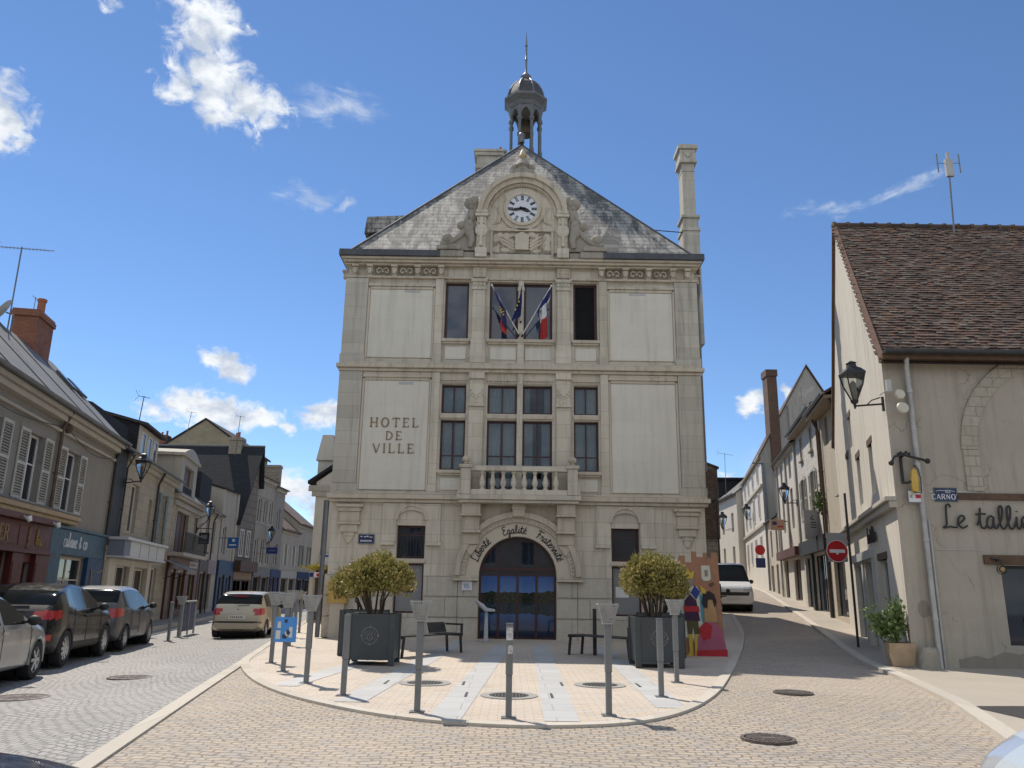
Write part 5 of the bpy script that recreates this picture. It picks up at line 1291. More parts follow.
# ------------------------------------------------------------------ houses of the two streets
def house(label, A, B, eave, ridge, depth, wm, rm, holes=(), z0=None, oh=.25, rd=None, name='house', gable=False, verge=.08, roof=True, ends=True, th=.10, reveal=.2, cat='house', group=None, flat=False):
    """local frame: x along the facade (left to right seen from the street), y into the house, z up from z0.
       eave and ridge are heights above z0; rd = distance of the ridge behind the facade"""
    L, rz = frame_from(A, B)
    z0 = (min(gz(*A), gz(*B)) if z0 is None else z0)
    t = thing(name, label, cat, (A[0], A[1], z0), rz, group)
    rd = depth/2 if rd is None else rd
    m = MB(); wall_grid(m, 0, L, -.6, eave, list(holes), 0, reveal)
    if gable:
        m.poly([(0,0,eave),(L,0,eave),(L*gable,0,ridge)])
        m.poly([(0,0,-.6),(0,depth,-.6),(0,depth,eave),(0,0,eave)]); m.poly([(L,0,-.6),(L,0,eave),(L,depth,eave),(L,depth,-.6)])
        m.poly([(0,depth,-.6),(L,depth,-.6),(L,depth,eave),(L*gable,depth,ridge),(0,depth,eave)])
    else:
        for x in (0, L): m.poly([(x,0,-.6),(x,depth,-.6),(x,depth,eave),(x,rd,ridge),(x,0,eave)])
        m.poly([(0,depth,-.6),(L,depth,-.6),(L,depth,eave),(0,depth,eave)])
    w = m.build('wall', wm, t)
    if roof:
        m = MB()
        if gable:
            for x, e in ((0,-1), (L,1)):
                k = (ridge-eave)/max(.01, abs(L*gable-x)); o = .12
                a, b, c = (x+e*o, eave-k*o+.02), (L*gable, ridge+.02), (L*gable, ridge+.02+th)
                d = (x+e*o, eave-k*o+.02+th)
                m.prism([a, b, c, d], -verge, depth+.1)
        else:
            k = (ridge-eave)/rd; k2 = (ridge-eave)/max(.01, depth-rd)
            m.prism([(-oh, eave-k*oh+.03), (rd, ridge+.03), (rd, ridge+.03+th), (-oh, eave-k*oh+.03+th)], -verge, L+verge, 'yz')
            m.prism([(rd+.001, ridge+.03), (depth+.1, eave-k2*.1+.03), (depth+.1, eave-k2*.1+.03+th), (rd+.001, ridge+.03+th)], -verge, L+verge, 'yz')
        m.build('roof', rm, t)
    return t, L
def cornice(t, x0, x1, z, mat, d=.18, h=.22):
    m = MB(); m.box(x0, x1, -d, .04, z-h*.4, z); m.box(x0, x1, -d*.6, .04, z-h, z-h*.4-.002); return m.build('cornice', mat, t, bevel=.015)
def surround(t, a, b, c, d, mat, w=.14, p=.04, sillp=.1):
    m = MB(); m.box(a-w, a, -p, .05, c, d); m.box(b, b+w, -p, .05, c, d); m.box(a-w, b+w, -p-.003, .05, d, d+w*1.3); m.box(a-w-.04, b+w+.04, -p-sillp, .05, c-.1, c-.002)
    return m.build('window_surround', mat, t, bevel=.01)
def railing(t, a, b, z0, z1, y, mat=None):
    m = MB(); m.box(a, b, y-.02, y+.02, z1-.04, z1); m.box(a, b, y-.015, y+.015, z0, z0+.03); n = int((b-a)/.15)
    for i in range(n+1): m.box(a+(b-a)*i/n-.009, a+(b-a)*i/n+.009, y-.009, y+.009, z0, z1)
    return m.build('railing', mat or IRON, t)
def chimney(t, x, y, w, d, z0, z1, mat, pots=2, cap=None, lean=0):
    m = MB(); m.box(x-w/2, x+w/2, y-d/2, y+d/2, z0, z1-.25); m.box(x-w/2-.05, x+w/2+.05, y-d/2-.05, y+d/2+.05, z1-.248, z1-.08); m.box(x-w/2-.02, x+w/2+.02, y-d/2-.02, y+d/2+.02, z1-.078, z1)
    c = m.build('chimney', mat, t, bevel=.012)
    for i in range(pots):
        px = x+(i-(pots-1)/2)*min(.45, w/max(1,pots)); h = .34+.13*(i % 2); m = MB(); m.lathe([(.11,z1),(.09,z1+h*.8),(.115,z1+h*.85),(.10,z1+h)], (px, y, 0), 10); m.build('chimney_pot', TERRA, c, smooth=True)
    return c
def shop_text(t, s, size, x, z, y, mat, name='shop_lettering', gap=.2, w=.13, parent=None):
    m = MB(); roman(m, s, size, x, z, y-.012, y+.002, gap, w); return m.build(name, mat, parent or t)

SLATE = tiles('dark_slate', (.026,.028,.033), (.018,.019,.023), .24, .11, blot=.3, bump=.35, rough=.95)
SLATE2 = tiles('grey_slate', (.17,.165,.155), (.125,.12,.115), .24, .11, blot=.4, moss=(.23,.21,.18), bump=.35)
TILEB = tiles('brown_roof_tile', (.13,.075,.05), (.085,.055,.04), .2, .09, blot=.5, moss=(.15,.13,.10), bump=.6)
ZROOF = plain('standing_seam_zinc', (.135,.13,.12), .6, .18, 1.2, .1)
W_GREY = wall('grey_render', (.285,.267,.24), None, cracks=.4, stain=.3, streak=.3, var=.14)
W_STONE = wall('left_cream_ashlar', (.44,.39,.305), (.75,.34), stain=.25, streak=.35, var=.12, mort=.55, mortar=.01)
W_CREAM = wall('cream_render', (.50,.445,.36), None, cracks=.5, stain=.22, streak=.3, var=.10)
W_LEFTP = wall('aged_pale_render_shade_tone', (.43,.395,.335), None, cracks=.5, stain=.35, streak=.45, var=.16, bump=.3)  # aged render, base tone also lowered to carry the left street's shade
W_CREAM2 = wall('light_cream_render', (.64,.60,.525), None, stain=.2, streak=.3, var=.08)  # base tone raised for the sunlit fronts of the right street
W_WHITE = wall('whitewashed_stone', (.62,.59,.53), (.4,.22), stain=.2, streak=.3, var=.14, mort=.75, mortar=.012, bump=.5)
W_OLD = wall('old_rubble_wall', (.36,.31,.25), (.45,.22), stain=.4, streak=.4, var=.25, mort=.6, mortar=.02, bump=.8)
W_GABLE = wall('grey_gable_render', (.42,.40,.36), None, stain=.4, streak=.45, var=.16, patch=(.52,.49,.43))
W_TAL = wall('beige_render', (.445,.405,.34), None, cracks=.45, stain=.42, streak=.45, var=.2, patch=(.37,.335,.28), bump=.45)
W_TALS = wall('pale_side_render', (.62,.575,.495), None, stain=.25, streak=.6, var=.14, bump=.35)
DSTONE = wall('dressed_trim_stone', (.47,.435,.37), None, stain=.25, streak=.3, var=.12)
CHARC = plain('charcoal_cladding', (.035,.037,.042), .7, .12, 2)
BRICK = tiles('orange_chimney_brick', (.30,.12,.065), (.22,.085,.05), .22, .075, dark=.5, blot=.45, bump=.4)
BRICK2 = tiles('brown_chimney_brick', (.15,.085,.055), (.11,.062,.043), .22, .075, dark=.5, blot=.45, bump=.4)
REDSH = plain('oxblood_shop_paint', (.10,.014,.011), .45, .12, 3); BLUSH = plain('petrol_blue_shop_paint', (.035,.09,.14), .5, .12, 3); BLUD = plain('deep_blue_shop_paint', (.010,.045,.115), .5, .12, 3)
GOLDL = plain('gold_letter', (.30,.21,.08), .45, .15, 6)
SHOPGL = glass_dark('shop_glass', (.012,.012,.011), .05)

def lp(Y): return (-8.5-.19*Y, Y)
def lx(Y, Y0): return (Y-Y0)*1.0179
# --- H1: grey rendered house over the red and the blue shops
Y0 = 13.0; X = lambda Y: lx(Y, Y0)
wins = [(18.0-.52, 18.0+.52), (20.72-.5, 20.72+.5), (23.55-.55, 23.55+.55)]
holes = [(X(a), X(b), 3.62, 5.35) for a, b in wins]
holes += [(X(17.0), X(20.05), .45, 2.36), (X(20.75), X(21.55), .15, 2.1), (X(23.4), X(25.9), .5, 2.36), (X(13.6), X(16.4), .45, 2.36)]
h1, L1 = house('grey rendered house with white louvred shutters above a red and a blue shop', lp(Y0), lp(27.6), 6.55, 9.0, 5.0, W_GREY, ZROOF, holes, z0=.06, rd=2.5, oh=.3)
for k in range(6): MB().prism([(-.3,6.55-.98*.3+.14),(2.5,9.135),(2.5,9.165),(-.3,6.55-.98*.3+.17)], k*2.6-.03, k*2.6+.03, 'yz').build('roof_seam', ZROOF, h1)
m = MB(); m.box(0, L1+.02, -.30, .05, 6.16, 6.30); m.box(0, L1+.02, -.20, .05, 6.0, 6.158); m.box(0, L1+.02, -.10, .05, 5.70, 5.78); m.build('cornice', DSTONE, h1, bevel=.02)
gutter(h1, -.05, L1+.1, -.40, 6.36, .085)
for a, b in wins:
    window(h1, X(a), X(b), 3.62, 5.35, .14, WHITEP, GLASS, v=1, hbars=(4.6,), curtain=None)
    louvre(h1, X(a)-.62, X(a)-.04, 3.62, 5.38, -.05); louvre(h1, X(b)+.04, X(b)+.62, 3.62, 5.38, -.05)
    m = MB(); m.box(X(a)-.05, X(b)+.05, -.08, .1, 3.53, 3.618); m.build('window_sill', DSTONE, h1)
m = MB(); m.box(0, X(24.0), -.34, .05, 3.36, 3.50); m.box(0, X(24.0), -.26, .05, 3.25, 3.358); led = m.build('ledge', plain('ochre_ledge', (.40,.31,.2), .8, .15, 3), h1, bevel=.02)
m = MB(); m.box(0, X(24.1), -.36, .05, 3.502, 3.53); m.build('ledge_flashing', ZINC, led)
# red shop front
xr = X(22.5); m = MB()
m.box(0, xr, -.10, .04, 2.40, 3.10); m.box(0, xr, -.30, .04, 3.102, 3.245); m.box(0, xr+.02, -.2, .04, 2.32, 2.398)
for a, b in ((16.4,17.0), (20.05,20.75), (21.55,22.5)): m.box(X(a), X(b), -.14, .04, 0, 2.318); m.box(X(a)+.06, X(b)-.06, -.155, -.14, .3, 2.1)
m.box(X(17.0), X(20.05), -.06, .04, 0, .45); m.box(X(13), X(13.6), -.1, .04, 0, 2.3); m.box(X(13.6), X(16.4), -.06, .04, 0, .45); m.box(X(20.75), X(21.55), -.03, .04, 2.1, 2.317)
sf = m.build('shop_front', REDSH, h1, bevel=.012)
m = MB(); m.box(X(20.3), xr-.1, -.112, -.1, 2.5, 3.0); m.box(X(17.2), X(20.2), -.112, -.1, 2.5, 3.0); m.build('sign_board', REDSH, sf, bevel=.01)
shop_text(h1, 'SIER', .36, X(18.75), 2.58, -.114, GOLDL, parent=sf, gap=.12); m = MB(); m.tube([(X(20.95),-.125,3.0),(X(20.87),-.125,2.9),(X(20.92),-.125,2.75),(X(20.82),-.125,2.7),(X(20.92),-.125,2.62),(X(20.87),-.125,2.5),(X(20.95),-.125,2.42)], .014, 6)
pen(m, 'ba', .42, lambda a, b: (X(21.4)+a, -.125, 2.55+b), .016); m.build('sign_flourish', GOLDL, sf)
window(h1, X(17.0), X(20.05), .45, 2.36, .08, REDSH, SHOPGL, v=2); window(h1, X(20.75), X(21.55), .15, 2.1, .1, REDSH, SHOPGL, v=0, name='door'); window(h1, X(13.6), X(16.4), .45, 2.36, .08, REDSH, SHOPGL, v=2)
for Y in (19.9, 21.9):
    m = MB(); m.tube([(X(Y),-.3,3.18),(X(Y),-.42,3.12)], .02, 6); m.lathe([(.05,0),(.09,.12)], (X(Y),-.46,3.05), 10, M=Matrix.Rotation(R(-30), 4, 'X')); m.build('spot_lamp', WHITEP, sf, smooth=True)
# blue shop front
xb0, xb1 = xr+.03, L1-.02; m = MB()
m.box(xb0, xb1, -.10, .04, 2.40, 3.12); m.box(xb0, xb1, -.16, .04, 3.122, 3.19); m.box(xb0, X(23.4), -.12, .04, 0, 2.398); m.box(X(23.4), X(25.9), -.09, .04, 0, .5)
sf = m.build('shop_front', BLUSH, h1, bevel=.012)
m = MB(); m.box(X(25.9), xb1, -.12, .04, 0, 2.398); m.build('side_panel', BLUD, sf, bevel=.01)
window(h1, X(23.4), X(25.9), .5, 2.36, .1, CREAMP, SHOPGL, v=1, hbars=(1.7,), fw=.07)
m = MB(); pen(m, 'cabane & co', .44, lambda a, b: (X(23.5)+a, -.108, 2.62+b), .016); m.build('shop_lettering', WENA, sf)
m = MB(); m.tube([(X(26.3),-.14,2.0),(X(26.35),-.3,1.95),(X(26.9),-.36,2.05)], .012, 5); m.tube([(X(26.3),-.13,2.05),(X(26.32),-.16,1.5),(X(26.25),-.14,1.3)], .018, 5); m.build('ornamental_bracket', GOLDL, sf)
downpipe(h1, X(22.15), 3.55, 6.2, -.09, .05, plain('rusty_pipe', (.11,.07,.05), .7, .3, 6)); downpipe(h1, L1-.12, .1, 6.2, -.09, .05, plain('black_pipe', (.03,.03,.032), .5, .2))
m = MB(); m.sphere((X(22.35),-.15,5.85), .14, 12, 8, (.5,1,1)); m.build('junction_box', plain('rusty_pipe', (.11,.07,.05)), h1)
for k, (a, b) in enumerate((((X(15),-.08,5.9),(X(22),-.08,5.85)), ((X(22.5),-.08,5.9),(X(27.3),-.08,5.8)))):
    m = MB(); A, B = Vector(a), Vector(b); m.tube([A.lerp(B,i/10)+Vector((0,-.02,-.32*math.sin(math.pi*i/10))) for i in range(11)], .012, 5); m.build('facade_cable', IRON, h1)
chimney(h1, X(25.8), 2.6, 1.35, .8, 7.6, 10.25, BRICK, 0)
ch = [c for c in h1.children if c.name.startswith('chimney')][0]
m = MB(); m.lathe([(.13,10.25),(.12,10.85),(.15,10.86),(.15,10.95)], (X(26.2),2.6,0), 10); m.build('chimney_pot', TERRA, ch, smooth=True)
m = MB(); m.tube([(X(25.4),2.5,10.2),(X(25.4),2.5,10.75)], .012, 5); m.tube([(X(25.15),2.5,10.7),(X(25.65),2.5,10.7)], .01, 5); m.build('small_aerial', ZINC, ch)
for Y in (26.0, 27.0):
    m = MB(); M = Matrix.Translation((X(Y), 1.4, 8.07)) @ Matrix.Rotation(R(44.4), 4, 'X'); m.box(-.24,.24,-.4,.4,.02,.09,M); sk = m.build('skylight', LEAD, h1); m = MB(); m.box(-.19,.19,-.34,.34,.092,.097,M); m.build('pane', GLASS, sk)
# aerial and dish on H1
def aerial(label, base, h, yagi=1.0, lean=(0,0), rz=0, group='roof aerials'):
    t = thing('aerial', label, 'aerial', base, 0, group); m = MB(); top = Vector((lean[0], lean[1], h)); m.tube([(0,0,-.6), top], .022, 6); m.build('mast', ZINC, t)
    m = MB(); d = Vector((math.cos(rz), math.sin(rz), -.12)); c = top+Vector((0,0,-.05)); m.tube([c-d*yagi*.45, c+d*yagi*.55], .014, 5); s = Vector((-d.y, d.x, 0)).normalized()
    for k in range(int(yagi*7)):
        p = c+d*yagi*(-.42+.95*k/(yagi*7)); l = .12; m.tube([p-s*l, p+s*l], .006, 4)
    for e in (-1, 1): p = c-d*yagi*.45; m.tube([p, p+Vector((0,0,e*.25))-d*.15], .008, 4); m.tube([p-s*.18+Vector((0,0,e*.22)), p+s*.18+Vector((0,0,e*.22))], .008, 4)
    m.build('yagi_antenna', ZINC, t); return t
def dish(label, base, r, rz, el=.5, col=None):
    t = thing('satellite_dish', label, 'satellite dish', base, rz); Mx = Matrix.Rotation(math.pi/2-el, 4, 'X')
    m = MB(); n = 18; vs = [Mx @ Vector((0,0,0))]; 
    pr = [(.0,.0),(r*.4,r*.03),(r*.75,r*.1),(r,r*.19)]; m.lathe(pr[1:]+[(r*1.0,r*.21),(r*.7,r*.12),(r*.38,r*.05)], (0,0,0), n, M=Mx); m.build('reflector', col or plain('dish_grey', (.42,.42,.41), .5, .08, 3), t, smooth=True)
    m = MB(); m.tube([Mx @ Vector((0,-r*.8,r*.1)), Mx @ Vector((0,-r*.1,r*.95))], .012, 5); m.box(-.04,.04,-.04,.04,-.05,.05, Matrix.Translation(Mx @ Vector((0,-r*.1,r*.95)))); m.build('feed_arm', IRON, t)
    m = MB(); m.tube([(0,.05,0),(0,.25,-.05),(0,.25,-.8)], .025, 6); m.build('mount', ZINC, t); return t
def H1w(Y, y, z): return h1.matrix_basis @ Vector((X(Y), y, z))
bpy.context.view_layer.update()
def inpix(px, py, Y): r = ray(px, py); t_ = Y/r.y; return Vector((r.x*t_, Y, CAMH+r.z*t_))
b = inpix(7, 332, 23.5); tp = inpix(22, 247, 23.5); aerial('long yagi aerial on a tall mast above the nearest left house', b, tp.z-b.z, 2.1, (tp.x-b.x, 0), R(-8))
dish('grey satellite dish on the ridge of the nearest left house', inpix(4, 312, 23.0), .42, R(-62), .55)

# --- H2: narrow cream stone house with charcoal strip, slate attic and white shop
Y0 = 27.64; X2 = lambda Y: lx(Y, Y0)
holes = [(X2(30.2), X2(31.2), 3.5, 5.3), (X2(32.9), X2(33.4), 3.5, 5.0), (X2(34.9), X2(35.7), 3.35, 5.4), (X2(29.0), X2(30.9), .1, 2.25), (X2(31.5), X2(33.6), .3, 2.2), (X2(34.7), X2(35.6), .1, 2.3)]
h2, L2 = house('cream stone house with charcoal strip, slate attic and blank white shop sign', lp(Y0), lp(37.3), 6.3, 8.0, 6.0, W_STONE, SLATE, holes, z0=.06, rd=3.0, oh=.2)
m = MB(); m.box(0, 1.45, -.03, .05, 2.9, 6.28); m.build('charcoal_strip', CHARC, h2)
cornice(h2, 1.46, L2, 6.28, DSTONE, .22, .3); gutter(h2, -.02, L2+.05, -.34, 6.30, .075)
window(h2, X2(30.2), X2(31.2), 3.5, 5.3, .14, WHITEP, GLASS); window(h2, X2(32.9), X2(33.4), 3.5, 5.0, .14, WHITEP, GLASS, v=0); window(h2, X2(34.9), X2(35.7), 3.35, 5.4, .14, WHITEP, GLASS)
plank_shutter(h2, X2(34.9)-.45, X2(34.9)-.03, 3.3, 5.45); plank_shutter(h2, X2(35.7)+.03, X2(35.7)+.45, 3.3, 5.45)
m = MB(); m.box(X2(28.1), X2(34.25), -.62, .04, 2.5, 2.56); m.box(X2(28.9), X2(34.2), -.55, .04, 2.562, 3.1); m.box(X2(28.05), X2(34.3), -.66, .04, 3.102, 3.2)
sb = m.build('sign_box', plain('blank_white_sign', (.52,.53,.54), .5, .06, 2), h2, bevel=.01)
m = MB(); m.box(X2(28.1), X2(28.88), -.555, .04, 2.562, 3.1); m.build('sign_end', plain('slate_blue_panel', (.17,.19,.25), .6, .08), sb)
m = MB()
for k in range(1, 4): m.box(X2(28.9)+k*1.35-.02, X2(28.9)+k*1.35+.02, -.558, -.55, 2.57, 3.09)
m.build('sign_joint', ZINC, sb)
m = MB(); m.box(X2(28.2), X2(29.0), -.12, .05, 0, 2.49); m.box(X2(30.9), X2(31.5), -.12, .05, 0, 2.49); m.box(X2(33.6), X2(34.1), -.12, .05, 0, 2.49); m.box(X2(29.0), X2(33.6), -.1, .05, 2.25, 2.49); m.build('shop_front', CREAMP, h2, bevel=.012)
window(h2, X2(29.0), X2(30.9), .1, 2.25, .1, WHITEP, SHOPGL, v=1, name='door'); window(h2, X2(31.5), X2(33.6), .3, 2.2, .1, WHITEP, SHOPGL, v=1); window(h2, X2(34.7), X2(35.6), .1, 2.3, .1, WHITEP, SHOPGL, v=0, name='door')
downpipe(h2, X2(33.75), 3.2, 6.1, -.1, .05, plain('black_pipe', (.03,.03,.032))); downpipe(h2, X2(28.9), 3.2, 6.1, -.1, .03, plain('black_pipe', (.03,.03,.032)))
m = MB(); ax0, ax1 = X2(33.05), X2(36.5); m.prism([(.8,6.4),(.8,8.15),(5.5,9.3),(5.5,6.4)], ax0, ax1, 'yz'); at_ = m.build('attic', SLATE, h2)
m = MB(); m.box(ax0+.05, ax1-.05, .76, .802, 6.45, 8.1); m.build('attic_front', W_CREAM2, at_)
for k in range(3):
    a = ax0+.35+k*1.05; f = window(h2, a, a+.6, 6.85, 7.85, .70, WHITEP, GLASS, v=0)
m = MB(); m.prism([(.45,8.06),(5.6,9.32),(5.6,9.44),(.45,8.18)], ax0-.1, ax1+.35, 'yz'); m.build('attic_roof', tiles('dark_tile_edge', (.06,.045,.04), (.05,.04,.035), .2, .1), at_)
m = MB(); m.prism([(1.0,6.6),(1.0,7.8),(3.0,8.3),(3.0,6.6)], .0, ax0-.8, 'yz'); m.build('attic_cheek', SLATE, at_)
aerial('thin aerial mast on the slate attic of the second left house', inpix(138, 422, 35), 1.2, .5, (.12,0), R(20))
# box on the pavement wall: dark charcoal gap filler behind
# --- H3a: stone corner house with ornate dormer, balcony and brown shop
Y0 = 37.35; X3 = lambda Y: lx(Y, Y0)
holes = [(X3(38.2), X3(41.0), 3.15, 5.05), (X3(42.6), X3(43.3), 3.4, 5.1), (X3(38.0), X3(39.0), .1, 2.2), (X3(39.6), X3(41.3), .5, 2.2), (X3(42.2), X3(43.8), .2, 2.3)]
h3, L3 = house('cream stone house with arched stone dormer, iron balcony and brown shop with awning', lp(Y0), lp(44.6), 5.85, 8.3, 6.0, W_STONE, SLATE2, holes, z0=.06, rd=3.0, oh=.15)
m = MB()
for (z0_, z1_, d) in ((5.25,5.36,.16), (5.362,5.5,.1), (5.55,5.68,.24), (5.682,5.80,.32)): m.box(0, L3, -d, .05, z0_, z1_)
m.build('cornice', DSTONE, h3, bevel=.02)
window(h3, X3(38.2), X3(41.0), 3.15, 5.05, .12, BROWNW, BROWNW, v=2, name='balcony_door'); window(h3, X3(42.6), X3(43.3), 3.4, 5.1, .12, WHITEP, GLASS, v=0)
surround(h3, X3(38.2), X3(41.0), 3.15, 5.05, DSTONE)
m = MB(); m.box(.0, X3(43.2), -.7, .05, 2.92, 3.08); m.build('balcony_slab', DSTONE, h3, bevel=.02); railing(h3, .1, X3(43.1), 3.1, 4.05, -.64)
m = MB(); m.box(0, L3, -.12, .05, 2.36, 2.9); m.box(0, X3(38.0), -.1, .05, 0, 2.358); m.box(X3(39.0), X3(39.6), -.1, .05, 0, 2.358); m.box(X3(41.3), X3(42.2), -.1, .05, 0, 2.358); m.box(X3(43.8), L3, -.1, .05, 0, 2.358); m.box(X3(39.6), X3(41.3), -.06, .05, 0, .5)
sf = m.build('shop_front', plain('chestnut_shop_paint', (.10,.032,.02), .5, .15, 3), h3, bevel=.012)
window(h3, X3(38.0), X3(39.0), .1, 2.2, .1, BROWNW, SHOPGL, v=0, name='door'); window(h3, X3(39.6), X3(41.3), .5, 2.2, .1, BROWNW, SHOPGL, v=1); window(h3, X3(42.2), X3(43.8), .2, 2.3, .1, BROWNW, SHOPGL, v=1)
m = MB(); m.box(X3(41.9), X3(44.0), -.14, -.122, 2.5, 2.8); sg = m.build('sign_board', plain('aged_white_sign', (.40,.38,.35), .6, .1), sf)
m = MB()
for k in range(6): m.box(X3(42.2)+k*.26, X3(42.2)+k*.26+.16, -.146, -.14, 2.58, 2.72)
m.build('worn_lettering', plain('faded_letter', (.15,.12,.1), .7, .2), sg)
dw0, dw1 = X3(38.4), X3(42.2)
m = MB(); m.box(dw0, dw0+.75, .05, 2.2, 5.86, 7.7); m.box(dw1-.75, dw1, .05, 2.2, 5.86, 7.7); m.box(dw0+.75, dw1-.75, .05, 2.2, 7.35, 7.7); m.box(dw0-.15, dw1+.15, -.08, 2.3, 7.702, 7.85)
n = 10; pts = [(dw0-.1+(dw1-dw0+.2)*i/n, 7.852+.42*math.sin(math.pi*i/n)) for i in range(n+1)]; m.prism(pts, -.04, 2.2); dm = m.build('dormer', DSTONE, h3, bevel=.015)
m = MB(); m.box(dw0+.76, dw1-.76, .25, .3, 5.87, 7.34); m.build('dormer_shutter', BROWNW, dm)
railing(h3, dw0+.8, dw1-.8, 5.87, 6.4, .1)
dish('pale satellite dish on the roof beside the arched stone dormer', inpix(170, 462, 39.5), .55, R(-70), .6)
# black fabric awning frame on brackets
t = thing('awning', 'grey canvas awning over the brown shop door on the left', 'awning', h3.matrix_basis @ Vector((X3(37.5), -.12, 2.3)), h3.rotation_euler.z)
m = MB(); m.prism([(0,.42),(-1.0,-.02),(-1.0,-.2),(-.97,-.2),(-.97,-.04),(0,.38)], -1.1, 1.1, 'yz'); m.build('canvas', plain('awning_canvas', (.22,.22,.22), .9, .15, 4), t)
m = MB()
for x in (-1.0, 1.0): m.tube([(x,0,-.4),(x,-.95,-.05)], .02, 6)
m.build('awning_arm', IRON, t)
# --- H3b: lower cream house with slate cheek
Y0 = 44.62; X4 = lambda Y: lx(Y, Y0)
holes = [(X4(46.3), X4(47.0), 3.5, 5.4), (X4(45.2), X4(46.8), .3, 2.3), (X4(47.6), X4(49.4), .3, 2.3), (X4(48.6), X4(49.3), 3.5, 5.4)]
h4, L4 = house('cream rendered house with low slate roof and mauve shopfront, left street', lp(Y0), lp(50.9), 5.9, 8.4, 6, W_CREAM, SLATE2, holes, z0=.06, oh=.25)
for q in holes: window(h4, *q, .12, WHITEP if q[2] > 3 else BROWNW, GLASS, v=0 if q[2] > 3 else 1, name='window')
surround(h4, *holes[0], BROWNW, .08, .02); cornice(h4, 0, L4, 5.88, DSTONE); gutter(h4, 0, L4, -.3, 5.9, .07)
m = MB(); m.box(.2, X4(47.2), -.12, .05, 2.4, 3.0); m.box(.2, X4(45.2), -.1, .05, 0, 2.398); m.box(X4(46.8), X4(47.2), -.1, .05, 0, 2.398); m.build('shop_front', plain('dark_brown_shop_paint', (.06,.03,.025), .5, .15), h4)
m = MB(); m.box(X4(47.4), X4(49.8), -.14, .05, 2.3, 3.1); m.build('sign_board', plain('mauve_sign', (.26,.20,.22), .6, .1), h4)
m = MB(); m.prism([(.3,5.95),(.3,7.8),(3.0,8.5),(3.0,5.95)], X4(44.75), X4(48.2), 'yz'); m.build('slate_dormer', SLATE, h4)
downpipe(h4, X4(47.9), .1, 5.7, -.1, .045, plain('black_pipe', (.03,.03,.032)))
XS = -18.2
def street_house(label, Y0, Y1, eave, ridge, depth, wm, rm, **k):
    return house(label, (XS, Y0), (XS, Y1), eave, ridge, depth, wm, rm, z0=.06, **k)
# --- H4 narrow pale house
h5, L5 = house('narrow tall pale house with blue shop front, left street', (XS+.0,51.0), (XS, 53.9), 7.6, 8.3, 5, W_LEFTP, SLATE, [(.6,1.2,3.6,5.3),(.4,1.3,.2,2.2),(1.7,2.5,.2,2.2)], z0=.06, oh=.15)
window(h5, .6,1.2,3.6,5.3,.12,WHITEP,GLASS,v=0); window(h5, .4,1.3,.2,2.2,.1,BLUD,SHOPGL,v=0,name='door'); window(h5, 1.7,2.5,.2,2.2,.1,BLUD,SHOPGL,v=0)
m = MB(); m.box(.05,2.85,-.15,.05,2.3,3.2); m.box(.05,.38,-.12,.05,0,2.298); m.box(1.32,1.68,-.12,.05,0,2.298); m.box(2.52,2.85,-.12,.05,0,2.298); m.build('shop_front', BLUD, h5)
MB().box(-.02, .3, -.08, .05, 3.2, 7.6).build('quoin', DSTONE, h5); MB().box(2.6, 2.92, -.08, .05, 3.2, 7.6).build('quoin', DSTONE, h5)
# --- H5 large slate-roofed gable house (roof slope faces the square)
t = thing('slate_roof_house', 'tall house whose huge dark slate roof slope faces the square, left street', 'house', (XS, 54.0, .06), math.pi/2)
RD = 12.0; m = MB()
m.poly([(0,0,-.3),(3.9,0,-.3),(3.9,0,8.6),(3.45,0,11.3),(0,0,6.0)]); m.poly([(0,0,-.3),(0,RD,-.3),(0,RD,6.0),(0,0,6.0)]); m.poly([(3.9,0,-.3),(3.9,RD,-.3),(3.9,RD,8.6),(3.9,0,8.6)]); m.poly([(0,RD,-.3),(3.9,RD,-.3),(3.9,RD,8.6),(3.45,RD,11.3),(0,RD,6.0)])
m.build('wall', wall('dark_timbered_front', (.20,.175,.145), (1.4,.5), stain=.4, streak=.3, var=.2, mort=.5, mortar=.05), t)
m = MB(); m.prism([(-.3,5.55),(3.45,11.32),(3.45,11.5),(-.3,5.72)], -.35, RD); m.prism([(3.452,11.32),(4.0,8.5),(4.15,8.5),(3.452,11.5)], -.35, RD); m.build('roof', SLATE, t)
m = MB(); m.tube([(3.45,-.35,11.5),(3.45,RD,11.5)], .08, 6); m.build('ridge_flashing', ZINC, t)
for a in (.9, 2.3): window(t, a, a+.8, 3.6, 5.4, -.02, WHITEP, GLASS, v=1)
m = MB(); m.box(.1,3.8,-.5,.02,2.6,3.3); m.build('balcony', BROWNW, t); 
m = MB(); m.box(.1,3.8,-.12,.02,2.1,2.58); sb = m.build('sign_board', plain('timber_sign', (.28,.18,.10), .6, .15), t)
for a in (.3, 2.1): window(t, a, a+1.5, .2, 2.05, -.03, BROWNW, SHOPGL, v=1)
c = chimney(t, 3.45, 1.7, .8, .9, 9.6, 12.1, W_OLD, 2)
aerial('aerial beside the chimney on the big slate roof', inpix(236, 447, 57), 2.3, .6, (.1,0), R(20))
t = thing('gable_house', 'tan stone gable wall showing behind the big slate roof', 'house', (-33.0, 75.0, .1), 0); w_ = 7.6
m = MB(); m.poly([(0,0,0),(w_,0,0),(w_,0,14.4),(w_*.5,0,17.0),(0,0,14.4)]); m.poly([(0,8,0),(w_,8,0),(w_,8,14.4),(w_*.5,8,17.0),(0,8,14.4)]); m.poly([(0,0,0),(0,8,0),(0,8,14.4),(0,0,14.4)]); m.poly([(w_,0,0),(w_,8,0),(w_,8,14.4),(w_,0,14.4)])
m.build('wall', wall('tan_gable_stone', (.34,.29,.20), (.6,.3), stain=.3, var=.15, mort=.8), t)
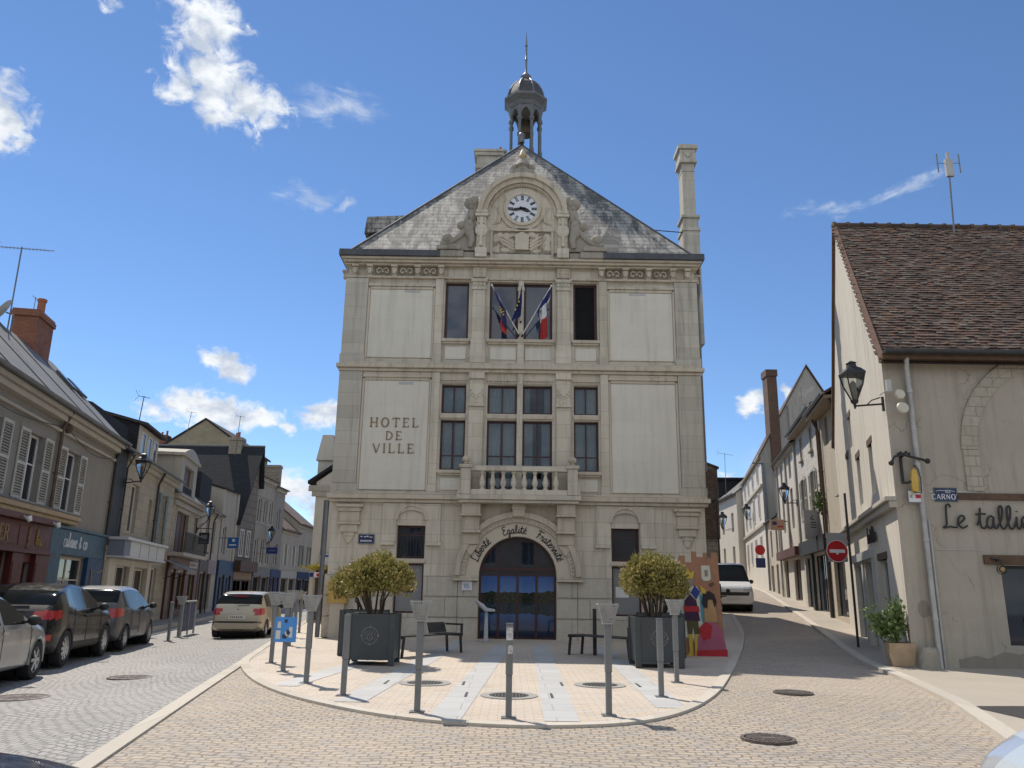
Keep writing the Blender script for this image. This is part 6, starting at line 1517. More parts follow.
m = MB(); m.prism([(-.3,14.2),(w_*.5,17.02),(w_*.5,17.2),(-.3,14.4)], -.1, 8.1); m.prism([(w_*.5,17.02),(w_+.3,14.2),(w_+.3,14.4),(w_*.5,17.2)], -.1, 8.1); m.build('roof', SLATE, t)
chimney(t, -.4, 1.0, .9, .9, 13, 15.6, BRICK, 2)
aerial('yagi aerial in front of the tan stone gable', inpix(183, 447, 70), 3.2, .8, (.4,0), R(12))
# --- H6 onwards
def simple(label, Y0, Y1, eave, ridge, wm, rm, floors, nb, shop, depth=6, shut=None, **k):
    L_ = Y1-Y0; hs = []; bw = L_/nb
    for i in range(nb):
        c = bw*(i+.5)
        for (zb, zt) in floors: hs.append((c-.38, c+.38, zb, zt))
    hs.append((.3, L_*.5-.15, .25, 2.3)); hs.append((L_*.5+.2, L_-.3, .25, 2.3))
    t, L_ = street_house(label, Y0, Y1, eave, ridge, depth, wm, rm, holes=hs, **k)
    for q in hs:
        if q[2] > 2: window(t, *q, .12, WHITEP, GLASS, v=1); 
        else: window(t, *q, .1, BROWNW, SHOPGL, v=1, name='shop_window')
        if q[2] > 2 and shut: plank_shutter(t, q[0]-.36, q[0]-.02, q[2], q[3], mat=shut); plank_shutter(t, q[1]+.02, q[1]+.36, q[2], q[3], mat=shut)
    m = MB(); m.box(.1, L_-.1, -.16, .05, 2.36, 2.95); m.box(.1, .28, -.12, .05, 0, 2.358); m.box(L_*.5-.13, L_*.5+.18, -.12, .05, 0, 2.358); m.box(L_-.28, L_-.1, -.12, .05, 0, 2.358); m.build('shop_front', shop, t)
    cornice(t, 0, L_, eave-.02, DSTONE, .2, .3); gutter(t, 0, L_, -.3, eave, .07)
    return t, L_
FAR1 = wall('far_pale_timber_render', (.37,.34,.29), (1.3,1.0), stain=.25, streak=.3, var=.14, mort=.62, mortar=.05)
t, _ = simple('three storey pale house beyond the big slate roof, left street', 57.95, 62.2, 9.5, 11.0, FAR1, SLATE, [(3.3,5.0),(6.2,7.9)], 3, plain('grey_shop_paint', (.16,.16,.15), .6, .1))
t, _ = simple('narrow grey house with tall end chimney, left street', 62.25, 65.0, 9.2, 10.6, W_GREY, SLATE, [(3.3,4.9),(6.0,7.6)], 1, plain('navy_panel', (.02,.035,.10)))
chimney(t, 2.3, 1.2, .6, 1.6, 8.5, 11.2, W_OLD, 0)
t, _ = simple('low cream house with dark tiled roof and shutters, left street', 65.05, 70.0, 6.2, 9.2, W_LEFTP, TILEB, [(3.4,5.0)], 2, plain('pale_shop_paint', (.40,.38,.34), .6, .1), shut=GREYSH, depth=7)
c = chimney(t, 2.2, 3.5, .8, .8, 8.6, 10.0, W_OLD, 2); m = MB(); M = Matrix.Translation((1.6, 1.5, 7.65)) @ Matrix.Rotation(R(40.6), 4, 'X'); m.box(-.5,.5,-.6,.6,.12,.2,M); sk = m.build('skylight', LEAD, t); m = MB(); m.box(-.42,.42,-.5,.5,.202,.208,M); m.build('pane', GLASS, sk)
t, _ = simple('tall pale house with closed shutters near the end of the left street', 70.05, 75.5, 7.0, 9.8, W_LEFTP, TILEB, [(3.4,5.2)], 2, plain('deep_blue_shop_paint', (.01,.045,.115)), shut=GREENSH, depth=7)
t, Lc = house('old stone house with steep brown tiled roof closing the end of the left street', (-19.5, 82), (-8.0, 82), 3.9, 7.4, 9, W_OLD, TILEB, [(3.0,3.9,.2,2.3),(6.0,6.9,1.2,2.5)], z0=.1, rd=4.5)
for q in ((3.0,3.9,.2,2.3),(6.0,6.9,1.2,2.5)): window(t, *q, .12, BROWNW, GLASS)
m = MB(); m.prism([(5.2,3.8),(6.2,3.8),(6.2,4.9),(5.7,5.4),(5.2,4.9)], .0, 2.4); m.build('dormer', TILEB, t)
# neighbour of the hall on its left, gable end to the square
t = thing('house', 'cream house with slate roof rising behind the left corner of the hall', 'house', (-9.45, 39.0, .2), 0)
m = MB(); m.poly([(0,0,-.4),(7,0,-.4),(7,0,6.6),(3.2,0,8.8),(0,0,6.45)]); m.poly([(0,0,-.4),(0,11,-.4),(0,11,6.45),(0,0,6.45)]); m.poly([(0,11,-.4),(7,11,-.4),(7,11,6.6),(3.2,11,8.8),(0,11,6.45)]); m.build('wall', W_CREAM2, t)
m = MB(); m.prism([(-.4,6.35),(3.2,8.9),(3.2,9.05),(-.4,6.5)], -.15, 11); m.prism([(3.2,8.9),(7.2,6.5),(7.2,6.65),(3.2,9.05)], -.15, 11); m.build('roof', SLATE, t)
m = MB(); m.box(-.35, .9, -.12, .02, 6.0, 6.28); m.box(-.18,.9,-.1,.02,5.75,5.998); m.build('cornice', DSTONE, t, bevel=.02)
m = MB(); m.box(-.15, .6, .6, 1.6, 6.2, 7.6); m.prism([(-.25,7.6),(.7,7.6),(.55,8.9),(.0,8.9)], .5, 1.7); m.build('chimney', W_CREAM2, t, bevel=.02)
m = MB(); m.box(.25,.95,-.06,.02,.0,2.3); d_ = m.build('door', BROWNW, t); m = MB(); m.box(.2,.3,-.1,.02,0,2.35); m.build('door_jamb', DSTONE, d_)
m = MB(); m.box(-.05,1.4,-.5,.02,2.45,2.52); m.build('canopy', DSTONE, t)
# --- behind the hall on its right: brown tile-hung house with iron brackets
t, _ = house('brown tile-hung house showing beyond the right corner of the hall', (6.3, 38.9), (10.05, 38.9), 6.6, 7.3, 9, W_OLD, TILEB, [], gable=.5, z0=1.0)
m = MB(); m.box(2.4, 3.77, -.1, .02, 3.2, 6.55); m.build('tile_hanging', TILEB, t)
m = MB(); m.tube([(3.5,-.1,5.0),(3.5,-.8,5.0),(3.5,-.8,.4)], .04, 6); m.build('downpipe', plain('black_pipe', (.03,.03,.032)), t)
# ------------------------------------------------------------------ corner house on the right ("tallier")
C0 = (8.22, 17.1); zc_ = gz(*C0); FW = 16.0
t = thing('corner_house', 'beige corner house on the right with steep brown tiled roof and Le tallier lettering', 'house', (C0[0], C0[1], zc_-.02), 0)
tal = t; EA = 6.72
# front facade faces the camera (local x right, y away)
hs = [(2.04, 4.6, .50, 2.10), (6.2, 7.2, .1, 2.3)]
m = MB(); wall_grid(m, 0, FW, -.4, EA, hs, 0, .25)
sd = Vector((.296, 1.0)).normalized(); ds = lambda q: (sd.x*q, sd.y*q)
D2 = 11.05; zr = 12.32; half = D2/2
def sp(q, off=0): x, y = ds(q); return (x-sd.y*off, y+sd.x*off)
# street-side wall: plane through the corner, holes given as (q0,q1,z0,z1)
def skew_wall(m, holes, q1, z0, z1, reveal=.2):
    qs = sorted({0, q1, *[h[0] for h in holes], *[h[1] for h in holes]}); zs = sorted({z0, z1, *[h[2] for h in holes], *[h[3] for h in holes]})
    P = lambda q, z, o=0: (*sp(q, -o), z)
    for a, b in zip(qs, qs[1:]):
        for c, d in zip(zs, zs[1:]):
            if any(h[0] < (a+b)/2 < h[1] and h[2] < (c+d)/2 < h[3] for h in holes): continue
            m.poly([P(a,c), P(b,c), P(b,d), P(a,d)])
    for h in holes:
        a, b, c, d = h; e = reveal
        m.poly([P(a,c),P(a,d),P(a,d,e),P(a,c,e)]); m.poly([P(b,c),P(b,d),P(b,d,e),P(b,c,e)]); m.poly([P(a,c),P(b,c),P(b,c,e),P(a,c,e)]); m.poly([P(a,d),P(b,d),P(b,d,e),P(a,d,e)])
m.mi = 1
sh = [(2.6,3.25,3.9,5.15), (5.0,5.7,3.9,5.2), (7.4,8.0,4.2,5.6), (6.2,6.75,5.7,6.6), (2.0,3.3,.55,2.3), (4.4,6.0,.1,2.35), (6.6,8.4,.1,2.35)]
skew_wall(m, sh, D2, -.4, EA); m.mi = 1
m.poly([(*sp(0),EA), (*sp(D2),EA), (*sp(half),zr)])
m.mi = 0; bx, by_ = ds(D2)
m.poly([(FW,0,-.4),(FW,by_,-.4),(FW,by_,EA),(FW,half*sd.y,zr),(FW,0,EA)]); m.poly([(bx,by_,-.4),(FW,by_,-.4),(FW,by_,EA),(bx,by_,EA)])
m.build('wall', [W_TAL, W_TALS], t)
# roof: real rows of plain tiles on two slopes
RT = tiles('roof_deck', (.06,.04,.03), (.05,.035,.028), .2, .1)
TM = NT('old_plain_tile'); g = TM.n('ShaderNodeNewGeometry'); rd_ = g.outputs['Random Per Island']; o_ = TM.tc.outputs['Object']
c_ = TM.mix(rd_, (.10,.058,.039), (.155,.086,.056)); c_ = TM.mix(TM.m('GREATER_THAN', rd_, .86), c_, (.155,.13,.105)); c_ = TM.mix(TM.m('LESS_THAN', rd_, .22), c_, (.055,.04,.033))
c_ = TM.mix(TM.ramp(TM.noise(o_, .8, 6, .65), .38, .66, 0, .65), c_, (.06,.045,.037)); c_ = TM.mix(TM.ramp(TM.noise(o_, 5, 6, .7), .5, .75, 0, .5), c_, (.15,.125,.10))
TILE = TM.fin(c_, .9, TM.bump(TM.noise(o_, 22, 4, .7), .3, .01)); TILR = plain('verge_tile', (.17,.095,.065), .85, .25, 8, .3)
P0 = Vector((*sp(-.22), EA-.22*1.0)); P1 = Vector((*sp(half), zr+.06)); pitch = (P1-P0)
m = MB(); rows = 62; rnd = random.Random(11); slope = Vector((0, half*sd.y+.22, zr-EA+.28)); nrm = Vector((0, -slope.z, slope.y)).normalized()
for r_ in range(rows):
    f0, f1 = r_/rows, (r_+1.6)/rows; a = P0.lerp(P1, f0); b = P0.lerp(P1, min(1.0, f1)); x = -.06-(r_ % 2)*.09
    while a.x+x < FW:
        w = .17+.02*rnd.random(); lift = .028+.022*rnd.random(); tl = rnd.gauss(0,.006)
        q = [Vector((a.x+x, a.y, a.z)), Vector((a.x+x+w-.004, a.y, a.z+tl)), Vector((b.x+x+w-.004-.0, b.y, b.z)), Vector((b.x+x, b.y, b.z))]
        up = [q[0]+nrm*lift, q[1]+nrm*(lift+rnd.gauss(0,.006)), q[2]+nrm*.004, q[3]+nrm*.004]; lo = [q[0]+nrm*(lift-.016), q[1]+nrm*(lift-.016)]
        if a.x+x > 15.2-8.3+2.0 and False: pass
        m.mesh(up+lo, [(0,1,2,3),(0,4,5,1),(0,3,4),(1,5,2)]); x += w
        if a.x+x > 9.5: break
rf = m.build('roof', TILE, t, fix=False)
m = MB(); A0, A1 = Vector((*sp(-.3),EA-.34)), Vector((*sp(half),zr)); m.poly([A0, (FW,A0.y,A0.z), (FW,A1.y,zr), A1]); bb = Vector((*sp(D2+.2),EA-.3)); m.poly([A1, (FW,A1.y,zr), (FW,bb.y,bb.z), bb]); m.build('roof_deck', RT, rf)
m = MB(); n = 46
for s_, (E0, E1) in enumerate((((*sp(-.26,.05),EA-.20),(*sp(half,.05),zr+.08)), ((*sp(D2+.2,.05),EA-.2),(*sp(half,.05),zr+.08)))):
    E0, E1 = Vector(E0), Vector(E1)
    for i in range(n):
        a, b = E0.lerp(E1, i/n), E0.lerp(E1, (i+1.15)/n); m.bar(a+Vector((0.02,0,-.02)), b+Vector((0.02,0,.01)), .11, .05)
m.build('verge_tile', TILR, rf)
m = MB(); x = A1.x-.05
while x < 11: m.tube([(x,A1.y,zr+.07),(x+.44,A1.y,zr+.09)], [.09,.075], 8); m.tube([(x-.02,A1.y,zr+.09),(x+.06,A1.y,zr+.09)], [.105,.105], 8); x += .42
m.build('ridge_tile', TILE, rf)
m = MB(); m.box(-.05, FW, -.30, .02, EA-.25, EA-.16); m.box(-.12, FW, -.34, -.28, EA-.24, EA-.12); m.build('eaves_board', BEAMW, t)
gutter(t, -.12, FW, -.44, EA-.06, .09, plain('dark_zinc_gutter', (.06,.065,.075), .45, .2, 3, Metallic=.4))
downpipe(t, .50, .0, EA-.3, -.10, .055, PIPE, lean=.08); m = MB(); m.tube([(.62,-.06,.0),(.62,-.06,3.0)], .025, 8); m.build('cable_conduit', PIPE, t)
# blocked gothic arch
AS = wall('arch_pale_stone', (.47,.435,.36), (.3,.22), stain=.35, streak=.2, var=.3, mort=.6, mortar=.012, bump=.7); acx = 3.4; m = MB()
def garch(r, off): # two-centred arch half outline points, left half then right
    out = []; 
    for i in range(13):
        a = math.pi-(math.pi*.40)*i/12; out.append((acx+off+r*math.cos(a), 4.55+r*math.sin(a)))
    return out
for (ra, rb, p) in ((1.86,2.02,.03), (2.025,2.22,.045)):
    oa, ob = garch(ra, .35), garch(rb, .35)
    for i in range(12):
        gap = .006 if i % 2 else 0
        m.prism([oa[i], ob[i], ob[i+1], oa[i+1]], -p-gap, .02); m.prism([(2*acx-x, z) for x, z in (oa[i], ob[i], ob[i+1], oa[i+1])], -p-gap, .02)
m.box(acx+.35-2.20, acx+.35-1.86, -.04, .02, 3.65, 4.54); m.box(acx-.35+1.86, acx-.35+2.20, -.04, .02, 3.65, 4.54)
m.build('blocked_arch', AS, t)
m = MB(); m.box(1.32, 6.4, -.05, .02, 3.46, 3.60); m.build('upper_beam', BEAMW, t, bevel=.01)
m = MB(); m.box(1.70, 6.0, -.06, .02, 2.12, 2.31); m.build('lintel_beam', BEAMW, t, bevel=.01)
m = MB(); m.box(.72, 1.75, -.012, .0, 3.61, 3.64); m.box(.72, 1.7, -.012, .0, 2.40, 2.415); m.build('facade_cable', PIPE, t)
f = window(t, *hs[0], .16, plain('black_window_frame', (.02,.02,.022), .5, .1), GLASS, v=2, fw=.06); window(t, *hs[1], .16, BROWNW, GLASS, name='door')
m = MB(); m.box(2.5,2.75,.15,.158,.72,1.05); m.build('notice', WENA, f)
m = MB(); pen(m, 'Le tallier', .50, lambda a, b: (.90+a*1.02, -.06-.0*a, 2.86+b), .021); m.build('name_lettering', IRON, t, smooth=True)
m = MB(); m.prism([(.95,-.1),(.95,.22),(1.3,.30),(1.55,.24),(1.9,.38),(2.2,.33),(2.5,.42),(2.9,.30),(3.6,.36),(5,.3),(FW,.33),(FW,-.1)], -.012, .02); m.build('plinth_patch', wall('grey_cement_patch', (.30,.27,.23), None, stain=.5, var=.3), t)
m = MB(); m.sphere((.34,.0,1.20), .125, 16, 8, (1,.06,1.4)); m.build('cement_patch', wall('grey_cement_patch', (.33,.30,.26)), t)
# street side details
def side_box(m, q0, q1, z0, z1, o0, o1):
    vs = [(*sp(q, o), z) for z in (z0, z1) for q, o in ((q0,o0),(q1,o0),(q1,o1),(q0,o1))]; m.mesh(vs, [(0,3,2,1),(4,5,6,7),(0,1,5,4),(1,2,6,5),(2,3,7,6),(3,0,4,7)])
m = MB(); side_box(m, -.02, D2, 3.42, 3.52, -.02, .22); side_box(m, 0, D2, 3.28, 3.418, -.02, .14); m.build('cornice', DSTONE, t, bevel=.015)
def side_window(q0, q1, z0, z1, mat, gm, lintel=True, bars=0, nm='window'):
    m = MB(); 
    for a, b, c, d in ((q0,q0+.06,z0,z1),(q1-.06,q1,z0,z1),(q0+.06,q1-.06,z0,z0+.07),(q0+.06,q1-.06,z1-.06,z1)): side_box(m, a, b, c, d, -.18, -.12)
    if bars: side_box(m, (q0+q1)/2-.03, (q0+q1)/2+.03, z0+.07, z1-.06, -.175, -.125)
    f = m.build(nm, mat, t); m = MB(); side_box(m, q0+.05, q1-.05, z0+.05, z1-.05, -.16, -.152); m.build('pane', gm, f)
    if lintel: m = MB(); side_box(m, q0-.12, q1+.12, z1, z1+.16, -.1, .015); m.build('lintel', BEAMW, f)
for q in sh[:4]: side_window(*q, WHITEP, GLASS)
for q in sh[4:]: side_window(*q, plain('pale_grey_shop_frame', (.36,.37,.36), .5, .08), SHOPGL, q[0] < 3, 1, 'shop_window')
m = MB()
for q in (4.2, 6.3): side_box(m, q-.18, q+.12, 0, 2.5, -.02, .05)
side_box(m, 4.0, 8.6, 2.4, 2.62, -.02, .10); m.build('shop_front', plain('pale_grey_shop_frame', (.36,.37,.36)), t)
m = MB(); pen(m, 'Le tallier', .40, lambda a, b: (*sp(4.55-a*.92, .05), 2.78+b), .018); m.build('side_lettering', IRON, t, smooth=True)
bpy.context.view_layer.update()
TW = lambda x, y, z: Vector((C0[0]+x, C0[1]+y, zc_-.02+z))

# street lamps on wall brackets
AMB = plain('lamp_glass_body', (.35,.33,.28), .2, .1)
LGL = glass_clear('lamp_glass', (.85,.86,.84))
def lantern(label, wallp, tip, H=1.0, group='lantern street lamps on wall brackets'):
    """wallp: bracket foot on the wall; tip: foot of the lantern"""
    t = thing('street_lamp', label, 'street lamp', tip, 0, group); w = Vector(wallp)-Vector(tip); s = H
    m = MB(); m.tube([w, (0,0,.0)], .022, 6); m.tube([w+Vector((0,0,-.16)), w+Vector((0,0,.16))], .03, 6); n = w.normalized()
    m.tube([w*.92+Vector((0,0,.15)), w*.6+Vector((0,0,.10)), w*.45+Vector((0,0,.02))], .014, 6); m.tube([(0,0,-.06*s),(0,0,.1*s)], [.02,.05], 8); m.build('bracket', IRON, t)
    a0 = R(45); m = MB()
    for k in range(4):
        a = a0+k*math.pi/2; m.tube([(.05*s*math.cos(a), .05*s*math.sin(a), .10*s), (.21*s*math.cos(a), .21*s*math.sin(a), .45*s), (.27*s*math.cos(a), .27*s*math.sin(a), .68*s)], .016*s, 5)
    m.lathe([(.07*s,.06*s),(.09*s,.12*s),(.05*s,.13*s)], (0,0,0), 8); m.lathe([(.29*s,.67*s),(.30*s,.73*s),(.20*s,.82*s),(.12*s,.86*s),(.10*s,.93*s),(.13*s,.95*s),(.03*s,1.0*s)], (0,0,0), 4, a0); m.build('cage', IRON, t)
    m = MB(); q = [(.05,.12),(.195,.45),(.25,.66)]
    for (r0, z0), (r1, z1) in zip(q, q[1:]):
        for k in range(4):
            a, b = a0+k*math.pi/2, a0+(k+1)*math.pi/2; m.poly([(r0*s*math.cos(a), r0*s*math.sin(a), z0*s), (r0*s*math.cos(b), r0*s*math.sin(b), z0*s), (r1*s*math.cos(b), r1*s*math.sin(b), z1*s), (r1*s*math.cos(a), r1*s*math.sin(a), z1*s)])
    m.build('glazing', LGL, t); m = MB(); m.lathe([(.04*s,.14*s),(.07*s,.3*s),(.06*s,.5*s),(.02*s,.55*s)], (0,0,0), 10); m.build('bulb', AMB, t, smooth=True); return t
lantern('black lantern lamp on the corner of the beige house, nearest on the right', inpix(883,404,17.15), inpix(855,406,17.0), 1.02)
lantern('black lantern lamp on a bracket of the second left house', inpix(124,483,28.7), inpix(141,481,28.5), 1.0)
lantern('lantern lamp above the hanging sign halfway down the left street', inpix(197,530,43.5), inpix(209,519,43.0), .95)
lantern('small distant lantern lamp far down the left street', inpix(265,545,61), inpix(271,541,60.5), 1.1)
lantern('lantern lamp on the white stone house halfway up the right street', inpix(797,503,37.5), inpix(785,503,37.3), .95)
lantern('lantern lamp far up the right street, on the tall pale house', inpix(757,518,60), inpix(747,520,59.5), 1.2)
lantern('dark lantern lamp farthest up the right street', inpix(733,530,67), inpix(723,530,66.5), 1.5)
# front wall pieces of the corner house
t = thing('wall_lamp', 'small iron wall lamp on the beam beside the shop window, right edge', 'wall lamp', TW(1.93,-.06,2.18))
m = MB(); m.tube([(0,0,0),(0,-.12,.04),(0,-.16,-.05)], .012, 6); m.tube([(-.12,-.02,.06),(.1,-.02,.02)], .012, 5); m.ring(0, -.17, .09, .105, -.17, -.15, 0, 2*math.pi, 20); m.ring(0, -.17, .06, .072, -.2, -.185, 0, 2*math.pi, 16); m.build('iron_frame', IRON, t)
m = MB(); m.sphere((0,-.16,-.17), .065, 10, 8); m.build('globe', plain('amber_glass', (.35,.22,.1), .2, .1), t, smooth=True)
t = thing('spotlight_pair', 'two cream disc spotlights on the corner under the gutter of the beige house', 'spotlights', inpix(898,398,16.95))
CRD = plain('cream_lamp_disc', (.55,.52,.42), .5, .06, 4); Mt = Matrix.Rotation(R(80), 4, 'X')
for dz, e in ((.06,1.0), (-.24,1.15)):
    m = MB(); m.lathe([(.05,-.06),(.10,-.02),(.115*e,.0),(.10*e,.035),(.03,.045)], (.0+.03*(e>1),-.1,dz), 18, M=Mt); m.build('lamp_disc', CRD, t, smooth=True)
m = MB(); m.tube([(-.32,.15,.10),(-.28,-.05,.14),(0,-.05,.14)], .014, 6); m.box(-.24,-.14,-.06,.02,.14,.40); m.build('bracket', plain('pale_grey_metal', (.42,.42,.41)), t)
t = thing('shop_sign_bracket', 'black wrought iron bracket with hanging golden bottle-shaped sign on the corner house', 'hanging sign', inpix(906,478,16.9))
m = MB(); m.tube([(0,.15,-.1),(0,.15,.55)], .03, 6); m.tube([(-.28,0,.32),(-.20,0,.46),(0,0,.5),(.22,0,.44),(.40,0,.40),(.48,0,.36)], .028, 6); m.tube([(-.1,0,-.1),(.02,0,-.1),(.12,0,-.06)], .03, 6)
for p in ((-.28,0,.32),(.50,0,.37)): m.sphere(p, .06, 8, 6)
for k in range(5): m.sphere((-.12+.06*k,0,.52+.03*(k % 2)), .035, 6, 4)
m.tube([(0,.15,.45),(0,0,.48)], .02, 6); m.build('iron_bracket', IRON, t)
m = MB(); m.prism([(.10,-.28),(.16,-.32),(.24,-.30),(.26,-.05),(.24,.16),(.18,.22),(.12,.15),(.09,-.05)], -.04, .04); sg = m.build('golden_sign', plain('golden_yellow_paint', (.55,.36,.07), .5, .15, 6), t, bevel=.02)
m = MB(); m.tube([(.10,-.05,-.30),(.27,-.05,-.32),(.285,-.05,-.02),(.25,-.05,.20),(.17,-.05,.27)], .012, 5); m.build('sign_edge', IRON, sg)
t = sign('small_sign', 'small white projecting sign with red print beside the downpipe of the corner house', 'sign', TW(.36,-.14,3.50), 0, .30, .24, WENA, ZINC)
m = MB(); roman(m, 'IE', .06, -.12, -.03, -.005, .0, .2, .2, False); m.build('print', plain('grey_print', (.2,.2,.2), .6, .1), t); m = MB(); m.box(-.0,.13,-.005,.0,-.04,.035); m.build('red_print', plain('red_paint', (.42,.02,.03)), t)
t = sign('street_plaque', 'navy enamel plaque reading RUE CARNOT on the corner house', 'plaque', TW(1.07,-.016,3.56), 0, .46, .26, NAVY, plain('plaque_green_edge', (.06,.10,.10), .5, .1))
m = MB(); w_ = roman_w('CARNOT', .11, .18); roman(m, 'CARNOT', .11, -w_/2, -.10, -.006, .0, .18, .16, False); w_ = roman_w('RUE', .045, .2); roman(m, 'RUE', .045, .0, .035, -.006, .0, .2, .18, False); m.tube([(-.2,-.003,.075),(-.12,-.003,.09),(-.05,-.003,.085),(.06,-.003,.095),(.2,-.003,.07)], .006, 4); m.build('lettering', WENA, t)
# television mast with panel antenna on the tiled ridge
b = inpix(953, 224, 21.6); tp = inpix(948, 160, 21.6)
t = thing('aerial', 'leaning roof mast with grey panel antenna on the brown tiled ridge, right', 'aerial', b, 0, 'roof aerials')
m = MB(); m.tube([(0,0,-.3), tp-b], .025, 6); m.build('mast', ZINC, t); c = tp-b
m = MB(); m.box(c.x-.11, c.x+.11, -.05, .05, c.z-.55, c.z+.02); m.tube([(c.x,0,c.z),(c.x,0,c.z+.25)], .05, 8); m.build('panel_antenna', plain('pale_grey_metal', (.42,.42,.41)), t)
m = MB(); m.tube([(c.x-.35,0,c.z-.12),(c.x+.35,0,c.z-.1)], .01, 5)
for e in (-.33, .33): m.tube([(c.x+e,0,c.z-.42),(c.x+e,0,c.z+.2)], .02, 5)
m.build('dipole', ZINC, t)

# ------------------------------------------------------------------ right street
RP = lambda Y: (11.35+.2*(Y-26.1), Y)
def rhouse(label, Yn, Yf, eave, ridge, depth, wm, rm, hl=(), **k):
    """A = far end, B = near end; hl holes as (Yfar-side...) in local x measured from the far end"""
    z0 = gz(*RP(Yn)); return house(label, RP(Yf), RP(Yn), eave-z0, ridge-z0, depth, wm, rm, list(hl), z0=z0-.1, **k), z0-.1
# B2 beige house with slit windows and deep eaves
Yn, Yf = 27.75, 31.7; L_ = (Yf-Yn)*1.02; xn = lambda Y: (Yf-Y)*1.02; zb = gz(*RP(Yn))-.1; Z = lambda z: z-zb
hl = [(xn(28.9), xn(28.2), Z(5.2), Z(6.9)), (xn(28.9), xn(28.3), Z(7.6), Z(8.5)), (xn(30.8), xn(30.2), Z(7.3), Z(8.4)), (xn(28.6), xn(28.0), Z(.9), Z(3.0)), (xn(31.2), xn(29.0), Z(.9), Z(2.9))]
(t, L_), z_ = rhouse('beige house with slit windows and deep eaves beyond the corner house, right street', Yn, Yf, 9.0, 11.4, 8, W_CREAM, TILEB, hl, oh=.5)
for q in hl: window(t, *q, .12, BROWNW if q[2] > 3 else plain('black_window_frame', (.02,.02,.022)), GLASS, v=0)
m = MB(); m.box(0, L_, -.5, .02, Z(8.50), Z(8.62)); m.build('soffit', plain('soffit_board', (.33,.26,.18), .7, .15), t); gutter(t, 0, L_, -.58, Z(8.7), .08)
m = MB(); m.box(hl[0][0]-.1, hl[0][1]+.1, -.2, .1, hl[0][2]-.1, hl[0][2]); m.build('window_sill', DSTONE, t)
m = MB(); m.box(0, L_, -.12, .03, Z(3.2), Z(3.75)); m.build('shop_fascia', plain('dark_fascia', (.07,.06,.055), .6, .1), t)
downpipe(t, L_-.12, 0, Z(8.4), -.1, .05, plain('black_pipe', (.03,.03,.032))); downpipe(t, .15, Z(3.8), Z(8.4), -.1, .05, plain('rusty_pipe', (.11,.07,.05)))
tt = thing('window_plant', 'small trailing plant on the sill of the slit window, right street', 'plant', inpix(822, 505, 32))
m = MB(); rnd = random.Random(3); leaf_cloud(m, rnd, 350, lambda r: (Vector((r.gauss(0,.12), r.gauss(0,.18), r.gauss(.1,.22))), Vector((0,0,1))), .12); m.build('foliage', LEAFG, tt, fix=False)
# B3 white stone house with shutters and dark glazed shop
Yn, Yf = 31.75, 38.3; xn = lambda Y: (Yf-Y)*1.02; zb = gz(*RP(Yn))-.1; Z = lambda z: z-zb
hl = [(xn(34.6), xn(33.7), Z(5.0), Z(6.8)), (xn(37.2), xn(36.4), Z(5.0), Z(6.8)), (xn(34.2), xn(33.7), Z(7.7), Z(8.7)), (xn(36.9), xn(36.4), Z(7.7), Z(8.7)), (xn(35.5), xn(32.2), Z(1.0), Z(3.3)), (xn(37.9), xn(36.4), Z(1.1), Z(3.3))]
(t, L_), z_ = rhouse('white stone house with grey shutters above a dark glazed shopfront, right street', Yn, Yf, 9.4, 11.4, 8, W_WHITE, SLATE2, hl, oh=.35)
DKS = plain('dark_shop_frame', (.025,.028,.03), .5, .1)
for q in hl: window(t, *q, .12, WHITEP if q[2] > 2.9 else DKS, GLASS, v=1 if q[2] < 6 else 0)
for q in hl[:2]: louvre(t, q[0]-.5, q[0]-.03, q[2], q[3], -.05); louvre(t, q[1]+.03, q[1]+.5, q[2], q[3], -.05)
for q in hl[:4]: surround(t, *q, DSTONE, .1, .02)
m = MB(); m.box(.1, L_-.1, -.2, .03, Z(3.4), Z(4.0)); m.box(xn(35.9), xn(35.5), -.1, .03, 0, Z(3.398)); m.box(xn(32.2), L_-.1, -.1, .03, 0, Z(3.398)); m.build('shop_front', DKS, t)
gutter(t, 0, L_, -.42, Z(9.15), .08); m = MB(); m.box(0, L_, -.36, .02, Z(8.95), Z(9.05)); m.build('soffit', plain('soffit_board', (.33,.26,.18)), t); downpipe(t, L_-.15, 0, Z(8.9), -.1, .05, plain('rusty_pipe', (.11,.07,.05)))
# B4 cream house with pilasters
Yn, Yf = 38.35, 45.6; xn = lambda Y: (Yf-Y)*1.02; zb = gz(*RP(Yn))-.1; Z = lambda z: z-zb
hl = [(xn(41.0), xn(40.2), Z(4.9), Z(6.9)), (xn(44.2), xn(43.4), Z(4.9), Z(6.9)), (xn(41.0), xn(40.2), Z(7.4), Z(8.6)), (xn(44.2), xn(43.4), Z(7.4), Z(8.6)), (xn(41.6), xn(39.4), Z(1.4), Z(3.4)), (xn(45.0), xn(43.6), Z(1.5), Z(3.5))]
(t, L_), z_ = rhouse('cream house with brown ground floor awning, middle of the right street', Yn, Yf, 9.0, 10.6, 7, W_CREAM2, SLATE, hl, oh=.3)
for q in hl: window(t, *q, .12, WHITEP if q[2] > 3 else BROWNW, GLASS, v=1)
m = MB()
for x in (.15, L_/2, L_-.2): m.box(x-.18, x+.18, -.1, .03, Z(3.9), Z(8.8))
m.build('pilaster', DSTONE, t); m = MB(); m.box(.1, L_-.1, -.35, .03, Z(3.5), Z(3.9)); m.build('shop_fascia', plain('chestnut_shop_paint', (.10,.032,.02)), t); cornice(t, 0, L_, Z(8.95), DSTONE, .25, .3)
downpipe(t, .1, 0, Z(8.6), -.1, .06, PIPE)
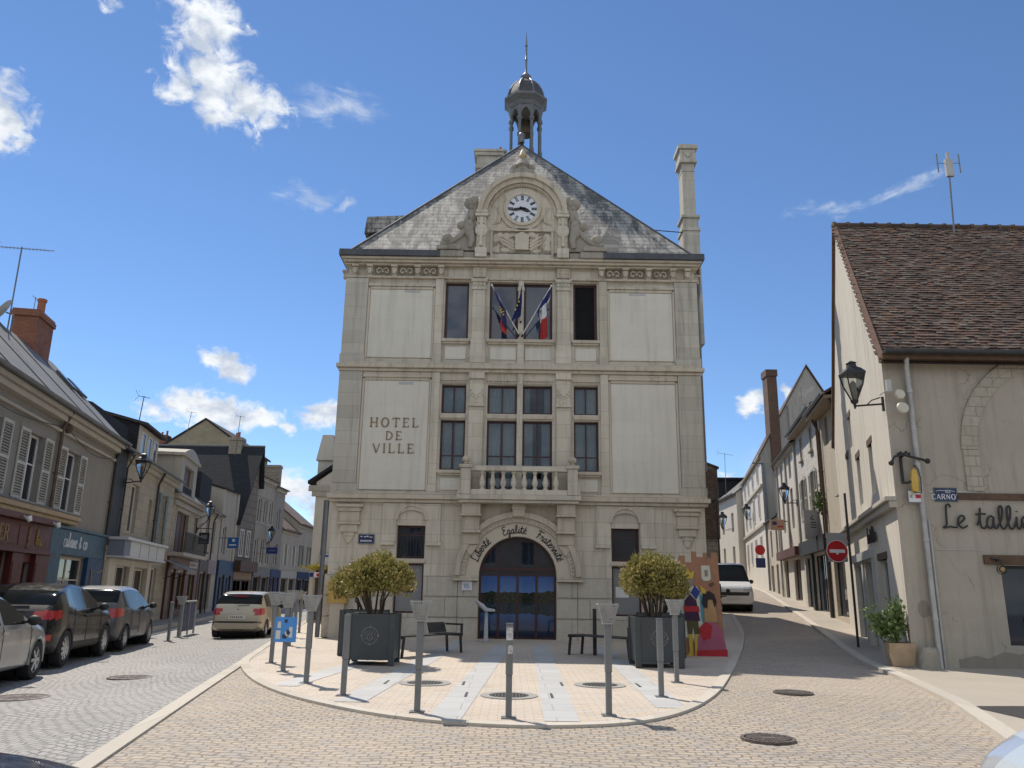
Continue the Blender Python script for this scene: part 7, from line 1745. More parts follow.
# low house with lean-to roof
Yn, Yf = 45.65, 51.9; xn = lambda Y: (Yf-Y)*1.02; zb = gz(*RP(Yn))-.1; Z = lambda z: z-zb
hl = [(xn(48.0), xn(47.2), Z(3.9), Z(5.5)), (xn(50.6), xn(49.8), Z(3.9), Z(5.5)), (xn(48.6), xn(47.6), Z(1.6), Z(3.4)), (xn(51.0), xn(49.9), Z(1.6), Z(3.4))]
(t, L_), z_ = rhouse('low cream house with slate lean-to roof below the big grey gable', Yn, Yf, 6.2, 8.6, 6, W_CREAM, SLATE, hl, rd=5.8, oh=.2)
for q in hl: window(t, *q, .12, WHITEP, GLASS, v=0)
# B5 tall house with the grey gable and brick chimney
gx0, gx1 = 15.85, 23.0; zb = 1.6; t = thing('tall_house', 'tall house with pointed grey gable and brick chimney facing down the right street', 'house', (0, 0, 0), 0)
t.location = (16.4, 52.0, zb)
m = MB(); ez, az_, w_ = 10.6-zb, 16.6-zb, 6.9; dd = 15.0; vx = .2*dd
m.poly([(0,0,-.5),(w_,0,-.5),(w_,0,ez),(w_/2,0,az_),(0,0,ez)]); m.poly([(vx,dd,-.5),(w_+vx,dd,-.5),(w_+vx,dd,ez),(w_/2+vx,dd,az_),(vx,dd,ez)]); m.poly([(w_,0,-.5),(w_+vx,dd,-.5),(w_+vx,dd,ez),(w_,0,ez)])
m.mi = 1; m.poly([(0,0,-.5),(vx,dd,-.5),(vx,dd,ez),(0,0,ez)]); m.build('wall', [W_GABLE, W_CREAM2], t)
m = MB(); k = (az_-ez)/(w_/2)
for s_ in (0, 1):
    x0 = -.2 if not s_ else w_+.2; vs = [(x0,-.1,ez-.2*k+.05),(w_/2,-.1,az_+.05),(w_/2+vx,dd,az_+.05),(x0+vx,dd,ez-.2*k+.05)]; m.mesh(vs+[(a, b, c+.16) for a, b, c in vs], [(0,1,2,3),(4,5,6,7),(0,1,5,4),(1,2,6,5),(2,3,7,6),(3,0,4,7)])
m.build('roof', TILEB, t)
m = MB(); m.box(.70, 1.36, -.16, .8, 8.0, 14.6); m.box(.64, 1.42, -.22, .86, 14.3, 14.75); m.prism([(.70,8.0),(1.36,8.0),(1.2,7.4),(.9,7.2)], -.12, .2); m.build('chimney', BRICK2, t)
m = MB(); m.box(2.0, 2.7, -.2, .3, 10.5, 12.3); m.build('chimney_shoulder', W_GABLE, t)
m = MB(); m.prism([(3.0,12.4),(3.9,12.4),(3.9,13.6),(3.45,13.9),(3.0,13.6)], -.04, .02); m.build('blocked_window', W_GABLE, t)
m = MB(); m.tube([(.1,-.1,ez-.6),(.2,-.1,.2)], .09, 8); m.tube([(-.6,-.05,ez-.6),(.1,-.1,ez-.6)], .05, 6); m.build('downpipe', ZINC, t)
fr = [(q, z) for q in (2.5, 6.0, 9.5, 12.5) for z in (2.2, 5.0, 7.4)]
def b5(q, o, z): d_ = Vector((.2,1,0)).normalized(); n_ = Vector((-d_.y, d_.x, 0)); p = d_*q+n_*o; return (p.x, p.y, z)
for q, z in fr:
    m = MB(); hh = 1.7 if z < 6 else 1.1
    for (a, b, c, d) in ((-.5,-.44,0,hh),(.44,.5,0,hh),(-.44,.44,0,.06),(-.44,.44,hh-.06,hh),(-.03,.03,.06,hh-.06)): m.mesh([b5(q+u, o, z+v) for v in (c, d) for u, o in ((a,.0),(b,.0),(b,.05),(a,.05))], [(0,3,2,1),(4,5,6,7),(0,1,5,4),(1,2,6,5),(2,3,7,6),(3,0,4,7)])
    f = m.build('window', WHITEP, t); m = MB(); m.poly([b5(q-.45,.02,z+.04), b5(q+.45,.02,z+.04), b5(q+.45,.02,z+hh-.04), b5(q-.45,.02,z+hh-.04)]); m.build('pane', GLASS, f)
m = MB()
for z in (4.4, 6.9, ez-.15): m.mesh([b5(q, o, zz) for zz in (z, z+.15) for q, o in ((0,-.05),(dd,-.05),(dd,.14),(0,.14))], [(0,3,2,1),(4,5,6,7),(0,1,5,4),(1,2,6,5),(2,3,7,6),(3,0,4,7)])
m.build('string_course', DSTONE, t)
m = MB(); m.box(.4,1.2,-.05,.01,.2,2.3); m.build('door', plain('grey_door_paint', (.2,.21,.23), .6, .1), t)
# farther houses on both sides of the right street
def far_r(label, A, B, eave, ridge, wm, rm, nb, z0):
    L_ = (Vector(B)-Vector(A)).length; hs = []
    for i in range(nb):
        c = L_*(i+.5)/nb; hs += [(c-.4,c+.4,1.0,2.7),(c-.4,c+.4,3.9,5.5)]
    t, L_ = house(label, A, B, eave, ridge, 7, wm, rm, hs, z0=z0)
    for q in hs: window(t, *q, .12, WHITEP, GLASS, v=0)
    gutter(t, 0, L_, -.3, eave, .07); return t, L_
t, L_ = far_r('pale two storey house beyond the tall gable house, right street', (19.4, 81), (18.9, 67.1), 7.0, 9.8, W_CREAM2, SLATE2, 4, 2.9)
m = MB(); m.box(3.0, 6.0, .3, 3.5, 7.2, 9.2); m.box(2.8, 6.2, .1, 3.7, 9.2, 9.4); m.build('dormer', SLATE, t)
aerial('distant aerial against the sky at the end of the right street', inpix(727, 520, 72), 6.0, 1.4, (.1,0), R(10))
t, L_ = far_r('cream house at the far end of the right street', (17.5, 99), (18.6, 81.2), 6.6, 9.4, W_CREAM, SLATE2, 5, 2.9)
t, L_ = far_r('brown roofed house closing the right street behind the van', (13.2, 60), (13.6, 82), 5.5, 7.6, W_CREAM, TILEB, 5, 2.6)
# signs of the right street
t = thing('no_entry_sign', 'red and white no entry sign on a grey panel, mouth of the right street', 'road sign', (9.33, 22.3, gz(9.3,22.3)+.03))
m = MB(); m.tube([(0,.05,0),(0,.05,4.1)], .035, 8); m.build('post', IRON, t)
pc = inpix(838, 546, 22.2)-Vector(t.location); m = MB(); m.box(pc.x-.27, pc.x+.27, -.03, -.015, pc.z-.42, pc.z+.36); m.tube([(pc.x+.2,0,pc.z+.1),(.0,.05,pc.z+.1)], .02, 6); m.build('back_panel', plain('grey_sign_panel', (.28,.28,.29), .6, .08), t)
pd = inpix(838, 551, 22.2)-Vector(t.location); m = MB(); m.lathe([(.295,0),(.295,.012)], (pd.x,-.033,pd.z), 36, M=Matrix.Rotation(math.pi/2, 4, 'X')); ds_ = m.build('disc', plain('sign_red', (.42,.015,.018), .35, .05), t)
m = MB(); m.box(pd.x-.21, pd.x+.21, -.050, -.046, pd.z-.045, pd.z+.045); m.ring(pd.x, pd.z, .28, .295, -.050, -.046, 0, 2*math.pi, 36); m.box(pd.x-.03,pd.x+.03,-.051,-.0465,pd.z-.09,pd.z+.02); m.build('white_bar', WENA, ds_)
t = thing('shop_blade_sign', 'grey vertical blade sign of the white stone house, right street', 'sign', inpix(813, 526, 33.5)); m = MB(); m.box(-.36,.36,-.05,.05,-.55,.65); m.build('panel', plain('grey_sign_panel', (.28,.28,.29)), t)
m = MB(); m.tube([(.0,-.06,.42),(-.1,-.06,.3),(.05,-.06,.25)], .02, 5); 
for k in range(3): m.box(-.12,.12,-.056,-.05,.12-.1*k,.16-.1*k)
m.build('print', IRON, t); m = MB(); m.tube([(.3,0,.3),(.9,.1,.3)], .025, 6); m.build('bracket', IRON, t)
t = thing('shop_blade_sign', 'salmon coloured hanging sign farther up the right street', 'sign', inpix(777, 525, 42)); m = MB(); m.box(-.36,.36,-.04,.04,-.26,.28); m.build('panel', plain('salmon_sign', (.42,.27,.19), .6, .08), t)
m = MB(); m.box(-.25,-.02,-.046,-.04,.0,.18); m.build('picture', plain('navy_panel', (.02,.035,.10)), t); m = MB(); m.box(.0,.3,-.046,-.04,-.12,-.04); m.build('print', plain('red_paint', (.42,.02,.03)), t); m = MB(); m.tube([(.36,0,.2),(.8,.1,.2)], .025, 6); m.build('bracket', IRON, t)
t = thing('shop_blade_sign', 'small round red sign on the grey gable end, right street', 'sign', inpix(760, 550, 51.8)); m = MB(); m.lathe([(.32,0),(.32,.03)], (0,0,0), 20, M=Matrix.Rotation(math.pi/2, 4, 'X')); m.build('disc', plain('sign_red', (.42,.015,.018)), t); m = MB(); m.box(-.3,.3,-.0,.03,-1.1,-.5); m.build('lower_panel', plain('navy_panel', (.02,.035,.10)), t)
# signs of the left street
t = thing('hanging_sign', 'dark hanging sign under an iron bracket below the lamp, left street', 'hanging sign', inpix(204, 538, 43.2)); m = MB(); m.box(-.28,.28,-.03,.03,-.32,.28); m.build('panel', DKS, t); m = MB(); m.box(-.16,.16,-.036,-.03,-.02,.16); m.box(-.2,.2,-.036,-.03,-.24,-.17); m.build('print', plain('grey_print', (.2,.2,.2)), t); m = MB(); m.tube([(-.4,0,.5),(.45,0,.5)], .02, 5); m.tube([(-.2,0,.5),(-.2,0,.28)], .012, 5); m.tube([(.2,0,.5),(.2,0,.28)], .012, 5); m.tube([(-.5,.1,-.2),(-.5,.1,1.0),(.1,.05,1.25)], .02, 5); m.build('bracket', IRON, t)
t = thing('hanging_sign', 'bright blue projecting sign on the narrow pale house, left street', 'hanging sign', inpix(233, 543, 50.5)); m = MB(); m.box(-.33,.33,-.04,.04,-.32,.34); m.build('panel', plain('sign_blue', (.02,.10,.32), .5, .08), t); m = MB(); m.box(-.05,.12,-.046,-.04,.08,.24); m.box(-.22,.22,-.046,-.04,-.16,-.08); m.build('print', WENA, t); m = MB(); m.tube([(-.33,0,.3),(-.9,.1,.3)], .02, 5); m.build('bracket', IRON, t)
t = thing('hanging_sign', 'dark blue projecting sign far down the left street', 'hanging sign', inpix(272, 551, 60)); m = MB(); m.box(-.40,.40,-.04,.04,-.2,.26); m.build('panel', plain('sign_navy', (.015,.03,.16), .5, .08), t); m = MB(); m.box(-.25,.25,-.046,-.04,-.0,.06); m.build('print', plain('grey_print', (.2,.2,.2)), t); m = MB(); m.tube([(-.4,0,.2),(-1.0,.1,.2)], .02, 5); m.build('bracket', IRON, t)
t = sign('wall_notice', 'white wall sign with blue header on the house behind the left hall corner', 'sign', inpix(324, 560, 38.93), 0, .42, .62, WENA, ZINC); m = MB(); m.box(-.15,.2,-.006,0,.14,.24); m.build('print', plain('sign_blue', (.02,.10,.32)), t)
t = thing('direction_sign', 'white and blue direction sign with red dot on a post left of the hall corner', 'sign', inpix(316, 575, 37)); m = MB(); m.box(-.30,.28,-.03,.0,-.1,.12); m.build('panel', WENA, t)
m = MB(); m.box(-.29,-.1,-.036,-.03,-.09,.11); m.build('blue_field', plain('sign_navy', (.015,.03,.16)), t); m = MB(); m.sphere((.1,-.03,.0), .08, 10, 6, (1,.1,1)); m.build('red_dot', plain('red_paint', (.42,.02,.03)), t); m = MB(); m.tube([(.2,.02,.1),(.2,.02,-1.6)], .04, 8); m.build('post', PIPE, t)
m = MB(); leaf_cloud(m, random.Random(5), 240, lambda r: (Vector((r.gauss(0,.28), r.gauss(.1,.1), r.gauss(.3,.06))), Vector((0,0,1))), .10)
tt = thing('flower_box', 'yellow flowers above the direction sign', 'flowers', inpix(316, 575, 37)+Vector((0,.1,0))); m.build('foliage', foliage('yellow_flowers', ((.4,.32,.03),(.5,.4,.05),(.12,.16,.04),(.2,.2,.03))), tt, fix=False)
# hall corner drainpipe (tall grey) is part of the hall
m = MB(); m.tube([(-5.72,-.02,.0),(-5.72,-.02,3.9)], .07, 8); m.tube([(-5.72,-.02,2.3),(-5.72,-.02,3.9)], .085, 8); m.build('downpipe', ZINC, hall, smooth=True)
m = MB(); m.tube([(5.78,.3,11.6),(5.78,.4,10.9),(5.72,.4,10.4),(5.72,.4,5.0)], .06, 8); m.build('downpipe', ZINC, hall, smooth=True)

# ------------------------------------------------------------------ right corner: plant pot and guard stone
x, y, z = ground(898, 669); t = thing('plant_pot', 'square terracotta coloured plant pot at the foot of the corner house', 'plant pot', (x+.20, y+.25, z+.04), R(-12))
m = MB(); a, b = .21, .27; h_ = .46; vs = [(s_*a, u*a, .0) for s_, u in ((-1,-1),(1,-1),(1,1),(-1,1))]+[(s_*b, u*b, h_) for s_, u in ((-1,-1),(1,-1),(1,1),(-1,1))]+[(s_*(b-.03), u*(b-.03), h_) for s_, u in ((-1,-1),(1,-1),(1,1),(-1,1))]+[(s_*(b-.05), u*(b-.05), h_-.08) for s_, u in ((-1,-1),(1,-1),(1,1),(-1,1))]
m.mesh(vs, [(0,3,2,1),(0,1,5,4),(1,2,6,5),(2,3,7,6),(3,0,4,7),(4,5,9,8),(5,6,10,9),(6,7,11,10),(7,4,8,11),(8,9,13,12),(9,10,14,13),(10,11,15,14),(11,8,12,15)]); m.build('pot', plain('sandstone_pot', (.42,.31,.20), .85, .15, 5, .2), t, bevel=.01)
m = MB(); m.box(-.21,.21,-.21,.21,h_-.1,h_-.06); m.build('soil', SOIL, t)
t2 = thing('potted_shrub', 'loose green shrub growing in the pot at the corner house', 'plant', (x+.13, y+.25, z+.46)); m = MB(); rnd = random.Random(9); tips = []
for k in range(14):
    a = rnd.random()*6.28; e = .15+.30*rnd.random(); p = Vector((e*math.cos(a)-.08, e*math.sin(a), .25+.65*rnd.random())); m.tube([(.02*math.cos(a),.02*math.sin(a),-.05), p*.5+Vector((0,0,.1)), p], [.010,.007,.003], 5); tips.append(p)
m.build('stem', BARK, t2); m = MB()
def tipsurf(r):
    p = tips[int(r.random()*len(tips))]*(.45+.6*r.random()); return p+Vector((r.gauss(0,.07), r.gauss(0,.07), r.gauss(0,.07))), p.normalized()
leaf_cloud(m, rnd, 1500, tipsurf, .085, .3); m.build('foliage', foliage('pot_shrub_leaves', ((.09,.15,.04),(.16,.22,.08),(.26,.33,.14),(.07,.11,.03))), t2, fix=False)
x, y, z = ground(931, 674); t = thing('guard_stone', 'rough limestone guard stone beside the downpipe of the corner house', 'guard stone', (inpix(931,672,16.9).x, 16.9, z+.03)); m = MB(); n = 14; rnd = random.Random(2)
prof = [(.225,-.05),(.22,.08),(.20,.2),(.185,.32),(.15,.40),(.05,.43)]; vs = []
for r_, zz in prof:
    for j in range(n): a = 2*math.pi*j/n; q = r_*(1+.16*rnd.gauss(0,1)*.6); vs.append((q*math.cos(a)*.95, q*math.sin(a)*.7, zz+.012*rnd.gauss(0,1)))
fs = [(i*n+j, i*n+(j+1) % n, (i+1)*n+(j+1) % n, (i+1)*n+j) for i in range(len(prof)-1) for j in range(n)]+[tuple((len(prof)-1)*n+j for j in range(n))]
m.mesh(vs, fs); m.build('stone', wall('guard_limestone', (.40,.37,.31), None, stain=.5, streak=.2, var=.4, bump=1.0, grain=.5), t, smooth=True)
# ------------------------------------------------------------------ vehicles
RUB = plain('tyre_rubber', (.018,.018,.019), .85, .2, 10, .2); RIMM = plain('alloy_rim', (.45,.45,.46), .3, .12, 8, Metallic=.8); BLKP = plain('black_plastic', (.02,.02,.021), .6, .15, 10); CGL = car_glass()
REDL = paint('tail_light_red', (.38,.012,.012), .12); CLRL = paint('headlight_clear', (.42,.44,.46), .08, .2); PLATE = plain('number_plate', (.55,.54,.50), .5, .06); CHROME = plain('chrome', (.6,.6,.6), .15, .1, 5, Metallic=1.0)
def interp(pl, x):
    if x <= pl[0][0]: return pl[0][1]
    for (a, b), (c, d) in zip(pl, pl[1:]):
        if x <= c: return b+(d-b)*(x-a)/max(1e-9, c-a)
    return pl[-1][1]
def smooth(pl, k=6):
    return crom(pl, k)
def car(name, label, S, body, group=None):
    """S: top (roof line), belt, bottom, width profiles along x (front 0, rear L); forward is -x, right is +y"""
    top, belt, bot, wid = smooth(S['top']), smooth(S['belt']), S['bot'], smooth(S['wid'])
    L = S['top'][-1][0]; r, wb = S['r'], S['wheels']; t = thing(name, label, S.get('cat', 'car'), (0,0,0), 0, group)
    st = []
    for (a, b), (c, d) in zip(top, top[1:]):
        n = max(1, int(math.hypot(c-a, d-b)/.022))
        for i in range(n): st.append(a+(c-a)*i/n)
    st.append(L); st = sorted(set(round(x, 4) for x in st)); P = []; seg = []
    for si, x in enumerate(st):
        zt = interp(top, x); zl = min(interp(belt, x), zt-.015); zb = min(interp(bot, x), zl-.02); w = interp(wid, x); gh = zt-zl
        wr = w*.955-S.get('tumble', .36)*gh*.86 if gh > .05 else w*.90
        if gh < .18: f = max(0, (gh-.02)/.16); wr = w*.93*(1-f)+(w*.955-S.get('tumble', .36)*gh*.86)*f
        low = crom([(w*.80, zb), (w*.965, zb+.07), (w*1.0, zb+.42*(zl-zb)), (w*.99, zl-.16*(zl-zb)), (w*.955, zl)], 4)
        up = crom([(wr, zl+gh*.84), (wr*.90, zl+gh*.955), (wr*.55, zl+gh*.99), (0, zt)], 3)
        pr = [(0, zb)]+low+[(w*.955+(wr-w*.955)*i/6, zl+gh*.84*i/6) for i in range(1, 6)]+up
        sg = [0]+[1]*(len(low)-1)+[2]*6+[3]*(len(up)-1); P.append(pr); seg = sg
    M_ = {}
    def mb(k): return M_.setdefault(k, MB())
    nj = len(P[0])
    for i in range(len(st)-1):
        for j in range(nj-1):
            q = [(st[i],)+P[i][j], (st[i],)+P[i][j+1], (st[i+1],)+P[i+1][j+1], (st[i+1],)+P[i+1][j]]
            cx = sum(p[0] for p in q)/4; cy = sum(p[1] for p in q)/4; cz = sum(p[2] for p in q)/4
            if seg[j] <= 1 and any((cx-wx)**2+(cz-r)**2 < (r+.045)**2 for wx in wb) and cy > .4: continue
            zt = interp(top, cx); zl = interp(belt, cx)
            for s_ in (-1, 1):
                k = S['cat_fn'](cx, cy, cz, seg[j], zt-zl, s_) or ('body', body)
                mb((k[0], k[1].name, s_ if k[0].endswith('light') or k[0].startswith(('side_window', 'cladding')) else 0, k[1])).poly([(a, s_*b, c) for a, b, c in q])
    for s_ in (-1, 1): pass
    for i in (0, len(st)-1):
        pts = [(st[i], b, c) for b, c in P[i]]; mb(('body', body.name, 0, body)).poly(pts+[(a, -b, c) for a, b, c in pts[::-1] if b > 0])
    made = {}
    for (nm, _, _, mt), m in M_.items(): made[nm] = m.build(nm.rstrip('0123456789'), mt, t, smooth=True)
    for wx in wb:
        for s_ in (-1, 1):
            wv = interp(wid, wx)-.11; Mx = Matrix.Rotation(-s_*math.pi/2, 4, 'X'); c = (wx, s_*wv, r)
            m = MB(); m.lathe([(r*.60,-.10),(r*.95,-.10),(r,-.07),(r,.07),(r*.95,.10),(r*.66,.105),(r*.62,.06)], c, 28, M=Mx); wh = m.build('wheel', RUB, t, smooth=True)
            m = MB(); m.lathe([(r*.62,.0),(r*.66,.095),(r*.62,.10),(r*.58,.05),(r*.55,.02)], c, 28, M=Mx)
            for k in range(S.get('spokes', 7)):
                a = 2*math.pi*k/S.get('spokes', 7); d = Vector((math.cos(a), 0, math.sin(a))); o = Vector((0, s_*.085, 0)); C = Vector(c)
                m.bar(C+o, C+o*.9+d*r*.62, r*.16, .03, up=(0,1,0))
            m.lathe([(r*.14,.05),(r*.14,.10),(r*.06,.105)], c, 12, M=Mx); m.build('rim', RIMM, wh, smooth=True)
            m = MB(); m.lathe([(r*.6,.02),(r*.6,.03)], c, 20, M=Mx); m.build('brake', BLKP, wh)
            m = MB(); pts = [(wx+(r+.05)*math.cos(a), s_*(interp(wid, wx+(r+.05)*math.cos(a))-.012), r+(r+.05)*math.sin(a)) for a in [R(-8+196*i/18) for i in range(19)]]; m.tube(pts, .028, 6); m.build('wheel_arch', S.get('arch', body), t, smooth=True)
        m = MB(); m.tube([(wx, -interp(wid, wx)+.25, r), (wx, interp(wid, wx)-.25, r)], r*1.02, 16); m.build('wheel_well', BLKP, t)
    for s_ in (-1, 1):
        x0 = S['mirror'][0]; z0 = S['mirror'][1]; w = interp(wid, x0)
        m = MB(); m.sphere((x0, s_*(w+.10), z0), .11, 12, 8, (.65,.95,.75)); m.bar((x0, s_*(w-.08), z0-.03), (x0, s_*(w+.06), z0-.02), .05, .04); m.build('mirror', S.get('mirror_mat', BLKP), t, smooth=True)
        for hx in S.get('handles', ()):
            m = MB(); w = interp(wid, hx); z = interp(belt, hx)-.12; m.bar((hx-.09, s_*(w*.99+.01), z), (hx+.09, s_*(w*.99+.01), z), .03, .035); m.build('door_handle', S.get('handle_mat', body), t)
        m = MB()
        for dx in S.get('doors', ()):
            pts = []
            for i in range(9):
                z = interp(bot, dx)+.15+(interp(belt, dx)-interp(bot, dx)-.17)*i/8; f = (z-interp(bot, dx))/(interp(belt, dx)-interp(bot, dx)); w = interp(wid, dx)
                pts.append((dx+.02*math.sin(f*3), s_*w*(.9995 if .25 < f < .7 else .990 if f < .9 else .965), z))
            m.tube(pts, .007, 4)
        if S.get('doors'): m.build('door_seam', BLKP, t)
    xr = L; m = MB(); zp = S['plate']; xp = S.get('plate_x', L-.01); m.box(xp, xp+.02, -.26, .26, zp, zp+.11); pl = m.build('number_plate', PLATE, t); m = MB()
    for k in range(7): m.box(xp+.0195, xp+.0215, -.2+k*.058, -.2+k*.058+.03, zp+.03, zp+.08)
    m.build('plate_characters', BLKP, pl)
    return t
def place_dir(t, fwd, local_pt, world_pt, z=None):
    f = Vector((fwd[0], fwd[1], 0)).normalized(); rz = math.atan2(-f.y, -f.x); Rm = Matrix.Rotation(rz, 3, 'Z'); o = Vector((world_pt[0], world_pt[1], 0))-Rm @ Vector((local_pt[0], local_pt[1], 0))
    t.location = (o.x, o.y, z if z is not None else gz(o.x, o.y)); t.rotation_euler = (0, 0, rz); return t
def mk_cat(cowl, rf, rr, tail, win, pillars, tl, hl, lowdark=.28, rearz=None, extra=None):
    """cowl..rf windscreen, rr..tail rear glass, win side glass span, pillars list of (x0,x1), tl/hl tests"""
    def fn(x, y, z, sg, gh, s):
        if extra:
            e = extra(x, y, z, sg, gh, s)
            if e: return e
        if hl and hl(x, y, z): return ('head_light', CLRL)
        if tl and tl(x, y, z): return ('tail_light', REDL)
        if sg == 3 and cowl < x < rf and gh > .03: return ('windscreen', CGL)
        if sg == 3 and rr < x < tail and gh > .02: return ('rear_window', CGL)
        if sg == 2 and win[0] < x < win[1] and gh > .10 and not any(a < x < b for a, b in pillars): return ('side_window%d' % sum(x > b for a, b in pillars), CGL)
        if z < lowdark: return ('sill', BLKP)
    return fn
BLACKC = paint('black_car_paint', (.004,.005,.007), .2, 0, .35); SILV = paint('silver_car_paint', (.33,.33,.32), .3, .5); GREYC = paint('grey_car_paint', (.075,.08,.09), .3, .3, .4); SANDC = paint('champagne_car_paint', (.42,.37,.28), .3, .3); WHITEC = paint('white_van_paint', (.62,.62,.61), .35); BLUEC = paint('pale_blue_car_paint', (.44,.48,.49), .25); NAVYC = paint('dark_navy_car_paint', (.02,.024,.045), .2)
SILROOF = paint('light_silver_roof', (.36,.36,.37), .3, .5)
# black coupe-like suv
def suv_extra(x, y, z, sg, gh, s):
    if x > 4.15 and 1.06 < z < 1.2 and y < .7 and sg in (2, 3): return ('spoiler', BLKP)
    if sg == 1 and z < .42: return ('cladding', BLKP)
S_suv = dict(top=[(0,.62),(.08,.78),(.35,.93),(1.05,1.05),(1.30,1.12),(1.75,1.38),(2.2,1.53),(2.75,1.565),(3.3,1.51),(3.75,1.41),(3.95,1.32),(4.15,1.16),(4.27,1.03),(4.35,.88),(4.38,.62),(4.385,.5)],
    belt=[(0,.60),(.35,.86),(1.2,1.0),(2.2,1.03),(3.0,1.08),(3.6,1.17),(4.0,1.12),(4.385,.9)], bot=[(0,.32),(.3,.24),(4.0,.26),(4.38,.42)], wid=[(0,.62),(.12,.76),(.5,.87),(1.2,.895),(2.2,.87),(3.2,.89),(3.7,.905),(4.1,.86),(4.3,.76),(4.38,.66)],
    r=.345, wheels=(.87, 3.51), mirror=(1.62,1.08), handles=(2.35,), doors=(1.35,2.25,3.12), plate=.76, plate_x=4.345, arch=BLKP, spokes=10, tumble=.40,
    cat_fn=mk_cat(1.15, 2.0, 3.70, 4.14, (1.45, 3.35), [(2.28,2.36)], lambda x,y,z: (x > 3.92 and .90 < z < 1.06 and y > .52) or (x > 4.2 and .52 < z < .62 and y > .55), lambda x,y,z: x < .5 and .74 < z < .86 and y > .5, .36, extra=suv_extra))
suv = car('suv', 'shiny black coupe-like suv with red tail lights parked on the left, seen from behind', S_suv, BLACKC, 'cars parked along the left pavement')
p0 = Vector(ground(58.3,667.5)[:2]); p1 = Vector(ground(97.5,657)[:2]); DR = (p1-p0).normalized(); DR = (DR+Vector((-.2,.98))*1.0).normalized()
place_dir(suv, DR, (3.51, .82), p0)
def wiper(t, x, z, ln): MB().bar((x, -.02, z), (x-.02, ln, z+.03), .015, .012).build('rear_wiper', BLKP, t)
wiper(suv, 4.17, 1.16, .36)
# grey people carrier
S_mpv = dict(top=[(0,.60),(.1,.75),(.5,.93),(.95,1.05),(1.2,1.18),(1.75,1.47),(2.2,1.58),(2.9,1.61),(3.6,1.55),(3.85,1.47),(4.08,1.22),(4.2,1.02),(4.27,.80),(4.30,.55),(4.30,.45)],
    belt=[(0,.58),(.4,.86),(1.1,.98),(2.2,1.0),(3.4,1.05),(3.9,1.08),(4.3,.95)], bot=[(0,.28),(.3,.22),(4.0,.24),(4.3,.36)], wid=[(0,.6),(.15,.76),(.6,.86),(1.3,.885),(3.2,.885),(3.8,.86),(4.15,.79),(4.3,.70)],
    r=.325, wheels=(.88, 3.55), mirror=(1.35,1.08), handles=(2.3,3.1), doors=(1.4,2.3,3.15), plate=.80, plate_x=4.265, spokes=8,
    cat_fn=mk_cat(1.0, 1.95, 3.74, 4.09, (1.4, 3.72), [(2.26,2.36),(3.16,3.24)], lambda x,y,z: x > 3.80 and .84 < z < 1.05 and y > .60, lambda x,y,z: x < .5 and .70 < z < .84 and y > .48, .26, extra=lambda x,y,z,sg,gh,s: ('roof', SILROOF) if sg == 3 and 1.95 <= x <= 3.74 else None))
mpv = car('hatchback', 'grey hatchback with silver roof parked on the left in front of the black suv', S_mpv, GREYC, 'cars parked along the left pavement')
p0 = Vector(ground(120,651.5)[:2]); place_dir(mpv, DR, (3.55, .80), p0); mpv.scale = (.94, .94, .94); wiper(mpv, 4.16, 1.14, .36)
# silver saloon, only its front wing in the frame
S_sal = dict(top=[(0,.55),(.1,.68),(.4,.80),(1.1,.94),(1.35,1.0),(1.95,1.32),(2.4,1.42),(3.0,1.42),(3.5,1.32),(4.0,1.05),(4.4,1.0),(4.5,.9),(4.55,.6),(4.55,.5)],
    belt=[(0,.53),(.4,.74),(1.2,.90),(2.4,.93),(3.6,.96),(4.55,.85)], bot=[(0,.28),(.3,.2),(4.2,.22),(4.55,.34)], wid=[(0,.58),(.15,.74),(.6,.85),(1.4,.875),(3.4,.87),(4.2,.82),(4.55,.68)],
    r=.315, wheels=(.86, 3.5), mirror=(1.55,.98), handles=(2.35,3.2), doors=(1.25,2.4,3.3), plate=.72, plate_x=4.545, spokes=6, tumble=.42,
    cat_fn=mk_cat(1.2, 2.1, 3.35, 3.95, (1.5, 3.5), [(2.36,2.46)], lambda x,y,z: x > 4.25 and .7 < z < .88 and y > .5, lambda x,y,z: x < .55 and .6 < z < .74 and y > .45, .24))
sal = car('saloon_car', 'silver car cut off by the left edge of the photo, front wheel showing', S_sal, SILV, 'cars parked along the left pavement')
p0 = Vector(ground(27.5,679)[:2]); place_dir(sal, DR, (.86, .78), p0)
# champagne hatchback driving away
S_hat = dict(top=[(0,.55),(.1,.68),(.5,.86),(.9,.96),(1.1,1.03),(1.7,1.33),(2.1,1.43),(2.7,1.44),(3.2,1.38),(3.42,1.30),(3.62,1.08),(3.72,.92),(3.79,.75),(3.82,.5),(3.82,.42)],
    belt=[(0,.53),(.4,.80),(1.0,.90),(2.2,.93),(3.2,.97),(3.82,.86)], bot=[(0,.26),(.3,.2),(3.6,.22),(3.82,.30)], wid=[(0,.58),(.15,.72),(.6,.81),(1.2,.83),(2.8,.83),(3.4,.81),(3.7,.75),(3.82,.68)],
    r=.295, wheels=(.75, 3.19), mirror=(1.25,.97), handles=(2.3,), doors=(1.2,2.4), plate=.60, plate_x=3.80, spokes=6,
    cat_fn=mk_cat(.98, 1.9, 3.30, 3.64, (1.25, 3.25), [(2.3,2.4)], lambda x,y,z: x > 3.45 and .72 < z < .93 and y > .50, lambda x,y,z: x < .5 and .62 < z < .76 and y > .45, .22, extra=lambda x,y,z,sg,gh,s: ('bumper', BLKP) if x > 3.7 and .48 < z < .52 else None))
hat = car('hatchback', 'champagne coloured hatchback driving away down the left street', S_hat, SANDC)
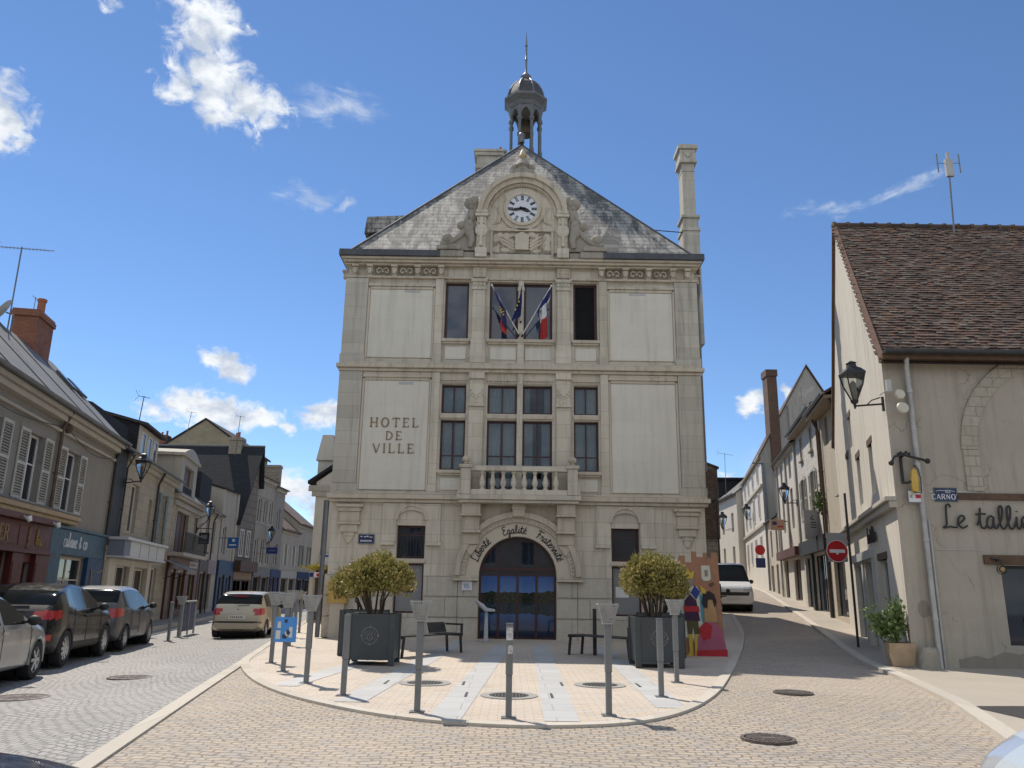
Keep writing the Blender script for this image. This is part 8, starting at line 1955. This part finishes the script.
x, y, z = ground(233, 639); hat.scale = (.97, .97, .97); place_dir(hat, (-.10, 1), (3.5, 0), (x, y+.3)); hat.location.z = gz(x, y)-.005; wiper(hat, 3.70, 1.0, .34)
m = MB(); m.box(3.5,3.53,-.22,.22,1.27,1.30); m.build('brake_light', REDL, hat); m = MB(); m.lathe([(.03,0),(.045,.006)], (3.735,0,.86), 12, M=Matrix.Rotation(math.pi/2, 4, 'Y')); m.build('badge', CHROME, hat)
# white van facing the camera
S_van = dict(cat='van', top=[(0,.60),(.04,.84),(.22,1.00),(.62,1.12),(.80,1.22),(1.28,1.74),(1.45,1.86),(1.9,1.90),(4.0,1.90),(4.12,1.86),(4.15,.6)],
    belt=[(0,.56),(.3,.92),(.9,1.10),(2.0,1.12),(4.15,1.14)], bot=[(0,.30),(.25,.24),(3.9,.26),(4.15,.34)], wid=[(0,.74),(.06,.82),(.3,.86),(1.2,.88),(4.0,.88),(4.15,.85)],
    r=.31, wheels=(.78, 3.45), mirror=(1.15,1.15), handles=(2.2,), doors=(1.15,2.3), plate=.48, plate_x=-.04, spokes=6, tumble=.12,
    cat_fn=mk_cat(.70, 1.36, 9, 9, (1.05, 2.2), [], None, lambda x,y,z: x < .32 and .76 < z < .93 and y > .44, .26, extra=lambda x,y,z,sg,gh,s: ('grille', BLKP) if (x < .12 and .60 < z < .74 and y < .62) or (x < .3 and .32 < z < .40 and y < .6) else None))
van = car('van', 'white delivery van facing the square in the right street', S_van, WHITEC)
place_dir(van, (-.08,-1), (0,0), (9.42, 34.6), gz(10.0, 35.5)-.03); van.scale = (1, 1, 1.07)
# foreground cars, only a corner of each in view
dk = car('parked_car', 'dark navy car roof corner at the bottom left corner of the photo', S_sal, NAVYC)
place_dir(dk, (.75, .66), (0,0), (-1.15, 3.36)); dk.scale = (1, 1, 1.075)
lb = car('parked_car', 'pale blue car wing at the bottom right corner of the photo', S_hat, BLUEC)
place_dir(lb, (-.98, .2), (0, 0), (2.33, 4.0)); lb.scale = (1, 1, 1.12)
# black motor scooter beside the castle board
t = thing('motor_scooter', 'black motor scooter parked in the right street, half hidden by the castle board', 'scooter', (6.75, 27.2, gz(6.75,27.2)), R(80))
for x in (-.62, .62):
    m = MB(); m.lathe([(.15,-.06),(.24,-.06),(.27,-.03),(.27,.03),(.24,.06),(.15,.06)], (x,0,.27), 20, M=Matrix.Rotation(math.pi/2, 4, 'X')); w_ = m.build('wheel', RUB, t, smooth=True); m = MB(); m.lathe([(.15,-.04),(.15,.04)], (x,0,.27), 16, M=Matrix.Rotation(math.pi/2, 4, 'X')); m.build('rim', RIMM, w_)
m = MB(); m.sphere((.38,0,.55), .34, 14, 10, (1.2,.55,.7)); m.sphere((-.50,0,.75), .28, 14, 10, (.55,.75,1.4)); m.box(-.4,.2,-.16,.16,.26,.36); m.tube([(-.62,0,.27),(-.5,0,.8),(-.42,0,1.05)], .05, 8); m.build('fairing', paint('black_scooter_paint', (.012,.012,.013), .2), t, smooth=True)
m = MB(); m.sphere((.30,0,.80), .30, 12, 8, (1.3,.5,.28)); m.build('seat', BLKP, t, smooth=True); m = MB(); m.tube([(-.40,-.36,1.06),(-.42,0,1.02),(-.40,.36,1.06)], .022, 6); m.sphere((-.44,.42,1.22), .07, 8, 6, (.5,1,1)); m.sphere((-.44,-.42,1.22), .07, 8, 6, (.5,1,1)); m.build('handlebar', BLKP, t)
m = MB(); m.prism([(-.62,.98),(-.45,1.05),(-.40,1.45),(-.44,1.45)], -.2, .2); m.build('windscreen', CGL, t)
# ------------------------------------------------------------------ houses on the near side of the square (behind the camera, mirrored in the hall's windows)
for k, (xa, xb, ev, rg, wm_, rm_, lab) in enumerate(((26.0, 12.2, 7.2, 9.6, W_LEFTP, SLATE2, 'cream house on the near side of the square, the eastern one'), (12.0, -3.0, 7.8, 10.2, W_LEFTP, TILEB, 'tall cream house on the near side of the square, facing the hall'), (-3.2, -17.0, 7.4, 9.8, W_GREY, SLATE2, 'stone house on the near side of the square, the western one'))):
    W_ = xa-xb; n = int(W_/2.7); hs = []
    for i in range(n):
        c = W_*(i+.5)/n
        for zb, zt in ((.6,2.7),(3.7,5.5),(6.0,6.9)): hs.append((c-.5, c+.5, zb, zt))
    t, L_ = house(lab, (xa,-15), (xb,-15), ev, rg, 9, wm_, rm_, hs, z0=-.1)
    for q in hs: window(t, *q, .12, WHITEP, GLASS)
    cornice(t, 0, L_, ev-.02, DSTONE)
